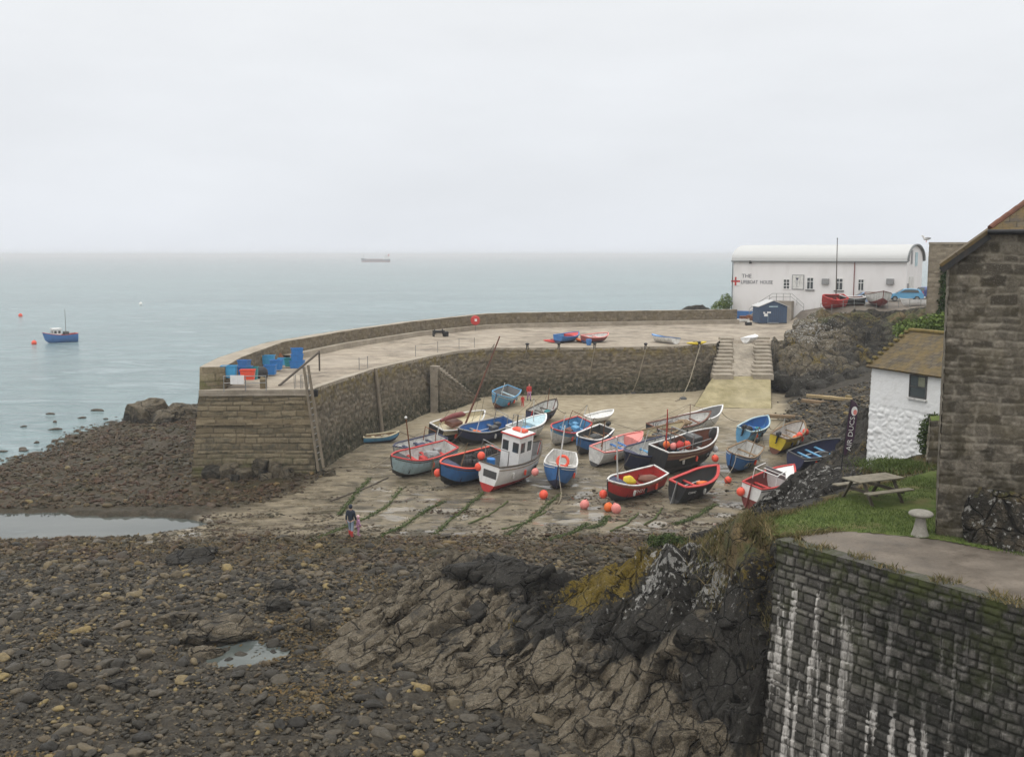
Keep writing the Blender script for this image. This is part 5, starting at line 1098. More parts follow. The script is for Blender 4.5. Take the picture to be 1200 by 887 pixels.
# white wheelhouse boat
pO = P(5.5, 2.4, 1.8, M_WHITE, M_RED, M_DWOOD, M_GREY, boot=.44, floor=.55, thwarts=(), transom=M_WHITE, text=[('B17', .66, .76, -1, .36, M_DGREY)])
addb('O', 'white fishing boat with a white wheelhouse and red trimmed roof', 'boat', (599, 566), 54, pO, 9)
tO = boats['O'][0]
def wheelhouse(t, cx, zf, lx, ly, hz, mat, trim):
    w = MB(); w.box((cx, 0, zf + hz / 2), (lx, ly, hz), ch=.04); wo = w.build('wheelhouse', mat, t)
    r = MB(); r.box((cx, 0, zf + hz + .05), (lx + .22, ly + .2, .09), ch=.03); ro = r.build('roof', trim, wo)
    r = MB(); r.box((cx, 0, zf + hz + .11), (lx + .1, ly + .1, .05), ch=.02); r.build('roof_top', mat, wo)
    def pane(c, d):
        MB().box(c, d, ch=.012).build('window', M_GLASS, wo)
    for k in (-.28, .28): pane((cx - lx / 2, k * ly, zf + hz * .70), (.03, ly * .32, hz * .28)); pane((cx + lx / 2, k * ly, zf + hz * .70), (.03, ly * .32, hz * .28))
    for sg in (-1, 1):
        for k in (-.26, .24): pane((cx + k * lx, sg * ly / 2, zf + hz * .70), (lx * .30, .03, hz * .28))
    return wo
wheelhouse(tO, .25, 1.0, 1.5, 1.5, 2.45, M_WHITE, M_RED)
MB().box((-1.45, 0, 1.15), (.9, 1.1, .3), ch=.04).build('hatch', M_GREY, tO)
MB().box((-2.78, -.15, 1.32), (.05, 1.05, .5), ch=.01).build('scupper_door', M_DGREY, tO)
MB().tube([(.6, .4, 3.4), (.6, .4, 4.6)], [.05, .04], 8).build('exhaust_stack', M_BLACK, tO)
MB().tube([(.1, -.3, 3.5), (.15, -.3, 4.9)], [.035, .02], 8).build('mast', M_WHITE2, tO)
s_ = MB(); s_.box((.45, 0, 3.68), (.5, 1.0, .2), ch=.06); s_.build('liferaft', M_BUOY, tO)
g = MB(); g.tube([(-2.0, .95, 1.7), (-2.0, .95, 2.9), (-2.0, -.95, 2.9), (-2.0, -.95, 1.7)], .045, 8); g.build('gantry', M_STEEL, tO)
# cabin boat: windscreen frame and rails
tV = boats['V'][0]; g = MB()
g.tube([(.55, -.8, 1.32), (.25, -.75, 1.85), (.25, .75, 1.85), (.55, .8, 1.1)], .03, 6); g.tube([(.25, -.75, 2.2), (-.9, -.8, 2.1), (-.9, -.82, 1.35)], .03, 6); g.tube([(.25, .75, 2.2), (-.9, .8, 2.1), (-.9, .82, 1.35)], .03, 6); g.tube([(-.9, -.8, 2.1), (-.9, .8, 2.1)], .03, 6)
g.build('canopy_frame', M_WHITE, tV); g = MB(); g.box((.42, 0, 1.75), (.03, 1.4, .6), M=Matrix.Rotation(R(-22), 4, 'Y')); g.build('windscreen', M_GREY, tV)
# black fishing boat: gallows, shelter and rail
tL = boats['L'][0]; g = MB()
for yy_ in (-1., 1.): g.tube([(-.6, yy_, 1.7), (-.6, yy_, 2.95)], .05, 6)
g.tube([(-.6, -1.0, 2.95), (-.6, 1.0, 2.95)], .05, 6); g.tube([(-2.3, -1.0, 2.25), (-.6, -1.1, 2.35), (1.3, -1.1, 2.4)], .035, 6); g.build('rail', M_STEEL, tL)
g = MB(); g.box((.8, .1, 2.0), (.9, 1.1, .7), ch=.05); g.build('cuddy', M_DGREY, tL)
g = MB(); g.lathe([(.10, -.05), (.42, -.05), (.42, .05), (.10, .05)], 18, M=Matrix.Translation((2.4, -.4, 2.4)) @ Matrix.Rotation(R(90), 4, 'X')); g.build('pot_hauler', M_DGREY, tL)
g = MB(); g.box((-1.4, -1.28, 1.5), (1.7, .09, .10), ch=.02); g.build('fender_board', M_WOOD, tL)
g = MB()
for k in range(5): g.tube([(-2.5 + .0 * k, -.5 + .25 * k, .95), (-2.55, -.5 + .25 * k, 1.5)], .03, 5)
g.build('rail', M_GREY, boats['M'][0])
# furled sail of the lugger, rigging
tC = boats['C'][0]; g = MB(); g.tube([(-2.3, .1, 2.0), (-1.0, 0, 2.2), (.1, 0, 2.15), (.5, 0, 2.05)], [.12, .22, .24, .12], 10); g.build('furled_sail', M_MAROON, tC, True)
g = MB(); g.box((-.7, 0, 1.55), (1.2, .9, .4), ch=.06); g.build('hatch', M_BROWN, tC)
g = MB()
for q in ((-2.6, 0, 1.5), (.3, 1.0, 1.5), (.3, -1.0, 1.5), (2.7, 0, 1.9)): g.tube([(2.4, 0, 8.0), q], .016, 4)
g.build('rigging', M_DWOOD, tC)
# ---- buoys, fenders, gear (things of their own)
BUOY_N = [0]
def buoy(loc, r, label, mat=M_BUOY, group='orange and red buoys on and beside the boats'):
    t = thing('mooring_buoy', label, 'buoy', loc, (R(random.uniform(-25, 25)), R(random.uniform(-25, 25)), random.uniform(0, 6)), group)
    m = MB(); m.sphere((0, 0, 0), r, 16, sc_=(1, 1, 1.1)); m.build('float', mat, t, True); m = MB(); m.lathe([(r * .22, r * 1.0), (r * .2, r * 1.22), (r * .1, r * 1.27)], 10); m.build('eye', M_NAVY if mat is M_BUOY else mat, t, True)
    return t
def near_px(px, py, boatkey=None, Y=None, r=.3):
    return Vector(atd(px, py, Y))
for px_, py_, Yd, r, mat, lab in [
    (513, 554, None, .26, M_BUOY, 'red buoy hanging at the bow of the pot laden blue boat'), (564, 534, None, .26, M_BUOY, 'red buoy on the gunwale between the blue boat and the wheelhouse boat'), (561, 547, None, .26, M_BUOY, 'red buoy low on the stern corner of the wheelhouse boat'),
    (627, 553, None, .24, M_PINK, 'pink buoy hanging beside the bow of the blue boat with white mast'), (637, 579, 0, .28, M_BUOY, 'red buoy on the sand below the bow of the blue boat'), (685, 591, 0, .29, M_PINK, 'pink red buoy lying alone on the sand'),
    (707, 579, None, .26, M_BUOY, 'red buoy hanging from the bow of the bright red boat'), (713, 594, 0, .28, M_ORANGE, 'orange buoy on the sand below the bright red boat'), (722, 596, 0, .30, M_PINK, 'pink buoy on the sand next to the orange one'),
    (781, 521, None, .25, M_ORANGE, 'orange buoy, leftmost of the row on the black fishing boat'), (789, 523, None, .24, M_PINK, 'pale pink buoy, second in the row on the black fishing boat'), (797, 522, None, .30, M_RED, 'dark red buoy, biggest in the row on the black fishing boat'), (805, 521, None, .27, M_BUOY, 'bright red buoy, rightmost of the row on the black fishing boat'),
    (838, 537, None, .25, M_BUOY, 'red buoy hanging at the corner of the blue boat with brown gunwale'), (853, 561, 0, .24, M_BUOY, 'red buoy on the sand below the brown gunwaled blue boat'), (868, 576, None, .26, M_BUOY, 'red buoy on the rudder of the white cabin boat'),
    (932, 514, None, .26, M_ORANGE, 'orange red buoy, leftmost on the side of the yellow boat'), (937, 510, None, .24, M_BUOY, 'red buoy, middle one on the side of the yellow boat'), (944, 506, None, .26, M_BUOY, 'red buoy at the bow of the yellow boat'),
    (838, 526, None, .22, M_WHITE, 'white buoy at the bow of the black fishing boat'), (596, 472, None, .2, M_BUOY, 'small red buoy on the light blue open boat'), (470, 541, None, .22, M_BUOY, 'red buoy at the bow of the pale blue boat'), (467, 534, None, .2, M_BUOY, 'red buoy at the bow of the low white boat')]:
    if Yd == 0: g_ = ground_hit(px_, py_ + 5, 0); loc = (g_.x, g_.y, g_.z + r * .9)
    else:
        key = {513: 'P', 564: 'O', 561: 'O', 627: 'N', 707: 'Q', 781: 'L', 789: 'L', 797: 'L', 805: 'L', 838: 'S' if py_ == 537 else 'L', 868: 'V', 932: 'U', 937: 'U', 944: 'U', 596: 'E', 470: 'B', 467: 'B2'}[px_]
        dy = {'P': -2.0, 'O': -1.9, 'N': -2.2, 'Q': -1.3, 'L': -1.6, 'S': -1.3, 'V': -1.6, 'U': -.5, 'E': -1.2, 'B': -1.6, 'B2': -1.4}[key] + (2.6 if (px_, py_) == (838, 526) else 0) + (.9 if px_ in (932,) else 0) + (1.5 if px_ == 944 else 0)
        loc = atd(px_, py_, boats[key][2].y + dy)
    buoy(loc, r, lab, mat)
# orange fender on the lugger, lifebuoy in N, yellow bag in Q, tub in P, pots
q = Vector(atd(534, 508, boats['C'][2].y - 1.7)); f = MB(); f.lathe([(.02, -.38), (.14, -.34), (.16, 0), (.14, .34), (.02, .38)], 12); o = f.build('fender', M_ORANGE, None, True); o.location = q; tag(o, 'long orange fender hanging on the side of the black lugger', 'fender')
def torus(name, r, rr, mat, M):
    bm = MB(); n, k = 20, 8; vs = []
    for i in range(n):
        for j in range(k):
            a, b = 2 * PI * i / n, 2 * PI * j / k; vs.append(M @ Vector(((r + rr * math.cos(b)) * math.cos(a), (r + rr * math.cos(b)) * math.sin(a), rr * math.sin(b))))
    bm.add(vs, [(i * k + j, ((i + 1) % n) * k + j, ((i + 1) % n) * k + (j + 1) % k, i * k + (j + 1) % k) for i in range(n) for j in range(k)]); return bm.build(name, mat, None, True)
tN = boats['N'][0]; o = torus('lifebuoy', .36, .10, M_BUOY, Matrix.Rotation(R(70), 4, 'Y')); o.location = on_boat(tN, (-.1, .1, 1.5)); o.rotation_euler = tN.rotation_euler; tag(o, 'orange lifebuoy ring standing inside the blue boat seen bow on', 'lifebuoy')
tQ = boats['Q'][0]; V, F = rock_shape(3, 301, 7, .6, .06); o = mesh_np('yellow_bag', V * np.array([.55, .4, .32]), F, M_YELLOW, smooth=True); o.location = on_boat(tQ, (.75, .1, 1.35)); tag(o, 'bulky yellow bag lying in the bright red boat', 'bag')
V, F = rock_shape(3, 303, 6, .6, .08); o = mesh_np('net_heap', V * np.array([.8, .5, .3]), F, M_BROWN, smooth=True); o.location = on_boat(tQ, (-1.0, 0, 1.05)); tag(o, 'brown heap of netting in the stern of the bright red boat', 'netting')
q = ground_hit(748, 563); m = MB(); m.lathe([(.26, 0), (.33, .6), (.35, .6), (.35, .64), (.31, .64), (.25, .05)], 16); o = m.build('tub', M_TEAL, None, True); o.location = (q.x, q.y, q.z); tag(o, 'green blue tub standing on the sand behind the bright red boat', 'tub')
def crate(name, d, mat, parent=None):
    x, y, z = d; m = MB(); w = .035
    m.box((0, 0, w / 2), (x * .86, y * .86, w))
    a, b = .43, .5
    for sg in (-1, 1):
        m.add([(-x * a, sg * y * a, 0), (x * a, sg * y * a, 0), (x * b, sg * y * b, z), (-x * b, sg * y * b, z), (-x * a, sg * (y * a - w), 0), (x * a, sg * (y * a - w), 0), (x * b, sg * (y * b - w), z), (-x * b, sg * (y * b - w), z)], [(0, 1, 2, 3), (7, 6, 5, 4), (3, 2, 6, 7)])
        m.add([(sg * x * a, -y * a, 0), (sg * x * a, y * a, 0), (sg * x * b, y * b, z), (sg * x * b, -y * b, z), (sg * (x * a - w), -y * a, 0), (sg * (x * a - w), y * a, 0), (sg * (x * b - w), y * b, z), (sg * (x * b - w), -y * b, z)], [(0, 1, 2, 3), (7, 6, 5, 4), (3, 2, 6, 7)])
        m.box((0, sg * y * b, z - .03), (x + .06, .05, .06)); m.box((sg * x * b, 0, z - .03), (.05, y + .06, .06))
    return m.build(name, mat, parent)
def pot():
    t = thing('lobster_pot', 'dark D shaped lobster pot stacked in the blue fishing boat', 'lobster pot', group='lobster pots stacked in the blue boat')
    b = MB(); b.box((0, 0, .03), (.75, .48, .05)); b.build('base', M_DWOOD, t); h = MB()
    for xx in (-.34, -.11, .11, .34): h.tube([(xx, .22 * math.cos(a) * 1.05, .05 + .36 * math.sin(a)) for a in np.linspace(0, PI, 9)], .022, 5)
    for a in np.linspace(.2, PI - .2, 7): h.tube([(-.36, .23 * math.cos(a), .05 + .36 * math.sin(a)), (.36, .23 * math.cos(a), .05 + .36 * math.sin(a))], .012, 4)
    h.build('frame', M_BLACK, t); n = MB(); n.add([(xx, .21 * math.cos(a), .05 + .34 * math.sin(a)) for xx in (-.34, .34) for a in np.linspace(0, PI, 9)], [(k, k + 1, k + 10, k + 9) for k in range(8)] + [tuple(range(9)), tuple(range(9, 18))]); n.build('netting', M_DGREY, t); return t
pot0 = pot(); tP = boats['P'][0]; first = True
for k, (a, b, c) in enumerate([(-.2, -.4, 1.32), (-.2, .35, 1.32), (-.95, -.4, 1.32), (-.95, .4, 1.32), (-.6, 0, 1.68), (-1.6, -.3, 1.32), (-1.6, .35, 1.32), (.5, 0, 1.32), (-1.3, .1, 1.68)]):
    o = pot0 if k == 0 else copy_tree(pot0); o.location = on_boat(tP, (a, b, c)); o.rotation_euler = Euler((tP.rotation_euler[0] + random.uniform(-.1, .1), random.uniform(-.1, .1), tP.rotation_euler[2] + random.uniform(-.5, .5)))
m = MB(); m.lathe([(.24, 0), (.30, .55), (.28, .85), (.12, .9)], 16); o = m.build('drum', M_CRATE, None, True); o.location = on_boat(tO, (-1.75, .6, 1.1)); o.rotation_euler = tO.rotation_euler; tag(o, 'blue plastic drum in the stern of the white wheelhouse boat', 'drum')
V, F = rock_shape(3, 305, 6, .6, .1); o = mesh_np('net_heap', V * np.array([.5, .7, .7]), F, M_RUST, smooth=True); o.location = on_boat(tO, (1.5, 0, 1.6)); tag(o, 'rust brown net heap in the bow of the white wheelhouse boat', 'netting')
for k, (key, v, dm) in enumerate([('B', (-.6, .2, 1.25), (.6, .4, .35)), ('I', (-.5, 0, 1.0), (.5, .4, .3)), ('L', (-1.6, .3, 1.8), (.8, .6, .5)), ('M', (.4, 0, 1.15), (.7, .5, .3)), ('S', (1.3, .2, 1.15), (.45, .4, .3)), ('T', (-1.1, 0, 1.0), (.4, .35, .35))]):
    V, F = rock_shape(3, 310 + k, 7, .6, .1); o = mesh_np('gear_heap', V * np.array(dm), F, [M_GREY, M_DGREY, M_BLACK, M_WOOD, M_RUST, M_BLACK][k], smooth=True); o.location = on_boat(boats[key][0], v)
    tag(o, 'dark heap of fishing gear lying in the ' + {'B': 'pale blue boat with the red gunwale', 'I': 'bright blue boat with the white gunwale', 'L': 'big black fishing boat', 'M': 'white boat with long red brown gunwales', 'S': 'blue boat with the white interior', 'T': 'blue boat nearest the shingle'}[key], 'fishing gear')

# working gear fixed to the boats: rubbing strakes, gallows, thin masts and aerials
for i, key in enumerate(['B2', 'B', 'C', 'D', 'E', 'F', 'G', 'I', 'J', 'K', 'L', 'M', 'N', 'P', 'Q', 'R', 'S', 'T', 'U', 'V', 'W', 'X', 'O', 'Y']):
    t, p, _ = boats[key]; L, Bm, D = p['L'], p['B'], p['D']
    m = MB()
    for sd_ in (-1, 1): m.tube([hull_pt(s, .92, p, sd_) + Vector((0, sd_ * .02, 0)) for s in np.linspace(.0, .97, 16)], .028, 5)
    m.build('rubbing_strake', [M_WHITE2, M_DWOOD, M_WOOD, M_BLACK][i % 4], t)
    if key in ('B2', 'D', 'G', 'J', 'L', 'P', 'X', 'K'):
        x0 = L * (-.30 if i % 2 else -.22); h = D + .9; w = Bm * .36; m = MB(); m.tube([(x0, -w, D * .8), (x0, -w * .9, h), (x0, w * .9, h), (x0, w, D * .8)], .035, 6); m.build('gallows', M_STEEL if i % 2 else M_RUST, t)
    if key in ('B2', 'D', 'I', 'K', 'M', 'P', 'S', 'U', 'X', 'F', 'Y', 'J', 'G'):
        x0 = L * (.20 if i % 2 else -.36); h = D + random.uniform(1.2, 2.4); m = MB(); m.tube([(x0, 0, D * .4), (x0 - .12 * h, 0, h)], [.045, .025], 6); m.build('mizzen_mast', [M_WHITE2, M_WOOD, M_RUST][i % 3], t); m = MB(); tp_ = Vector((x0 - .12 * h, 0, h)); m.tube([tp_, hull_pt(.98, 1, p, 1)], .012, 4); m.tube([tp_, hull_pt(.02, 1, p, 1)], .012, 4); m.tube([tp_, hull_pt(.02, 1, p, -1)], .012, 4); m.build('stays', M_DWOOD, t)
    if key in ('B', 'D', 'K', 'L', 'P', 'M', 'G'):
        m = MB(); m.box((-L * .12, Bm * .12, D * .85), (.65, .5, .4), ch=.04); m.box((-L * .30, -Bm * .15, D * .8), (.5, .4, .35), ch=.04); m.build('locker', [M_WHITE2, M_GREY, M_LBLUE, M_DGREY][i % 4], t)
    for k in range(2 if i % 2 else 3):
        s = .25 + .22 * k; q = hull_pt(s, .72, p, 1 if math.cos(t.rotation_euler[2]) < 0 else -1); sd_ = 1 if q.y > 0 else -1
        m = MB(); m.lathe([(.01, -.2), (.075, -.17), (.085, 0), (.075, .17), (.01, .2)], 10); o = m.build('fender', [M_BLACK, M_WHITE2, M_BUOY][(i + k) % 3], None, True); o.matrix_world = Matrix.LocRotScale(t.location, t.rotation_euler, None) @ Matrix.Translation(q + Vector((0, sd_ * .07, 0)))
        tag(o, f"small {['black', 'white', 'red'][(i + k) % 3]} fender hanging {['nearest the stern', 'amidships', 'towards the bow'][k]} on the {t['label'].split(' with ')[0].split(' lying ')[0].split(' seen ')[0].split(' stacked')[0].split(' nearest')[0].split(' half')[0].split(' beside')[0]}"[:110], 'fender', 'fenders on the beached boats')
# loose gear in the open boats
SHORT = dict(A='rowing dinghy by the pier wall', B2='low white boat', D='navy boat with the blue interior', E='light blue boat near the people in red', F='dark boat with the pale interior', G='white hulled boat with the blue interior', I='bright blue boat with the white gunwale', J='white boat with the pink gunwale', K='navy boat with the white letters', M='white boat with long brown gunwales', M2='white boat near the slipway foot', N='blue boat seen bow on', R='dark boat with the red gunwale', S='blue boat with the white interior', T='blue boat nearest the shingle', U='yellow boat', W='dark boat behind the lichened rocks')
for i, (key, nm) in enumerate(SHORT.items()):
    t, p, _ = boats[key]; L, Bm, D = p['L'], p['B'], p['D']; z = D * .62
    for s_ in ((-1, 1) if i % 3 != 1 else (1,)):
        m = MB(); yq = s_ * Bm * .20; m.tube([(-L * .28, yq, z), (L * .22, yq * .7, z + .03)], .03, 6); m.box((-L * .33, yq * 1.04, z - .01), (.55, .13, .03), rz=.05); o = m.build('oar', M_WOOD if i % 2 else M_WHITE2)
        o.matrix_world = Matrix.LocRotScale(t.location, t.rotation_euler, None); tag(o, f"{'wooden' if i % 2 else 'pale'} oar on the {'left' if s_ > 0 else 'right'} side of the {nm}", 'oar', 'oars in the beached boats')
    if i % 2 == 0:
        mt = [M_ROPE, M_DGREY, M_ORANGE, M_BLACK, M_TEAL][i % 5]; V, F = rock_shape(3, 350 + i, 6, .6, .12); o = mesh_np('gear_heap', V * np.array([.38, .3, .2]), F, mt, smooth=True); o.location = on_boat(t, (L * .15, -Bm * .08, z + .06)); tag(o, f"small heap of rope and gear in the {nm}", 'fishing gear')
    m = MB(); a = hull_pt(.97, 1., p, 1); a0 = on_boat(t, a); d = Vector((math.cos(t.rotation_euler[2]), math.sin(t.rotation_euler[2]), 0)); n_ = 8; pts = []
    for f in np.linspace(0, 1, n_):
        q = a0 + d * (2.6 * f); zz_ = float(H(q.x, q.y)) + .03; pts.append((q.x + .15 * math.sin(f * 5 + i), q.y, a0.z * (1 - f) ** 2 + zz_ * (1 - (1 - f) ** 2)))
    m.tube(pts, .022, 5); o = m.build('painter_rope', M_ROPE if i % 2 else M_DWOOD); tag(o, f"thin mooring rope from the bow of the {nm}", 'rope', 'bow ropes of the beached boats')
# ================= lifeboat house
LA = R(-32); ld = np.array([math.cos(LA), math.sin(LA)]); lb = np.array([-math.sin(LA), math.cos(LA)])
l0 = np.array(atd(858.5, 350, 153)[:2]); LL = 24.5; LW = 11.; LZE = CZ - .0 + 146 * 0 - 1.02; LZ0 = 6.3
def LP(t, b, z): q = l0 + ld * t + lb * b; return Vector((q[0], q[1], z))
lh = thing('lifeboat_house', 'long white lifeboat house with a pale barrel roof at the landward end of the pier', 'building', (*l0, LZ0))
def lbox(m, t, b, z, d, mi=0, ch=0.): m.box(LP(t, b, z), d, rz=LA, mi=mi, ch=ch); return m
arc = [(LW / 2 - (LW / 2) * math.cos(a), LZE + 2.15 * math.sin(a) ** .9) for a in np.linspace(0, PI, 19)]
m = MB(); V = [LP(0, b, z) for b, z in [(0, LZ0)] + arc + [(LW, LZ0)]]; n = len(V); m.add(V, [tuple(range(n))[::-1]])
V = [LP(LL, b, z) for b, z in [(0, LZ0)] + arc + [(LW, LZ0)]]; m.add(V, [tuple(range(n))])
m.add([LP(0, 0, LZ0), LP(LL, 0, LZ0), LP(LL, 0, LZE), LP(0, 0, LZE), LP(0, LW, LZ0), LP(LL, LW, LZ0), LP(LL, LW, LZE), LP(0, LW, LZE)], [(0, 1, 2, 3), (5, 4, 7, 6)])
par(m.build('wall', M_RENDER), lh)
m = MB(); o_, i_ = [], []
arc2 = [(LW / 2 - (LW / 2 + .25) * math.cos(a), LZE + .02 + 2.25 * max(0, math.sin(a)) ** .9) for a in np.linspace(0, PI, 25)]
for t in (-.2, LL + .2):
    for dz in (0, .12): m.v += [tuple(LP(t, b, z + dz)) for b, z in arc2]
k = 25
for i in range(k - 1): m.f += [(k + i, 3 * k + i, 3 * k + i + 1, k + i + 1), (i + 1, 2 * k + i + 1, 2 * k + i, i), (i, k + i, k + i + 1, i + 1), (2 * k + i + 1, 3 * k + i + 1, 3 * k + i, 2 * k + i)]
m.f += [(0, 2 * k, 3 * k, k), (k - 1, 2 * k - 1, 4 * k - 1, 3 * k - 1)]; m.m += [0] * len(m.f)
M_ROOF = paint((.50, .50, .49), .7, .0); M_ROOFEDGE = paint((.16, .17, .17), .6, .5)
par(m.build('roof', M_ROOF), lh)
m = MB(); lbox(m, LL / 2, -.30, LZE - .02, (LL + .5, .14, .14)); par(m.build('gutter', M_ROOFEDGE), lh)
m = MB()
for a0, a1 in zip(arc2[:-1], arc2[1:]):
    m.tube([LP(LL + .22, a0[0], a0[1] + .05), LP(LL + .22, a1[0], a1[1] + .05)], .16, 6)
par(m.build('barge_trim', M_ROOFEDGE), lh)
for t in (-.06, 17.6): m = MB(); m.tube([LP(t, -.12, LZE - .1), LP(t, -.12, LZ0 + (0 if t < 1 else 3.5))], .06, 6); par(m.build('drainpipe', M_DGREY if t < 1 else M_MAROON), lh)
m = MB(); lbox(m, 2.4, -.04, 6.9, (4.6, .06, 1.5)); par(m.build('blue_base_band', M_BLUE), lh)
def lz(px, py):   # where a photo ray meets the front wall: along-wall distance and height
    d = ray(px, py); nrm = lb; tt = (l0 @ nrm) / (d[:2] @ nrm); q = d * tt; return float((q[:2] - l0) @ ld), CZ + q[2]
def lwindow(pl, pt, pr, pb, bh_, bv_, name='window', glass=True):
    t0, z1 = lz(pl, pt); t1, _ = lz(pr, pt); _, z0 = lz((pl + pr) / 2, pb); w, h = t1 - t0, z1 - z0; c = (t0 + t1) / 2; zc = (z0 + z1) / 2; m = MB()
    for s_ in (-1, 1): lbox(m, c + s_ * (w / 2 - .05), -.03, zc, (.10, .12, h)); lbox(m, c, -.03, zc + s_ * (h / 2 - .05), (w - .20, .12, .10))
    for f in bh_: lbox(m, c + (f - .5) * w, -.035, zc, (.07, .09, h - .2))
    for f in bv_: lbox(m, c, -.038, zc + (f - .5) * h, (w - .2, .08, .08))
    o = m.build(name, M_WHITE); par(o, lh); m = MB(); lbox(m, c, -.015, zc, (w - .1, .05, h - .1)); q = m.build('pane', M_GLASS); q.parent = o
    return o, c, zc, w, h
for a in ((945.5, 325, 954, 339.5, [.5], [.66]), (979, 326, 988.5, 340.5, [.5], [.66]), (918, 327, 926, 339, [.5], [.33, .66]), (1005.5, 327, 1013, 341, [.5], [.68])):
    o, c, zc, w, h = lwindow(*a)
    if a[0] in (945.5, 979): m = MB(); lbox(m, c, -.1, zc - h / 2 - .07, (w + .25, .2, .12)); q = m.build('sill', M_DGREY); q.parent = o
t0, z1 = lz(928.5, 322); t1, z0 = lz(942, 339.5); m = MB(); lbox(m, (t0 + t1) / 2, -.05, (z0 + z1) / 2, (t1 - t0, .08, z1 - z0)); q = m.build('notice_board', M_GREY); par(q, lh)
m = MB(); lbox(m, (t0 + t1) / 2, -.095, (z0 + z1) / 2, (t1 - t0 - .2, .02, z1 - z0 - .2)); q2 = m.build('board_face', M_WHITE2); q2.parent = q
m = MB(); tc = t0 + .75; m.add([LP(tc - .22, -.115, z1 - .45), LP(tc + .22, -.115, z1 - .45), LP(tc, -.115, z1 - .9)], [(0, 2, 1)]); lbox(m, tc, -.115, (z0 + z1) / 2 - .2, (.06, .02, .9)); q3 = m.build('board_emblem', M_NAVY); q3.parent = q
for pa, pb_ in ((964.5, 327), (1040, 327)):
    t0, z1 = lz(pa, pb_); m = MB(); lbox(m, t0 + .4, -.2, z1 - .35, (.95, .4, .8), ch=.03)
    q = m.build('vent_box', M_GREY); par(q, lh)
t0, z0 = lz(880, 306.5); m = MB(); lbox(m, t0, -.2, z0 - .1, (.28, .35, .45), ch=.04); par(m.build('floodlight', M_BLACK), lh)
def wtext(s_, px, py, size, mat, sx=1.):
    t0, z0 = lz(px, py); c = LP(t0, -.03, z0); M = Matrix.Translation(c) @ Matrix.Rotation(LA, 4, 'Z') @ Matrix.Rotation(R(90), 4, 'X'); q = text_mesh('lettering', s_, size, mat, None, M, .012, 'LEFT', sx); par(q, lh)
M_INK = paint((.13, .13, .15), .6, .2)
wtext('THE', 869.3, 323.6, .78, M_INK, 1.05); wtext('LIFEBOAT  HOUSE', 868.3, 330.6, .74, M_INK, .80)
# the cross flag painted on the corner
t0, z0 = lz(862.2, 329.6); m = MB(); lbox(m, t0, -.035, z0, (1.35, .03, 1.25)); q = m.build('flag_panel', M_WHITE); par(q, lh)
m = MB(); lbox(m, t0, -.06, z0, (1.35, .02, .26)); lbox(m, t0, -.062, z0, (.26, .02, 1.25)); q2 = m.build('red_cross', M_RED); q2.parent = q
m = MB()
for a in (-.14, .14): lbox(m, t0 + a * .6, -.064, z0 + abs(a), (.08, .02, .3))
m.build('emblem', M_NAVY).parent = q
# gable end: big door, round window, trim
m = MB(); q = LP(LL + .04, 3.4, 11.2); m.box(q, (.08, 3.2, 3.4), rz=LA); par(m.build('boathouse_door', M_WHITE2), lh)
for b_, z_, w_, h_ in ((3.0, 15.6, .9, 1.9), (6.2, 15.3, 1.5, 1.9), (1.2, 11.3, .8, 1.4)): m = MB(); m.box(LP(LL + .04, b_, z_), (.10, w_, h_), rz=LA); par(m.build('gable_window', M_GREY if b_ < 4 else M_PALEBLUE), lh)
# outside stair and railings up to the door
def stair_rail():
    rl = thing('stair_railing', 'grey metal railing of the steps up to the lifeboat house door', 'railing', LP(6, -1.5, 7))
    P0 = [lz(881.5, 362), lz(908.5, 344.5), lz(931, 344.5), lz(945, 357)]
    for dz in (0., -.5):
        m = MB(); m.tube([LP(t, -1.3, z + dz + .1) for t, z in P0], .035, 6); par(m.build('rail', M_STEEL), rl)
    for f in range(9):
        t = P0[0][0] + (P0[3][0] - P0[0][0]) * f / 8; z = float(np.interp(t, [q[0] for q in P0], [q[1] for q in P0])); m = MB(); m.tube([LP(t, -1.3, z + .1), LP(t, -1.3, z - .95)], .035, 6); par(m.build('post', M_STEEL), rl)
    m = MB(); 
    for f in range(12):
        t = P0[0][0] + (P0[1][0] - P0[0][0]) * f / 11; z = float(np.interp(t, [q[0] for q in P0], [q[1] for q in P0])) - .95; lbox(m, t, -.7, (z + 6) / 2, (.42, 1.2, z - 6.))
    t = (P0[1][0] + P0[2][0]) / 2; z = P0[1][1] - .95; lbox(m, t, -.7, (z + 6) / 2, (P0[2][0] - P0[1][0], 1.22, z - 6)); par(m.build('steps', M_CONC), rl)
stair_rail()
fp = thing('flagpole', 'tall thin pole standing on the terrace in front of the lifeboat house', 'flagpole', atd(979.5, 357, 119))
_b = Vector(fp.location); _t = Vector(atd(981.3, 280, 119)); m = MB(); m.tube([(0, 0, -.5), (_t.x - _b.x, 0, _t.z - _b.z)], [.075, .045], 8); m.build('pole', M_DWOOD, fp, True); m = MB(); m.sphere((_t.x - _b.x, 0, _t.z - _b.z + .04), .08, 8); m.build('finial', M_DGREY, fp, True)
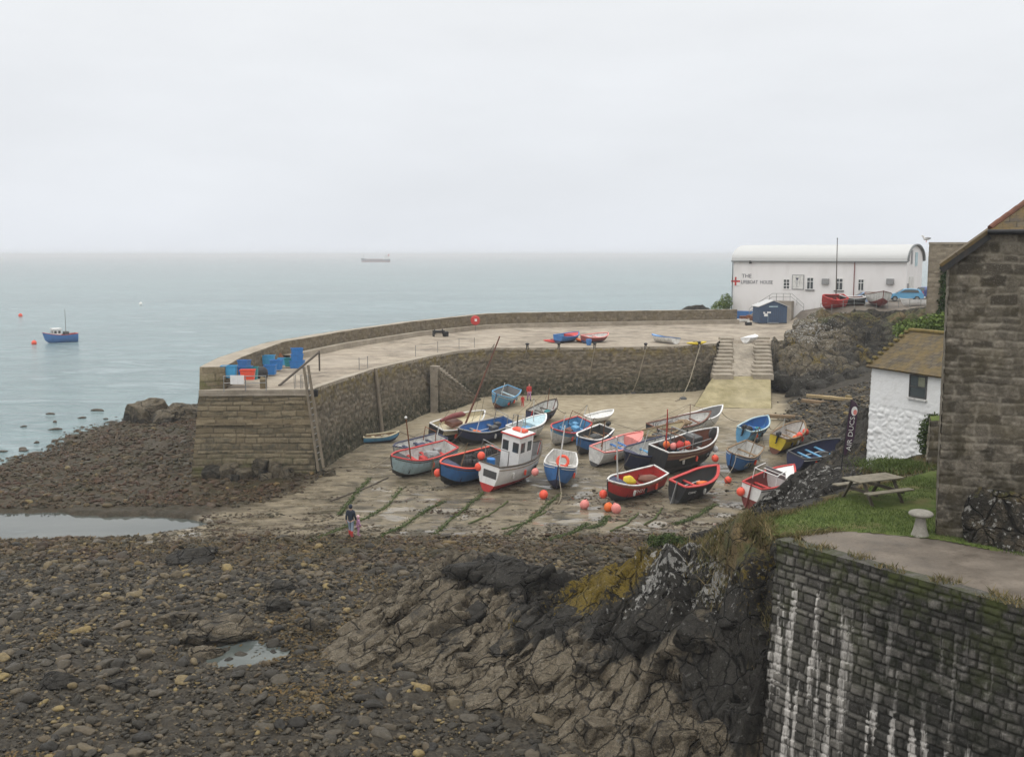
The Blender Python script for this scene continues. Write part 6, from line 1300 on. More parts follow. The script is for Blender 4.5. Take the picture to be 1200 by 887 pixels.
# shed
def shed():
    z0 = DZ; c = Vector(at(903, 379, z0)); t = thing('blue_shed', 'small dark blue timber kiosk with a white roof edge below the lifeboat house', 'shed', (c.x, c.y + .6, z0), R(8))
    m = MB(); w, d, h = 4.0, 2.4, 2.35; n_ = 16
    m.add([(-w / 2, -d / 2, .12), (w / 2, -d / 2, .12), (w / 2, -d / 2, h), (0, -d / 2, h + .78), (-w / 2, -d / 2, h), (-w / 2, d / 2, .12), (w / 2, d / 2, .12), (w / 2, d / 2, h), (0, d / 2, h + .78), (-w / 2, d / 2, h)], [(0, 1, 2, 3, 4), (9, 8, 7, 6, 5), (1, 6, 7, 2), (5, 0, 4, 9), (0, 5, 6, 1)])
    m.build('wall', M_SHED, t)
    b = MB()
    for k in range(12): b.box((-w / 2 + .15 + k * .29, -d / 2 - .01, 1.05), (.025, .02, 1.9))
    b.build('boarding', M_NAVY, t)
    r = MB()
    for s_ in (-1, 1):
        L = math.hypot(w / 2 + .22, .86); r.box((s_ * (w / 4 + .10), 0, h + .42), (L, d + .35, .08), M=Matrix.Rotation(s_ * math.atan2(.78, w / 2), 4, 'Y'))
    r.build('roof', M_ROOF, t)
    b = MB(); b.box((0, -d / 2 - .02, .06), (w, .06, .12)); b.build('plinth', M_DGREY, t)
    s = MB(); s.box((-1.05, -d / 2 - .03, 1.2), (.5, .03, .38)); s.box((-.62, -d / 2 - .034, 1.55), (.55, .03, .22)); s.box((-1.3, -d / 2 - .03, 1.5), (.28, .03, .25)); s.build('notices', M_WHITE, t)
    s = MB(); s.box((.0, -d / 2 - .03, 2.35), (1.3, .03, .14)); s.build('sign', M_PALEBLUE, t)
    s = MB(); s.tube([(-.75, -d / 2 - .05, 1.3), (-.75, -d / 2 - .05, .1)], .02, 5); s.build('pipe', M_PALEBLUE, t)
    s = MB(); s.box((-.1, -d / 2 - .3, .12), (1.5, .5, .1)); s.build('step', M_GREY, t)
M_SHED = paint((.05, .085, .15), .6, .5)
shed()
# ================= things on the quay
Vq = lambda px, py, z=DZ: Vector(at(px, py, z))
def crate_thing(px, py, d, mat, label, z=0., rz=None, group='plastic fish boxes on the pier head', rim=None):
    c = Vq(px, py); t = thing('fish_box', label, 'fish box', (c.x, c.y, DZ + .04 + z), random.uniform(-.3, .3) if rz is None else rz, group)
    crate('box_body', d, mat, t); return t
for px_, py_, d, mat, lab, z in [
    (269, 451, (1.05, .7, .85), M_CRATE2, 'pale blue fish box at the seaward corner of the pier head', .75), (288, 449, (1.0, .7, .75), M_BLUE, 'blue fish box behind the orange red one', .7), (291, 452, (1., .65, .72), M_BUOY, 'orange red fish box among the blue ones on the pier head', .65), (296, 449, (.8, .6, .9), M_TEAL, 'teal box beside the orange red fish box', .5),
    (287, 447, (.8, .6, .5), M_BLUE, 'deep blue tub stacked on top behind the orange red box', 1.3),
    (315, 428, (1.0, .7, .75), M_CRATE2, 'light blue fish box at the foot of the parapet, leftmost of the back row', .35), (324, 431, (.9, .7, .8), M_CRATE, 'blue fish box with ribbed sides in the middle of the pier head', .1), (317, 436, (.9, .7, .75), M_CRATE, 'blue fish box nearest the ladder side of the pier head', .05),
    (333, 427, (1., .7, .6), M_CRATE2, 'light blue fish box, middle of the row by the parapet', .2), (341, 427, (.95, .7, .7), M_TEAL, 'green blue fish box beside the tall blue stack', .1), (301, 427, (1.1, .8, .75), M_BLACK, 'black fish box in front of the parapet', .55)]:
    crate_thing(px_, py_ + 4, d, mat, lab, z)
for k in range(3):
    c = Vq(348.5, 431.5); t = thing('stacked_tub', ['lowest blue tub of the tall stack on the pier', 'middle blue tub of the tall stack on the pier', 'topmost blue tub of the tall stack on the pier'][k], 'tub', (c.x, c.y, DZ + .04 + k * .52), k * .2, 'blue tubs stacked on the pier'); crate('tub_body', (1.15 - .12 * k, .9 - .1 * k, .62), M_CRATE, t)
c = Vq(306, 443); m = MB(); m.lathe([(.5, 0), (.55, .35), (.5, .6), (.3, .8), (.05, .86)], 16); o = m.build('covered_heap', [M_BLACK], None, True); o.location = (c.x, c.y, DZ + .04); tag(o, 'black bin with a grey domed cover on the pier head', 'bin')
for px_, py_, dm, mt, lb_ in ((262, 446, (.5, .6, .5), M_DWOOD, 'dark heap of nets behind the blue boxes'), (283, 442, (.9, .7, .45), M_BROWN, 'brown heap of rope under the parapet'), (326, 424, (.5, .4, .5), M_RUST, 'rusty brown net heap between the boxes and the parapet')):
    c = Vq(px_, py_); V, F = rock_shape(3, int(px_), 6, .6, .1); o = mesh_np('net_heap', V * np.array(dm) + np.array([0, 0, dm[2] * .7]), F, mt, smooth=True); o.location = (c.x, c.y, DZ); tag(o, lb_, 'netting')
# sign on the head railing
hr = thing('head_railing', 'low metal railing with a blank white notice board at the pier head edge', 'railing', (A[0] + 1.8, A[1] + .1, DZ))
pts = [(262.5, 460.5), (288, 460.5), (312, 460)]
ps = [Vector(at(a, b - 1.5, DZ + .05)) for a, b in pts]
for p_ in ps: m = MB(); m.tube([p_, p_ + Vector((0, 0, 1.1))], .035, 6); par(m.build('post', M_STEEL), hr)
for dz in (1.08, .6): m = MB(); m.tube([p_ + Vector((0, 0, dz)) for p_ in ps], .03, 6); par(m.build('rail', M_STEEL), hr)
c = Vector(atd(278, 445, ps[0].y - .06)); m = MB(); m.box(c, (.95, .03, .62)); par(m.build('notice_board', M_WHITE), hr)
c = Vq(309, 457); m = MB(); m.box((0, 0, .35), (.42, .42, .72), ch=.05); m.add([(-.21, -.21, .7), (.21, -.21, .7), (.21, .21, .7), (-.21, .21, .7), (-.21, .15, .9), (.21, .15, .8)], [(0, 1, 5, 4), (1, 2, 5), (2, 3, 4, 5), (3, 0, 4)]); o = m.build('stone_bollard', M_HEAD); o.location = (c.x, c.y, DZ + .05); tag(o, 'squat stone mooring post on the pier head', 'bollard')
M_DWOODG = paint((.20, .165, .12), .85, .8)
# ladder at the corner and its posts
ld_ = thing('quay_ladder', 'tall timber ladder with two posts at the inner corner of the pier head', 'ladder', (B[0], B[1], 0))
for a, b in (((356, 430), (373, 552)), ((361, 428), (379, 548))):
    t_ = Vector(atd(*a, B[1] - .45)); b_ = Vector(atd(*b, Bb[1] - .35)); b_.z = max(b_.z, .3); m = MB(); m.tube([t_, b_], .10, 7); par(m.build('post', M_DWOODG), ld_)
for k in range(14):
    f = .1 + .86 * k / 14; p0 = Vector(atd(356, 430, B[1] - .45)).lerp(Vector(atd(373, 552, Bb[1] - .35)), f); p1 = Vector(atd(361, 428, B[1] - .45)).lerp(Vector(atd(379, 548, Bb[1] - .35)), f); m = MB(); m.tube([p0, p1], .03, 6); par(m.build('rung', M_STEEL), ld_)
dr = thing('davit', 'dark sloping timber davit beam rising over the pier ladder', 'davit', (B[0], B[1], DZ))
a_, b_ = Vector(at(327, 452, DZ)), Vector(atd(374, 412.5, 80)); m = MB(); m.tube([a_, b_], .09, 7); par(m.build('beam', M_DWOOD), dr); m = MB(); m.tube([b_ - Vector((0, 0, 1.5)), b_ + Vector((0, 0, .1))], .07, 6); par(m.build('post', M_DWOOD), dr)
a_ = Vector(at(345, 456, DZ)); m = MB()
for dx in (0, .45, .9): m.tube([a_ + Vector((dx, 0, 0)), a_ + Vector((dx, 0, 1.0)), a_ + Vector((dx, .5, 1.0)), a_ + Vector((dx, .5, 0))], .025, 6)
par(m.build('hoop', M_STEEL), dr)
# railing along the quay edge
qr = thing('quay_railing', 'thin post and chain railing along the inner edge of the pier above the steps', 'railing', at(520, 414, DZ))
pp = [Vector(at(x_, y_, DZ)) for x_, y_ in [(421, 434), (431, 432), (487, 418), (513, 413), (538, 409), (556, 407.5)]]
for p_ in pp: m = MB(); m.tube([p_, p_ + Vector((0, 0, 1.05))], .03, 6); par(m.build('post', M_STEEL), qr)
for dz in (1.0, .55):
    for i in (0, 2, 3, 4): m = MB(); m.tube([pp[i].lerp(pp[i + 1], f) + Vector((0, 0, dz - .08 * math.sin(PI * f))) for f in np.linspace(0, 1, 6)], .012, 4); par(m.build('chain', M_STEEL), qr)
c = Vq(435, 422); b = Vector(atd(557, 375.5, 127.5)); o = thing('lifebuoy_cabinet', 'bright red lifebuoy cabinet on the sea parapet', 'lifebuoy', (b.x, b.y, b.z), R(-8)); m = MB(); m.lathe([(.02, -.16), (.52, -.15), (.6, -.05), (.6, .05), (.5, .16), (.02, .2)], 20, M=Matrix.Rotation(R(90), 4, 'X')); m.build('case', M_RED, o, True); MB().box((.1, -.2, .05), (.28, .06, .3)).build('label_plate', M_WHITE, o); MB().tube([(0, .1, -.3), (0, .1, -1.5)], .06, 6).build('post', M_STEEL, o)
# a dark winch by the ledge
c = Vq(514, 394.5); o = thing('winch', 'dark iron winch beside the parapet ledge', 'winch', (c.x, c.y, DZ + .03), .3); m = MB(); m.lathe([(.3, -.5), (.3, -.42), (.16, -.4), (.16, .4), (.3, .42), (.3, .5)], 14, M=Matrix.Translation((0, 0, .55)) @ Matrix.Rotation(R(90), 4, 'Y')); m.build('drum', M_BLACK, o, True); m = MB(); m.box((-.6, 0, .35), (.10, .7, .7)); m.box((.6, 0, .35), (.10, .7, .7)); m.box((.9, .1, .28), (.5, .6, .55), ch=.05); m.build('frame', M_BLACK, o)
# mooring bollards and ropes down the wall
for i, (x1, y1, x2, y2) in enumerate([(618, 408.6, 603, 452), (655, 408, 640, 456), (697, 407.8, 685, 459), (757, 408.5, 741, 461), (820, 406.5, 799, 468)]):
    a_ = Vector(at(x1, y1, DZ + .1)); g_ = ground_hit(x2, y2); o = thing('mooring_post', ['iron mooring post with the leftmost rope of the inner quay edge', 'iron mooring post below the punt with the red bow', 'iron mooring post below the pink rowing boat', 'iron mooring post left of the covered blue boat', 'iron mooring post below the yellow kayak'][i], 'bollard', (a_.x, a_.y + .25, DZ), group='mooring posts along the quay edge')
    MB().lathe([(.16, 0), (.13, .1), (.12, .45), (.2, .52), (.2, .6), (.05, .66)], 12).build('post', M_BLACK, o, True)
    m = MB(); a_.y -= .05; mid = a_.lerp(g_, .6) + Vector((0, -.3, -.25)); m.tube([a_ + Vector((0, .25, .3)), a_ + Vector((0, -.1, .05)), a_.lerp(mid, .5), mid, g_ + Vector((0, 0, .05)), g_ + Vector((-.8, -1.2, .04))], .045, 5); r_ = m.build('mooring_rope', M_ROPE); tag(r_, ['pale rope hanging from the leftmost mooring post to the light blue boat', 'rope hanging down the quay wall below the punt', 'rope hanging down the quay wall below the pink rowing boat', 'rope hanging down the quay wall left of the covered blue boat', 'rope hanging down the quay wall below the yellow kayak'][i], 'rope', 'mooring ropes hanging down the quay wall')
    V, F = rock_shape(2, 700 + i, 5, .6, .1); o = mesh_np('mooring_stone', V * np.array([.4, .3, .22]), F, M_DGREY, smooth=True); o.location = g_ + Vector((.1, 0, .05)); tag(o, ['dark mooring stone at the foot of the leftmost wall rope', 'dark mooring stone below the punt rope', 'dark mooring stone below the pink boat rope', 'dark mooring stone at the foot of the rope left of the covered boat', 'dark mooring stone beside the slipway foot'][i], 'mooring stone', 'mooring stones on the sand')
for nm, px_, py0, py1 in (('wall_timber', 444, 430, 500), ):
    a_ = Vector(at(px_ - 5, py0 + 1.5, DZ + .1)); m = MB(); m.tube([a_ + Vector((.1, -.12, 0)), Vector((a_.x + .7, a_.y - .75, .9))], .16, 6); o = m.build('timber_fender', M_DWOODG); tag(o, 'grey vertical fender timber on the pier wall below the railing', 'fender')
m = MB(); a_ = Vector(at(367, 456.5, DZ)); m.box(a_ + Vector((.1, -.10, -.25)), (.5, .25, .5), ch=.06); o = m.build('tyre_fender', M_TYRE); tag(o, 'black rubber fender block on the coping beside the ladder', 'fender')
# small craft on the quay
def quayboat(label, px, py, head, p, heel=0, name='rowing_boat', cat='rowing boat', up=0., group='small craft laid up on the quay'):
    t, _, _ = boat(label, cat, (px, py), head, p, heel, group, name, z=DZ + up); return t
quayboat('small punt with a red bow and a pale blue interior on the quay', 664, 401, 55, P(3.9, 1.65, .75, M_BLUE, M_NAVY, M_BLUE, M_LBLUE, boot=.5, foredeck=(.62, M_RED), thwarts=(.3,), floor=.6), 8)
quayboat('pink rowing boat with a white interior on the quay', 697, 401, 48, P(3.9, 1.6, .7, M_MAROON, M_NAVY, M_PINK, M_WHITE2, boot=.5, thwarts=(.3, .6)), 10)
quayboat('white dinghy pulled up at the head of the slipway', 879, 401, 62, P(3.6, 1.4, .5, M_WHITE, M_WHITE2, M_WHITE, M_WHITE, boot=.3, floor=.8, thwarts=(), foredeck=(.4, M_WHITE)), -4, 'sailing_dinghy', 'dinghy', .15)
t = quayboat('upturned boat with a pale blue cover on the quay', 778, 402, 118, P(4.0, 1.7, .62, M_WHITE2, M_WHITE2, M_BLUE, M_PALEBLUE, boot=.4, floor=.95, thwarts=(), foredeck=(.15, paint((.22, .42, .70)))), 8)
def kayak(label, px, py, rz, mat, L=2.9, tilt=0., cock=True):
    c = Vq(px, py); t = thing('kayak', label, 'kayak', (c.x, c.y, DZ + .05), Euler((tilt, 0, rz)), 'kayaks on the quay'); n, k = 15, 12; V = []
    for i in range(n):
        f = i / (n - 1); w = max(.02, math.sin(PI * f) ** .7) * .36; h_ = .16 * max(.05, math.sin(PI * f) ** .5); u = .12 * (2 * f - 1) ** 2
        for j in range(k): a = 2 * PI * j / k; V.append((L * (f - .5), w * math.cos(a), .19 + u + h_ * math.sin(a)))
    F = [(i * k + j, (i + 1) * k + j, (i + 1) * k + (j + 1) % k, i * k + (j + 1) % k) for i in range(n - 1) for j in range(k)]; mesh_np('hull', V, np.array(F)[:, ::-1], mat, t, smooth=True)
    torus('cockpit_rim', .30, .035, M_BLACK, Matrix.Translation((-.1, 0, .35)) @ Matrix.Diagonal((1.3, .8, .6, 1))).parent = t
kayak('orange kayak propped beside the punt with the red bow', 677, 401, R(100), M_ORANGE, 2.6, .5); kayak('red kayak lying left of the punt', 650, 402, R(20), M_RED, 2.8, .3); kayak('yellow kayak near the head of the slipway', 816, 405, R(35), M_YELLOW, 3.0, .1); kayak('orange yellow kayak against the covered blue boat', 787, 401, R(-58), M_ORANGE, 2.6, .4)
c = Vq(690, 404.5); m = MB(); m.lathe([(.22, 0), (.32, .5), (.30, .62), (.2, .64)], 12); o = m.build('blue_tub', M_BLUE, None, True); o.location = c; tag(o, 'small blue tub in front of the pink rowing boat', 'tub')
# terrace craft and vehicles
def terr_z(x_, y_): return float(fh(np.array(x_), np.array(y_)))
def tboat(label, px, Yd, head, p, heel, dz=0.): 
    x_ = (px - 600) / FPX * Yd * 1.0; x_ = atd(px, 355, Yd)[0]; z_ = terr_z(x_, Yd) + dz; t, _, _ = boat(label, 'boat', (px, 355), head, p, heel, 'boats laid up on the terrace', 'laid_up_boat', z=9.); t.location = (x_, Yd, z_); return t
tboat('bright red boat laid up on the terrace by the flagpole', 975, 118, 195, P(2.9, 1.6, 1.35, M_RED, M_RED, M_RED, M_MAROON, boot=.3, sheer=.1), -22)
tboat('dark boat with a white topped gunwale laid up next to the red one', 998, 118.5, 190, P(2.9, 1.3, .95, M_BLACK, M_BROWN, M_WHITE, M_BROWN, boot=.3), -8)
tboat('white boat with a brown bottom facing the harbour from the terrace', 1029, 118.5, 262, P(4.6, 2.7, 1.35, M_WHITE2, M_MAROON, M_BROWN, M_WHITE2, boot=.5, tw=.8), 0)
tboat('low white upturned boat at the terrace edge near the tan building', 1073, 118, 178, P(3.0, 1.2, .65, M_WHITE, M_WHITE, M_WHITE, M_WHITE, boot=.3, floor=.95, thwarts=()), 4)
def car(label, px, Yd, rz, mat, kind):
    x_ = atd(px, 345, Yd)[0]; z_ = terr_z(x_, Yd) + .0; t = thing('parked_car', label, 'car', (x_, Yd, z_), rz, 'cars parked on the terrace')
    L, W = 4.0, 1.7; prof = [(-2.0, .35), (-2.0, .85), (-1.9, .98), (-1.55, 1.02), (1.0, .95), (1.75, .82), (1.98, .65), (2.0, .35)]; cab = [(-1.88, .98), (-1.55, 1.42), (-.5, 1.50), (.25, 1.44), (1.05, .95)] if kind else [(-1.7, 1.0), (-1.25, 1.45), (-.3, 1.5), (.3, 1.42), (1.1, .95)]
    def loft(pr, ys): 
        m = MB(); n = len(pr); vs = [(a, y_ * (1 if b < 1.1 else .84), b) for y_ in ys for a, b in pr]; k = len(ys)
        m.add(vs, [(i * n + j, i * n + (j + 1) % n, (i + 1) * n + (j + 1) % n, (i + 1) * n + j) for i in range(k - 1) for j in range(n)] + [tuple(range(n))[::-1], tuple((k - 1) * n + j for j in range(n))]); return m
    o = loft(prof, (-.80, -.85, .85, .80)).build('body', mat, t); b = o.modifiers.new('Bevel', 'BEVEL'); b.width = .06; b.segments = 2
    c = loft(cab, (-.78, .78)).build('cabin', mat, t); b = c.modifiers.new('Bevel', 'BEVEL'); b.width = .05; b.segments = 2
    for s_ in (-1, 1):
        w = MB(); y_ = s_ * .70; w.add([(-1.5, s_ * .785, 1.03), (.75, s_ * .785, 1.03), (.15, s_ * .672, 1.38), (-.5, s_ * .665, 1.42), (-1.35, s_ * .675, 1.36)], [(0, 1, 2, 3, 4) if s_ < 0 else (4, 3, 2, 1, 0)]); w.build('side_window', M_GLASS, t)
        for xx in (-1.25, 1.25):
            q = MB(); q.lathe([(.2, -.1), (.31, -.1), (.32, 0), (.31, .1), (.2, .1)], 18, M=Matrix.Translation((xx, s_ * .78, .31)) @ Matrix.Rotation(R(90), 4, 'X')); wh = q.build('wheel', M_TYRE, t, True); q = MB(); q.lathe([(.01, -.105), (.19, -.105), (.19, .105), (.01, .105)], 14, M=Matrix.Translation((xx, s_ * .78, .31)) @ Matrix.Rotation(R(90), 4, 'X')); q.build('rim', M_STEEL, wh)
        MB().box((1.92, s_ * .6, .7), (.12, .32, .14), ch=.03).build('headlight', M_WHITE, t); MB().box((-1.98, s_ * .66, .85), (.08, .22, .2), ch=.02).build('tail_light', M_RED, t)
    w = MB(); w.add([(.28, -.62, 1.41), (1.06, -.72, .97), (1.06, .72, .97), (.28, .62, 1.41)], [(0, 1, 2, 3)]); o = w.build('windscreen', M_GLASS, t); o.location = (.03, 0, .03)
    w = MB(); w.add([(-1.58, -.6, 1.40), (-1.58, .6, 1.40), (-1.88, .7, 1.02), (-1.88, -.7, 1.02)], [(0, 1, 2, 3)]); o = w.build('rear_window', M_GLASS, t); o.location = (-.03, 0, .02)
    return t
car('light blue car parked on the terrace in front of the boathouse gable', 1061, 124.5, R(165), paint((.12, .33, .52), .3, .2), 1)
car('dark blue car with red tail lights parked beside the tan building', 1092, 126, R(20), paint((.05, .08, .22), .3, .2), 0)
car('grey blue vehicle mostly hidden behind the white boat on the terrace', 1013, 123.5, R(170), paint((.20, .30, .48), .35, .3), 0)
# clutter near the shed and on the ramp
for px_, py_, d, mat, lab, z_, cat in [(868, 377, (1.8, .6, .35), M_WHITE2, 'small white dinghy shaped float by the parapet end', 0, 'float'), (866, 371, (.8, .06, .7), M_WHITE2, 'blank white board on the end of the parapet', 1.0, 'board'), (876, 375, (2.2, .9, .6), M_BROWN, 'low brown boat cradle in front of the blue wall band', 0, 'cradle')]:
    c = Vq(px_, py_); m = MB(); m.box((0, 0, d[2] / 2), d, ch=.04); o = m.build(cat if cat != 'board' else 'notice_board', mat); o.location = (c.x, c.y, DZ + z_); tag(o, lab, cat)
def cone_stack():
    c = Vq(877, 381); t = thing('traffic_cone', 'small dark based marker cone in front of the blue kiosk', 'cone', (c.x, c.y, DZ)); MB().box((0, 0, .2), (.8, .7, .4), ch=.05).build('base', M_BLACK, t); MB().lathe([(.2, .4), (.12, .8), (.16, 1.2), (.05, 1.25)], 10).build('body', M_WHITE2, t, True); MB().lathe([(.30, .95), (.30, 1.3), (.25, 1.35)], 8).build('cap', M_RUST, t)
cone_stack()
q = (35.3, 127.5); w_ = MB(); w_.add([(34.6, 139, 6.46), (36.0, 122, 8.2), (40.5, 120, 9.4), (41.5, 131, 9.75), (38.5, 140, 9.0)], [(0, 1, 2, 3, 4)])
# red striped board beside the ramp, terrace fence
f_ = thing('terrace_fence', 'low post and wire fence along the edge of the terrace', 'fence', atd(1030, 360, 117))
for k in range(10):
    px_ = 962 + k * 13; q = atd(px_, 357, 117); z_ = terr_z(q[0], 117); m = MB(); m.tube([(q[0], 117, z_ - .2), (q[0], 117, z_ + .95)], .035, 6); par(m.build('post', M_STEEL), f_)
for dz in (.5, .9): m = MB(); m.tube([(atd(962 + k * 13, 357, 117)[0], 117, terr_z(atd(962 + k * 13, 357, 117)[0], 117) + dz) for k in range(10)], .014, 4); par(m.build('wire', M_STEEL), f_)
q = atd(845, 352, 150)
shrub('cliff_bush', 'rough green bush on the slope beyond the seaward end of the lifeboat house', 'bush', [(q[0] - 1.2, 152, 6.8, 1.5, 1.5, 1.0), (q[0] + .4, 152, 7.8, 1.4, 1.5, 1.5), (q[0] + 1.2, 152, 9.0, .9, 1.3, 1.2), (q[0] - 2.2, 152, 6.1, 1.2, 1.2, .7)], 4500, .12, M_HEDGE, 13)
for i, (px_, py_, Yd, s_, lab) in enumerate([(737, 363.5, 150, (1.6, 1, .6), 'small dark rock showing above the parapet in the sea, left one'), (803, 363, 160, (1.4, 1, .5), 'small dark rock showing above the parapet in the sea, right one'), (822, 363, 158, (1.6, 1, .5), 'dark rock at the foot of the green slope')]):
    q = atd(px_, py_, Yd); boulder('sea_rock', lab, 'rock', (q[0], Yd, q[2] - .3 if q[2] > 2 else 1), (*s_[:2], max(s_[2], .6)), (0, 0, i), 400 + i, sub=4) if False else None
q = atd(835, 362, 156); boulder('sea_rock', 'dark rock below the green slope beside the lifeboat house', 'rock', (q[0] - 2.5, 158, 4.0), (4.5, 3, 4.6), (0, 0, .4), 401, M_CLIFF, sub=5)
M_SLIPT = paint((.36, .27, .14), .85, .8)
# planks and driftwood on the shingle by the slip
for i, (px_, py_, L, rz, lab) in enumerate([(968, 468, 3.6, -.25, 'yellowish timber baulk on the shingle, upper one'), (985, 470, 3.0, -.3, 'yellowish timber baulk on the shingle beside the upper one'), (960, 474, 3.2, -.5, 'weathered timber baulk lying lower on the shingle'), (925, 491, 4.5, .02, 'grey plank lying on the sand behind the yellow boat')]):
    g_ = ground_hit(px_, py_); zt = max(g_.z, float(fh(np.array(g_.x), np.array(g_.y))) if g_.y > 92 else g_.z); m = MB(); m.box((0, 0, .15), (L, .45, .3), ch=.04); o = m.build('timber_baulk', M_SLIPT if i < 2 else M_WOOD); o.location = (g_.x, g_.y, g_.z + .05); o.rotation_euler = (0, .05, rz); tag(o, lab, 'timber', 'timbers on the shingle')
# ================= ropes on the sand
rope_px = [[(470, 573), (456, 592), (432, 606), (395, 622), (360, 636)], [(520, 588), (497, 600), (470, 618), (445, 630)], [(596, 588), (575, 603), (545, 616)], [(640, 600), (615, 613), (585, 622)], [(712, 606), (703, 616), (688, 620)], [(776, 596), (768, 608), (752, 616)], [(455, 560), (430, 572), (380, 590)], [(1003, 500), (985, 505), (965, 500), (946, 491)], [(935, 545), (985, 530), (1015, 525)], [(860, 472), (880, 462), (898, 450)], [(566, 578), (540, 600), (505, 630)], [(690, 614), (668, 626), (640, 634)], [(838, 592), (815, 606), (790, 616)], [(432, 562), (412, 584), (396, 606)], [(748, 602), (735, 614), (712, 624)], [(655, 580), (628, 604), (590, 630)]]
labs = ['green weedy mooring rope running from the pale blue boat towards the walkers', 'green weedy mooring rope running from the pot laden blue boat', 'thin weedy rope in front of the wheelhouse boat', 'faint weedy rope below the boat seen bow on', 'green weedy rope by the orange and pink buoys', 'thin rope in front of the dark boat with the red gunwale', 'dark rope running to the foot of the pier', 'sagging rope from the bow of the yellow boat to the shingle', 'green weedy rope on the sand by the flag', 'dark chain lying across the slipway foot', 'long thin weedy rope from the wheelhouse boat towards the shingle', 'short weedy rope end near the shingle below the lone pink buoy', 'weedy rope in front of the dark boat with the rudder', 'weedy rope between the pier foot and the walkers', 'short weedy rope below the bright red boat', 'long weedy rope from the boat seen bow on towards the shingle']
for pl, lab, k in zip(rope_px, labs, range(20)):
    pts = []
    for (a, b), (c, d) in zip(pl[:-1], pl[1:]):
        for f in np.linspace(0, 1, 9)[:-1]:
            g_ = ground_hit(a + (c - a) * f, b + (d - b) * f); pts.append((g_.x + random.uniform(-.06, .06), g_.y + random.uniform(-.06, .06), g_.z + .04))
    m = MB(); rr = [random.uniform(.03, .075) if k not in (7, 9, 6) else .045 for _ in pts]; m.tube(pts, rr, 6); o = m.build('ground_rope', M_ALGAE if k not in (7, 9, 6) else M_DWOOD, None, True); tag(o, lab, 'rope', 'ropes lying on the harbour bed')
    if k in (0, 1, 4, 10, 11, 12, 13, 15):
        V, F, tn = leaf_ball([(p_[0], p_[1], p_[2], .26, .26, .04) for p_ in pts], 1000, .045, 500 + k); w = mesh_np('weed_fringe', V, F, M_LEAF, o, attrs=dict(tone=tn))
# ================= stones
IV1, IF1 = ico(2)
def scatter(n, fr, sizes, seed, dens, zsink=.35):
    """places for n stones: fr(rng, n) gives world x, y"""
    rg = np.random.default_rng(seed); x_, y_ = fr(rg, n); keep = rg.uniform(0, 1, len(x_)) < dens(x_, y_); x_, y_ = x_[keep], y_[keep]
    r = np.exp(rg.normal(math.log(sizes), .42, len(x_))); return x_, y_, r
def fr_fore(rg, n):
    y_ = 24 + 31.5 * rg.uniform(0, 1, n) ** .85; u = rg.uniform(-.80, .30, n); return u * y_, y_
def fr_bank(rg, n):
    y_ = rg.uniform(62, 106, n); return rg.uniform(-46, -13, n), y_
def dens_fore(x_, y_):
    s_, w_, d_ = masks(x_, y_); oz = np.array([HO(a, b) for a, b in zip(x_, y_)]); hz = H(x_, y_)
    pool = (hz < .2) & (y_ > 52)
    return (1 - .9 * s_) * (oz < hz + .12) * (1 - .92 * pool)
def dens_bank(x_, y_):
    s_, w_, d_ = masks(x_, y_); hz = H(x_, y_); return (1 - s_) * sstep(-.25, .2, hz) * (np.hypot(x_ + 18, y_ - 75) > 4.5)
def stuff_stones(name, label, x_, y_, r, seed, weed, sub=2, flat=1., tmul=1.):
    rg = np.random.default_rng(seed); N = len(x_); vs, fs, tone = [], [], []
    bases = [rock_shape(sub, 900 + k, 8, .5, .05)[0] for k in range(14)]; IF1 = ico(sub)[1]; nv = len(bases[0]); kk = rg.integers(0, 14, N)
    B_ = np.array(bases)[kk]; a = rg.uniform(0, 2 * PI, N); sx, sy, sz = r * rg.uniform(.9, 1.5, N), r * rg.uniform(.65, 1., N), r * rg.uniform(.4, .72, N) * flat
    Q = B_ * np.stack([sx, sy, sz], 1)[:, None, :]; tl = rg.normal(0, .22, N)[:, None]; Q[..., 2] += Q[..., 0] * tl
    c, s_ = np.cos(a)[:, None], np.sin(a)[:, None]; V = np.stack([Q[..., 0] * c - Q[..., 1] * s_ + x_[:, None], Q[..., 0] * s_ + Q[..., 1] * c + y_[:, None], Q[..., 2] + (H(x_, y_) + sz * .35)[:, None]], -1).reshape(-1, 3)
    F = (IF1[None] + (np.arange(N) * nv)[:, None, None]).reshape(-1, 3); t = rg.uniform(0, 1, N) ** 1.15 * tmul; 
    o = mesh_np(name, V, F, M_PEBBLE, None, smooth=True, attrs=dict(tone=np.repeat(t, nv), weed=np.repeat(weed, nv))); tag(o, label, 'shingle', kind='stuff'); return o
x_, y_, r = scatter(23000, fr_fore, .092, 31, dens_fore); r = np.clip(r, .05, .30) * np.clip(y_ / 40, .8, 1.25)
stuff_stones('shingle', 'wet dark shingle covering the foreground beach', x_, y_, r, 41, masks(x_, y_)[2])
x_, y_, r = scatter(8500, fr_bank, .13, 33, dens_bank); r = np.clip(r, .06, .36)
stuff_stones('weedy_shingle', 'brown weed covered shingle between the pier head and the sea', x_, y_, r, 43, np.maximum(.6, masks(x_, y_)[2]))
x_, y_, r = scatter(53000, fr_fore, .046, 32, dens_fore); r = np.clip(r, .025, .10) * np.clip(y_ / 40, .8, 1.25)
stuff_stones('gravel', 'fine wet gravel between the foreground stones', x_, y_, r, 45, masks(x_, y_)[2], 1)
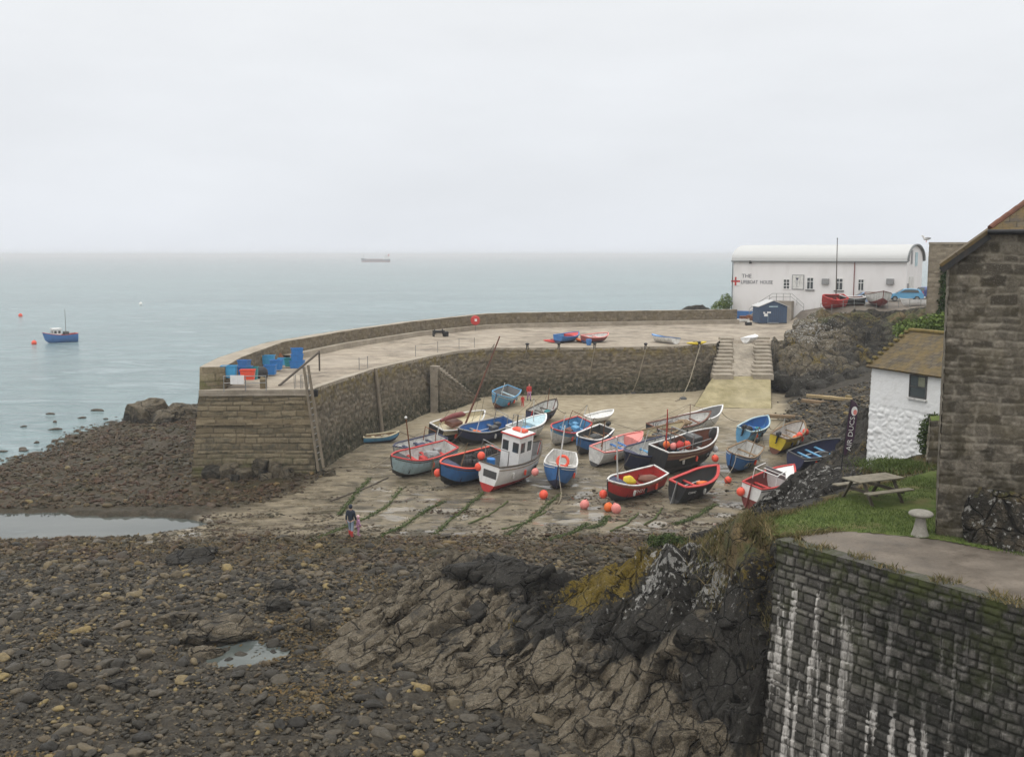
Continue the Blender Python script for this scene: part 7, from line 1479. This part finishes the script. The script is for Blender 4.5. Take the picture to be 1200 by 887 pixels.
def weed_leaves(n, fr, seed, dens, size=.10):
    rg = np.random.default_rng(seed); x_, y_ = fr(rg, n); k = rg.uniform(0, 1, len(x_)) < dens(x_, y_); x_, y_ = x_[k], y_[k]; n = len(x_); z_ = H(x_, y_) + rg.uniform(.02, .16, n)
    a = rg.uniform(0, 2 * PI, n); s = size * rg.uniform(.5, 1.6, n); t1 = np.stack([np.cos(a), np.sin(a), rg.normal(0, .3, n)], 1) * s[:, None]; t2 = np.stack([-np.sin(a), np.cos(a), rg.normal(0, .3, n)], 1) * s[:, None] * .5; c_ = np.stack([x_, y_, z_], 1)
    V = np.stack([c_ - t1, c_ - t2, c_ + t1, c_ + t2], 1).reshape(-1, 3); return V, np.arange(4 * n).reshape(-1, 4), np.repeat(rg.uniform(0, 1, n), 4)
V, F, tn = weed_leaves(60000, fr_bank, 61, lambda a, b: dens_bank(a, b) * sstep(-.15, .3, fbm(a * .3, b * .3, 91)))
o = mesh_np('seaweed', V, F, M_WRACK, attrs=dict(tone=tn)); tag(o, 'brown and rusty seaweed lying on the bank between the pier head and the sea', 'seaweed', kind='stuff')
V, F, tn = weed_leaves(108000, fr_fore, 62, lambda a, b: dens_fore(a, b) * (sstep(.18, .5, fbm(a * .28, b * .28, 92)) + .6 * sstep(48, 54, b)), .07)
o = mesh_np('seaweed', V, F, M_WRACK2, attrs=dict(tone=tn)); tag(o, 'patches of rusty and olive seaweed on the foreground shingle', 'seaweed', kind='stuff')
def fr_sand(rg, n):
    y_ = 53.5 + 26 * rg.uniform(0, 1, n) ** 1.6; return rg.uniform(-.36, .25, n) * y_, y_
def dens_sand(x_, y_):
    s_, w_, d_ = masks(x_, y_); return s_ * w_ * np.maximum(sstep(-.05, .35, fbm(x_ * .35, y_ * .9, 66)) * sstep(80, 56, y_), .8 * sstep(58.5, 54.5, y_ + fbm(x_ * .4, y_ * .4, 67) * 2.5))
x_, y_, r = scatter(21000, fr_sand, .075, 36, dens_sand); r = np.clip(r, .03, .22)
stuff_stones('weed_debris', 'flat scraps of dark weed and small stones on the wet harbour sand', x_, y_, r, 49, x_ * 0 + .8, 1, .45, .85)
def fr_right(rg, n):
    y_ = rg.uniform(60, 99, n); return y_ * rg.uniform(.24, .40, n), y_
def dens_right(x_, y_):
    s_, w_, d_ = masks(x_, y_); return (1 - s_) * (H(x_, y_) > fh(x_, y_) - .4) * sstep(0, .9, H(x_, y_) - 1.0 + fbm(x_ * .3, y_ * .3, 5))
x_, y_, r = scatter(5200, fr_right, .13, 37, dens_right); r = np.clip(r, .06, .34)
stuff_stones('rubble', 'grey brown stones of the shingle bank between the slipway and the cottage', x_, y_, r, 47, x_ * 0)
# the large stones, each by itself
protos = []
x_, y_, r = scatter(1800, fr_fore, .22, 35, dens_fore); idx = np.argsort(-r / y_ * (np.abs(x_ / y_) < .56))[:230]
kinds = ['rounded grey beach stone', 'flat dark beach stone', 'angular dark beach stone', 'wet brown beach stone', 'long grey beach stone', 'blocky grey beach stone']
PX, PY = [], []
for n_, i in enumerate(idx):
    k = n_ % 12
    if n_ < 12:
        V, F = rock_shape(3, 1200 + k, 9, .5, .06); o = mesh_np('beach_stone', V, F, M_BOULDER, None, smooth=True); protos.append(o)
    else: o = protos[k].copy(); COL.objects.link(o)
    rr = float(np.clip(r[i], .14, .36)); o.location = (x_[i], y_[i], float(H(x_[i], y_[i])) + rr * .16); o.scale = (rr * random.uniform(.9, 1.4), rr * random.uniform(.7, 1.), rr * random.uniform(.42, .65)); o.rotation_euler = (random.uniform(-.2, .2), random.uniform(-.2, .2), random.uniform(0, 6.28))
    yb = 'on the lower shingle' if y_[i] < 34 else ('on the middle shingle' if y_[i] < 44 else 'near the harbour sand'); u = x_[i] / y_[i]; xb = 'far left' if u < -.38 else ('left of centre' if u < -.2 else 'beside the rock outcrop')
    tag(o, f'{kinds[k % 6]} {yb}, {xb}', 'stone', 'large stones on the foreground beach')
# blocks and slabs that belong to the outcrop
def hit_out(px, py):
    d = ray(px, py)
    for Yq in np.arange(24, 52, .05):
        q = d / d[1] * Yq
        if CZ + q[2] <= max(HO(q[0], q[1]), -5): return Vector((q[0], Yq, CZ + q[2]))
    return Vector((d[0] / d[1] * 40, 40, 1))
def out_block(nm, px_, py_, dm, rot, sd, tn, dz=0., lo=.42):
    g_ = hit_out(px_, py_); V, F = super_block(np.random.default_rng(sd), dm, Matrix.Identity(4), 5)
    f1_, f2_, *_r = cells(V[:, 0] * .9 + V[:, 2], V[:, 1] * 2.2 + V[:, 2] * 1.2 + sd, sd); ck = sstep(.10, .0, f2_ - f1_); V = V * (1 - .07 * ck)[:, None]
    o = mesh_np(nm, V, F, M_ROCK, None, smooth=True, attrs=dict(tan=V[:, 0] * 0 + tn, liy=V[:, 2] * 0, liw=V[:, 2] * 0, grs=V[:, 2] * 0, crk=ck)); o.location = g_ + Vector((0, .25, dz)); o.rotation_euler = rot; o.parent = oc; return o
for i, a_ in enumerate([(520, 812, (.62, .5, .5), (0, .1, .4), .75), (565, 838, (.75, .6, .55), (.1, 0, .2), .9), (612, 845, (.7, .6, .6), (0, .1, 1.2), .95), (655, 838, (.6, .55, .6), (.2, 0, .1), .8), (700, 862, (.8, .6, .5), (0, .2, .6), .85), (745, 858, (.55, .5, .45), (0, 0, 2.), .8), (790, 870, (.9, .6, .5), (.1, .1, .3), .75), (850, 868, (.8, .6, .5), (0, .2, .8), .7), (505, 868, (.6, .5, .4), (0, 0, .3), .8), (560, 880, (.7, .5, .4), (0, .1, .7), .7), (640, 880, (.7, .5, .4), (0, .1, 2.2), .85), (450, 770, (.5, .4, .35), (0, 0, .5), .8), (420, 805, (.6, .45, .35), (0, .1, .9), .85), (545, 780, (.55, .45, .45), (0, .2, .4), .6), (490, 790, (.6, .45, .4), (.1, 0, .7), .75)]):
    px_, py_, dm, rot, tn = a_; out_block('block', px_, py_, dm, rot, 740 + i, tn)
for i, a_ in enumerate([(470, 730, (2.3, .34, .34), .9), (450, 752, (2.0, .30, .30), .9), (500, 720, (2.2, .36, .40), .75), (535, 745, (1.7, .45, .50), .55), (560, 722, (1.3, .42, .55), .25), (590, 680, (1.2, .7, .55), .0), (625, 690, (1.0, .7, .6), .0), (575, 668, (1.1, .6, .5), .05), (520, 770, (1.9, .30, .34), .8), (560, 790, (1.6, .34, .36), .8), (595, 760, (1.3, .4, .45), .45), (660, 735, (1.0, .5, .6), .1), (425, 790, (1.4, .28, .26), .9), (640, 770, (1.2, .4, .5), .5), (700, 780, (1.1, .5, .6), .5), (830, 740, (1.5, .9, .5), .3), (770, 730, (1.4, .7, .45), .15)]):
    px_, py_, dm, tn = a_; out_block('slab', px_, py_, dm, (.32, -.18, R(54) + random.uniform(-.12, .12)), 770 + i, tn, -.05, .5)
# named boulders
for i, (px_, py_, dm, lab, sd, tanv) in enumerate([(237, 769, (.85, .55, .42), 'pale tan angular boulder beside the small rock pool', 51, .9), (370, 737, (.62, .5, .42), 'rounded brown boulder left of the rock outcrop', 52, .6), (222, 657, (1.8, 1.1, .55), 'low dark ledge of rock near the pool edge', 53, .2), (205, 728, (1.1, .8, .45), 'brown hump of rock on the middle of the shingle', 54, .75), (255, 740, (1.5, .9, .42), 'long low brown rock right of the brown hump', 55, .7), (230, 748, (.9, .7, .4), 'brown rock in front of the long low brown rock', 56, .8), (325, 714, (.8, .6, .5), 'dark weedy boulder near the left end of the outcrop', 57, .3), (275, 733, (.9, .6, .4), 'smaller brown rock at the right end of the brown ledge', 58, .7), (67, 800, (.8, .6, .35), 'dark boulder among the shingle at far left', 59, .2), (143, 805, (.7, .5, .35), 'grey boulder among the shingle left of the rock pool', 60, .4), (330, 690, (1.0, .7, .4), 'low grey rock behind the shingle left of the outcrop', 61, .3)]):
    g_ = ground_hit(px_, py_); boulder('boulder', lab, 'boulder', (g_.x, g_.y, g_.z + dm[2] * .12), dm, (random.uniform(-.1, .1), random.uniform(-.1, .1), random.uniform(-.4, .4)), 600 + sd, sub=5, group='boulders on the foreground beach', attrs=dict(tan=lambda V, q=tanv: V[:, 0] * 0 + q))
# pier foot rocks and the rock seaward of the pier
for i, (px_, dy_, dm, lab) in enumerate([(243, .2, (1.2, .8, .75), 'rough boulder at the foot of the pier head, leftmost'), (262, .0, (1.0, .8, .95), 'rough boulder at the foot of the pier head, second from the left'), (281, -.3, (.95, .7, .7), 'rough boulder at the foot of the pier head, third from the left'), (297, .2, (.9, .7, 1.15), 'tall rough boulder at the middle of the pier head foot'), (316, .1, (.9, .7, .95), 'rough boulder right of the tall one at the pier head foot'), (332, -.2, (.8, .6, .7), 'rough boulder at the foot of the pier head, last before the ladder'), (271, -.9, (.7, .5, .4), 'low boulder lying in front of the pier head foot, left one'), (308, -.8, (.7, .5, .42), 'low boulder lying in front of the pier head foot, right one'), (378, .5, (.7, .6, .5), 'dark boulder at the foot of the pier ladder')]):
    xq = (px_ - 600) / 1200 * 69.6; yq = 69.7 + dy_
    V, F = super_block(np.random.default_rng(640 + i), tuple(q * .8 for q in dm), Matrix.Rotation(.5 * i, 4, 'Z') @ Matrix.Rotation(.25, 4, 'X'), 4); o = mesh_np('foot_rock', V, F, M_CLIFF, smooth=True, attrs=dict(tan=V[:, 0] * 0 + (.8 if i % 3 else .45), liy=V[:, 2] * 0, liw=V[:, 2] * 0, grs=V[:, 2] * 0, crk=V[:, 2] * 0)); o.location = (xq, yq, float(H(xq, yq)) + dm[2] * .35); tag(o, lab, 'rock', 'rocks at the foot of the pier head')
for i, (px_, py_, dm, lab) in enumerate([(168, 497, (2.3, 1.8, 2.6), 'big brown rock standing in the shallows seaward of the pier head'), (206, 497, (2.3, 1.6, 1.6), 'lower brown rock between the big rock and the pier head'), (188, 500, (1.8, 1.4, 1.1), 'small brown rock in front of the big rock in the shallows')]):
    g_ = at(px_, py_, .0); boulder('shore_rock', lab, 'rock', (g_[0], g_[1] + 1, .3), dm, (.1, .1, .5 * i), 660 + i, M_CLIFF, sub=5, group='rocks seaward of the pier head', lo=.55, attrs=dict(tan=lambda V: .4 + .5 * sstep(-.2, 1.2, V[:, 2])))
rg = np.random.default_rng(88)
n_ = 0
for k in range(34):
    px_, py_ = rg.uniform(-5, 215), rg.uniform(480, 553); g_ = at(px_, py_, 0.); hz = float(H(g_[0], g_[1]))
    if not (-.9 < hz < -.05): continue
    n_ += 1; dm = (rg.uniform(.2, .8), rg.uniform(.15, .4), rg.uniform(.1, .2)); V, F = rock_shape(3, 670 + k % 5, 7, .5, .1); o = mesh_np('awash_rock', V * np.array(dm), F, M_BOULDERW, smooth=True); o.location = (g_[0], g_[1], .03); tag(o, 'small dark weedy rock just breaking the shallow water off the shingle bank', 'rock', 'weedy rocks awash off the shingle bank')
# ================= people
def skin_mesh(name, verts, edges, radii, mat, parent, sub=2):
    me = bpy.data.meshes.new(name); me.from_pydata(verts, edges, []); o = bpy.data.objects.new(name, me); COL.objects.link(o)
    md = o.modifiers.new('Skin', 'SKIN'); md.use_smooth_shade = True
    for i, v in enumerate(me.skin_vertices[0].data): v.radius = (radii[i], radii[i]) if not isinstance(radii[i], tuple) else radii[i]; v.use_root = i == 0
    o.modifiers.new('Subdivision', 'SUBSURF').levels = sub
    bpy.context.view_layer.update(); dg = bpy.context.evaluated_depsgraph_get(); m2 = bpy.data.meshes.new_from_object(o.evaluated_get(dg), depsgraph=dg); bpy.data.objects.remove(o); bpy.data.meshes.remove(me); m2.name = name; m2.materials.clear(); m2.materials.append(mat); m2.polygons.foreach_set('use_smooth', [True] * len(m2.polygons))
    return link(bpy.data.objects.new(name, m2), parent)
def chain(V, E, Rr, start, pts):
    i0 = start
    for p_, r_ in pts:
        V.append(p_); Rr.append(r_)
        if i0 is not None: E.append((i0, len(V) - 1))
        i0 = len(V) - 1
    return i0
M_SKIN = paint((.52, .33, .25), .55, .2); M_HAIR = paint((.06, .04, .03), .7, .2)
def person(label, loc, rz, hgt, jacket, trousers, boots, hat=None, step=.12, hood=False, armf=.10):
    t = thing('person', label, 'person', loc, rz); k = hgt / 1.75
    S_ = lambda v: tuple(q * k for q in v)
    V, E, Rr = [], [], []
    pel = chain(V, E, Rr, None, [((0, 0, .95), (.15, .11))]); ch = chain(V, E, Rr, pel, [((0, 0, 1.12), (.14, .105)), ((0, .01, 1.32), (.165, .115)), ((0, 0, 1.43), (.13, .09)), ((0, -.01, 1.50), .055), ((0, -.01, 1.56), .058)])
    chest = pel + 2; hands = []
    for s_ in (-1, 1):
        f = step * s_; a = chain(V, E, Rr, pel, [((s_ * .09, 0, .86), .095), ((s_ * .10, -f * .5 - .02, .50), .066), ((s_ * .10, -f + .03, .12), .045), ((s_ * .10, -f + .01, .05), .045), ((s_ * .105, -f - .15, .035), .033)])
        w = chain(V, E, Rr, chest, [((s_ * .19, 0, 1.40), .062), ((s_ * .235, .02 + armf * s_ * .3, 1.12), .046), ((s_ * .245, -.06 + armf * s_, .88), .034), ((s_ * .245, -.07 + armf * s_, .82), (.036, .022))]); hands.append((s_, w, V[w]))
    for s_, w, c in hands:
        for j in range(4): q = (c[0] - s_ * .0, c[1] - .030 + .02 * j, c[2] - .04); chain(V, E, Rr, w, [(q, .0105), ((q[0] - s_ * .006, q[1], q[2] - .04 - .006 * (1.5 - abs(j - 1.5))), .0095), ((q[0] - s_ * .02, q[1], q[2] - .072), .0085)])
        chain(V, E, Rr, w, [((c[0] - s_ * .01, c[1] - .045, c[2] - .01), .0115), ((c[0] - s_ * .02, c[1] - .062, c[2] - .045), .0095)])
    body = skin_mesh('body', [S_(v) for v in V], E, [tuple(q * k for q in r_) if isinstance(r_, tuple) else r_ * k for r_ in Rr], M_SKIN, t)
    hd = MB(); hc = Vector(S_((0, -.02, 1.64))); hk = k if hgt > 1.4 else k * 1.25; hd.sphere(hc, .105 * hk, 18, sc_=(.86, 1.0, 1.18)); hd.sphere(hc + Vector((0, -.045 * hk, -.075 * hk)), .06 * hk, 12, sc_=(.9, .8, .8)); hd.sphere(hc + Vector((0, -.108 * hk, -.015 * hk)), .020 * hk, 8, sc_=(.8, 1, 1.5))
    for s_ in (-1, 1): hd.sphere(hc + Vector((s_ * .09 * hk, 0, 0)), .026 * hk, 8, sc_=(.5, .9, 1.3))
    # the head joins the body's own mesh
    hm = hd.build('head_tmp', M_SKIN, None, True); bm = bmesh.new(); bm.from_mesh(body.data); bm.from_mesh(hm.data); bm.to_mesh(body.data); bm.free(); bpy.data.objects.remove(hm)
    body.data.polygons.foreach_set('use_smooth', [True] * len(body.data.polygons))
    fc = MB()
    for s_ in (-1, 1): fc.sphere(hc + Vector((s_ * .036 * hk, -.092 * hk, .012 * hk)), .012 * hk, 8)
    fc.build('eyes', M_BLACK, t); fc = MB(); fc.sphere(hc + Vector((0, -.098 * hk, -.062 * hk)), .022 * hk, 8, sc_=(1, .4, .3)); fc.build('mouth', M_MAROON, t)
    h = MB(); h.sphere(hc + Vector((0, .022 * hk, .025 * hk)), .116 * hk, 16, sc_=(.92, .98, 1.10)); h.build('hood' if hood else ('hat' if hat else 'hair'), hat or (jacket if hood else M_HAIR), t, True)
    JV, JE, JR = [], [], []; b0 = chain(JV, JE, JR, None, [((0, 0, .84), (.18, .14))]); chain(JV, JE, JR, b0, [((0, 0, 1.0), (.175, .135)), ((0, .005, 1.15), (.17, .13)), ((0, .01, 1.32), (.19, .135)), ((0, 0, 1.44), (.14, .10)), ((0, 0, 1.50), .08)])
    for s_ in (-1, 1): chain(JV, JE, JR, b0 + 3, [((s_ * .195, 0, 1.40), .078), ((s_ * .24, .02 + armf * s_ * .3, 1.12), .062), ((s_ * .248, -.055 + armf * s_, .90), .050)])
    skin_mesh('jacket', [S_(v) for v in JV], JE, [tuple(q * k for q in r_) if isinstance(r_, tuple) else r_ * k for r_ in JR], jacket, t)
    TV, TE, TR = [], [], []; b0 = chain(TV, TE, TR, None, [((0, 0, .93), (.155, .12))])
    for s_ in (-1, 1): f = step * s_; chain(TV, TE, TR, b0, [((s_ * .09, 0, .84), .105), ((s_ * .10, -f * .5 - .02, .50), .080), ((s_ * .10, -f + .03, .14), .065)])
    skin_mesh('trousers', [S_(v) for v in TV], TE, [tuple(q * k for q in r_) if isinstance(r_, tuple) else r_ * k for r_ in TR], trousers, t)
    for s_ in (-1, 1):
        f = step * s_; b = MB(); top_ = .34 if boots is M_RED else .14
        b.tube([S_((s_ * .10, -f * .8 + .03, top_)), S_((s_ * .10, -f + .03, .10)), S_((s_ * .10, -f + .02, .03))], [.082 * k, .072 * k, .06 * k], 10); b.sphere(S_((s_ * .105, -f - .07, .04)), .075 * k, 10, sc_=(.75, 1.7, .6)); b.build('boot', boots, t, True)
    return t
M_COAT = paint((.018, .024, .04), .8, .3); M_JEANS = paint((.22, .27, .34), .85, .5); M_LILAC = paint((.42, .22, .36), .7, .5); M_PINKHAT = paint((.78, .52, .55), .8, .3)
g_ = ground_hit(411.5, 628.5); person('adult in a dark hooded coat, pale jeans and red boots on the sand', g_, R(165), 1.78, M_COAT, M_JEANS, M_RED, hood=True)
g_ = ground_hit(420, 628); person('small child in a lilac pink coat and pale hood beside the adult in red boots', g_, R(120), 1.15, M_LILAC, M_LILAC, M_LILAC, hat=M_PINKHAT, step=.05)
g_ = ground_hit(620, 469.5); person('adult in a red coat walking by the inner quay wall', g_, R(20), 1.70, M_RED, M_LILAC, M_DGREY, step=.16)
g_ = ground_hit(612.5, 476.5); person('child in red walking ahead of the adult in the red coat', g_, R(10), 1.10, M_RED, M_RED, M_PINK, step=.12)
g_ = ground_hit(708, 456.5); V, F = rock_shape(3, 801, 6, .6, .1); o = mesh_np('kit_heap', V * np.array([.55, .35, .4]), F, M_RED, smooth=True); o.location = g_ + Vector((0, 0, .25)); tag(o, 'red bundle on the sand at the foot of the inner quay wall', 'bundle')
for px_, lab in ((698, 'dark heap left of the red bundle'), (719, 'dark heap right of the red bundle')):
    g_ = ground_hit(px_, 457); V, F = rock_shape(3, int(px_), 6, .6, .1); o = mesh_np('kit_heap', V * np.array([.7, .4, .22]), F, M_DGREY, smooth=True); o.location = g_ + Vector((0, 0, .1)); tag(o, lab, 'bundle')
# ================= at sea
sb = atd(72, 402.5, 1); g_ = Vector(at(72, 402.5, 0)); pS = P(5.6, 2.4, 1.6, M_BLUE, M_BLUE, M_RED, M_MAROON, boot=.2, thwarts=())
t, _, _ = boat('small blue fishing boat with a red rail lying at anchor off the pier', 'fishing boat', (72, 402.5), 222, pS, 0, None, 'anchored_boat', z=-.2)
wheelhouse(t, .85, .9, 1.4, 1.5, 1.75, M_WHITE, M_WHITE); MB().tube([(-.9, 0, .8), (-.9, 0, 6.2)], [.05, .03], 6).build('mast', M_DWOOD, t); MB().box((-.9, 0, 1.6), (.8, 1.0, 1.1), ch=.06).build('gear', M_DGREY, t); MB().box((-2.0, 0, 1.3), (1.2, 1.4, .5), ch=.06).build('stern_box', M_ORANGE, t)
for px_, py_, r_, mt, lab in ((40, 403.5, .45, M_BUOY, 'red buoy floating beside the anchored blue boat'), (24, 371, .5, M_BUOY, 'tiny red buoy far out at the left of the sea'), (165, 357.5, .55, M_WHITE, 'tiny white buoy far out on the sea')):
    g_ = at(px_, py_, 0); buoy((g_[0], g_[1], r_ * .55), r_, lab, mt, 'buoys floating on the sea')
g_ = atd(440, 306.0, 2100); sh = thing('coaster', 'small grey and red cargo ship far out on the horizon', 'ship', (g_[0], 2100, 0), R(180))
def ship():
    prof = [(-29, 0), (-30, 3.5), (-30, 6.0), (-18, 6.0), (-18, 4.6), (18, 4.6), (22, 7.0), (30, 8.2), (27, 0)]; m = MB(); n = len(prof); wid = [3.5, 5, 5, 5.5, 5.5, 5.5, 4, .3, .3]
    vs = [(a, -w, z) for (a, z), w in zip(prof, wid)] + [(a, w, z) for (a, z), w in zip(prof, wid)]
    m.add(vs, [tuple(range(n)), tuple(range(n, 2 * n))[::-1]] + [(i, n + i, n + (i + 1) % n, (i + 1) % n) for i in range(n)]); m.build('hull', M_SHIP, sh)
    m = MB(); m.box((-1, 0, 1.2), (58, 10.6, 2.4)); m.build('bottom_band', M_MAROON, sh); m = MB(); m.box((2, 0, 5.4), (36, 8, 1.8)); m.build('hatches', M_MAROON, sh)
    w = MB(); w.box((-24, 0, 9), (9, 9, 6.5)); w.box((-23, 0, 13), (6, 10, 2.2)); wo = w.build('superstructure', M_WHITE, sh); q = MB(); q.box((-19.9, 0, 13.2), (.2, 9, 1.0)); q.build('bridge_window', M_GLASS, wo); q = MB(); q.box((-27, 0, 14), (2.4, 3, 5)); q.build('funnel', M_RED, sh); q = MB(); q.tube([(24, 0, 7), (24, 0, 16)], .3, 6); q.tube([(-22, 0, 14), (-22, 0, 20)], .3, 6); q.build('mast', M_GREY, sh)
M_SHIP = paint((.012, .014, .04))
ship()
# ================= air, light, camera
bx = MB(); bx.box((0, 4400, 5.1), (19000, 10400, 28.2)); hz = bx.build('haze', M_HAZE); tag(hz, kind='stuff'); hz.visible_shadow = True
w = bpy.data.worlds.new('World'); sc.world = w; w.use_nodes = True; nt = w.node_tree; nd = nt.nodes; bg = nd['Background']
EL, AZ = R(52), R(215)                       # a high, veiled sun behind the left shoulder
sky = nd.new('ShaderNodeTexSky'); sky.sky_type = 'NISHITA'; sky.sun_disc = False; sky.sun_elevation = EL; sky.sun_rotation = AZ; sky.air_density = 1.2; sky.dust_density = 4.; sky.altitude = 0
tc = nd.new('ShaderNodeTexCoord'); sep = nd.new('ShaderNodeSeparateXYZ'); nt.links.new(tc.outputs['Generated'], sep.inputs[0])
def wm(op, a, b=None, c=None):
    q = nd.new('ShaderNodeMath'); q.operation = op
    for i, v in enumerate((a, b, c)):
        if v is None: continue
        if isinstance(v, bpy.types.NodeSocket): nt.links.new(v, q.inputs[i])
        else: q.inputs[i].default_value = v
    return q.outputs[0]
zc = wm('MAXIMUM', sep.outputs['Z'], 0.)
mp = nd.new('ShaderNodeMapping'); nt.links.new(tc.outputs['Generated'], mp.inputs[0]); mp.inputs['Scale'].default_value = (1.6, 1.6, 6.)
nz = nd.new('ShaderNodeTexNoise'); nt.links.new(mp.outputs[0], nz.inputs['Vector']); nz.inputs['Scale'].default_value = 1.7; nz.inputs['Detail'].default_value = 5; nz.inputs['Roughness'].default_value = .55
lum = wm('MULTIPLY', wm('ADD', wm('MULTIPLY', wm('POWER', zc, 2.6), SKY_GRAD), wm('ADD', wm('MULTIPLY', zc, .12), 1.)), wm('ADD', wm('MULTIPLY', nz.outputs['Fac'], .22), .89))
cl = nd.new('ShaderNodeMix'); cl.data_type = 'RGBA'; cl.blend_type = 'MULTIPLY'; cl.inputs[0].default_value = 1; tz = nd.new('ShaderNodeMix'); tz.data_type = 'RGBA'; nt.links.new(wm('MINIMUM', wm('MULTIPLY', zc, 2.2), 1.), tz.inputs[0]); tz.inputs[6].default_value = (*SKY_COL, 1); tz.inputs[7].default_value = (*SKY_TOP, 1); nt.links.new(tz.outputs[2], cl.inputs[6])
cmb = nd.new('ShaderNodeCombineColor'); [nt.links.new(lum, cmb.inputs[i]) for i in range(3)]; nt.links.new(cmb.outputs[0], cl.inputs[7])
mx = nd.new('ShaderNodeMix'); mx.data_type = 'RGBA'; mx.inputs[0].default_value = .94; nt.links.new(sky.outputs[0], mx.inputs[6]); nt.links.new(cl.outputs[2], mx.inputs[7])
nt.links.new(mx.outputs[2], bg.inputs['Color']); bg.inputs['Strength'].default_value = .1
su = bpy.data.lights.new('sun', 'SUN'); su.energy = .4; su.angle = R(30); su.color = (1., .97, .92); so = link(bpy.data.objects.new('sun', su)); so.rotation_euler = (R(90) - EL, 0, PI - AZ)
cam = bpy.data.cameras.new('camera'); cam.sensor_width = 36; cam.sensor_fit = 'HORIZONTAL'; cam.lens = 36 * FPX / 1200; cam.clip_end = 30000; cam.clip_start = .1
co = link(bpy.data.objects.new('camera', cam)); co.location = (0, 0, CZ); co.rotation_euler = (R(90) - PITCH, 0, 0); sc.camera = co
vs = sc.view_settings; vs.view_transform = 'Standard'; vs.look = 'None'; vs.exposure = EXPO; vs.gamma = 1; vs.use_curve_mapping = False
sc.render.engine = 'CYCLES'; cy = sc.cycles; cy.max_bounces = 6; cy.diffuse_bounces = 3; cy.glossy_bounces = 3; cy.transmission_bounces = 2; cy.volume_bounces = 0; cy.use_denoising = True; cy.sample_clamp_indirect = 4.; cy.use_adaptive_sampling = True; cy.adaptive_threshold = .015
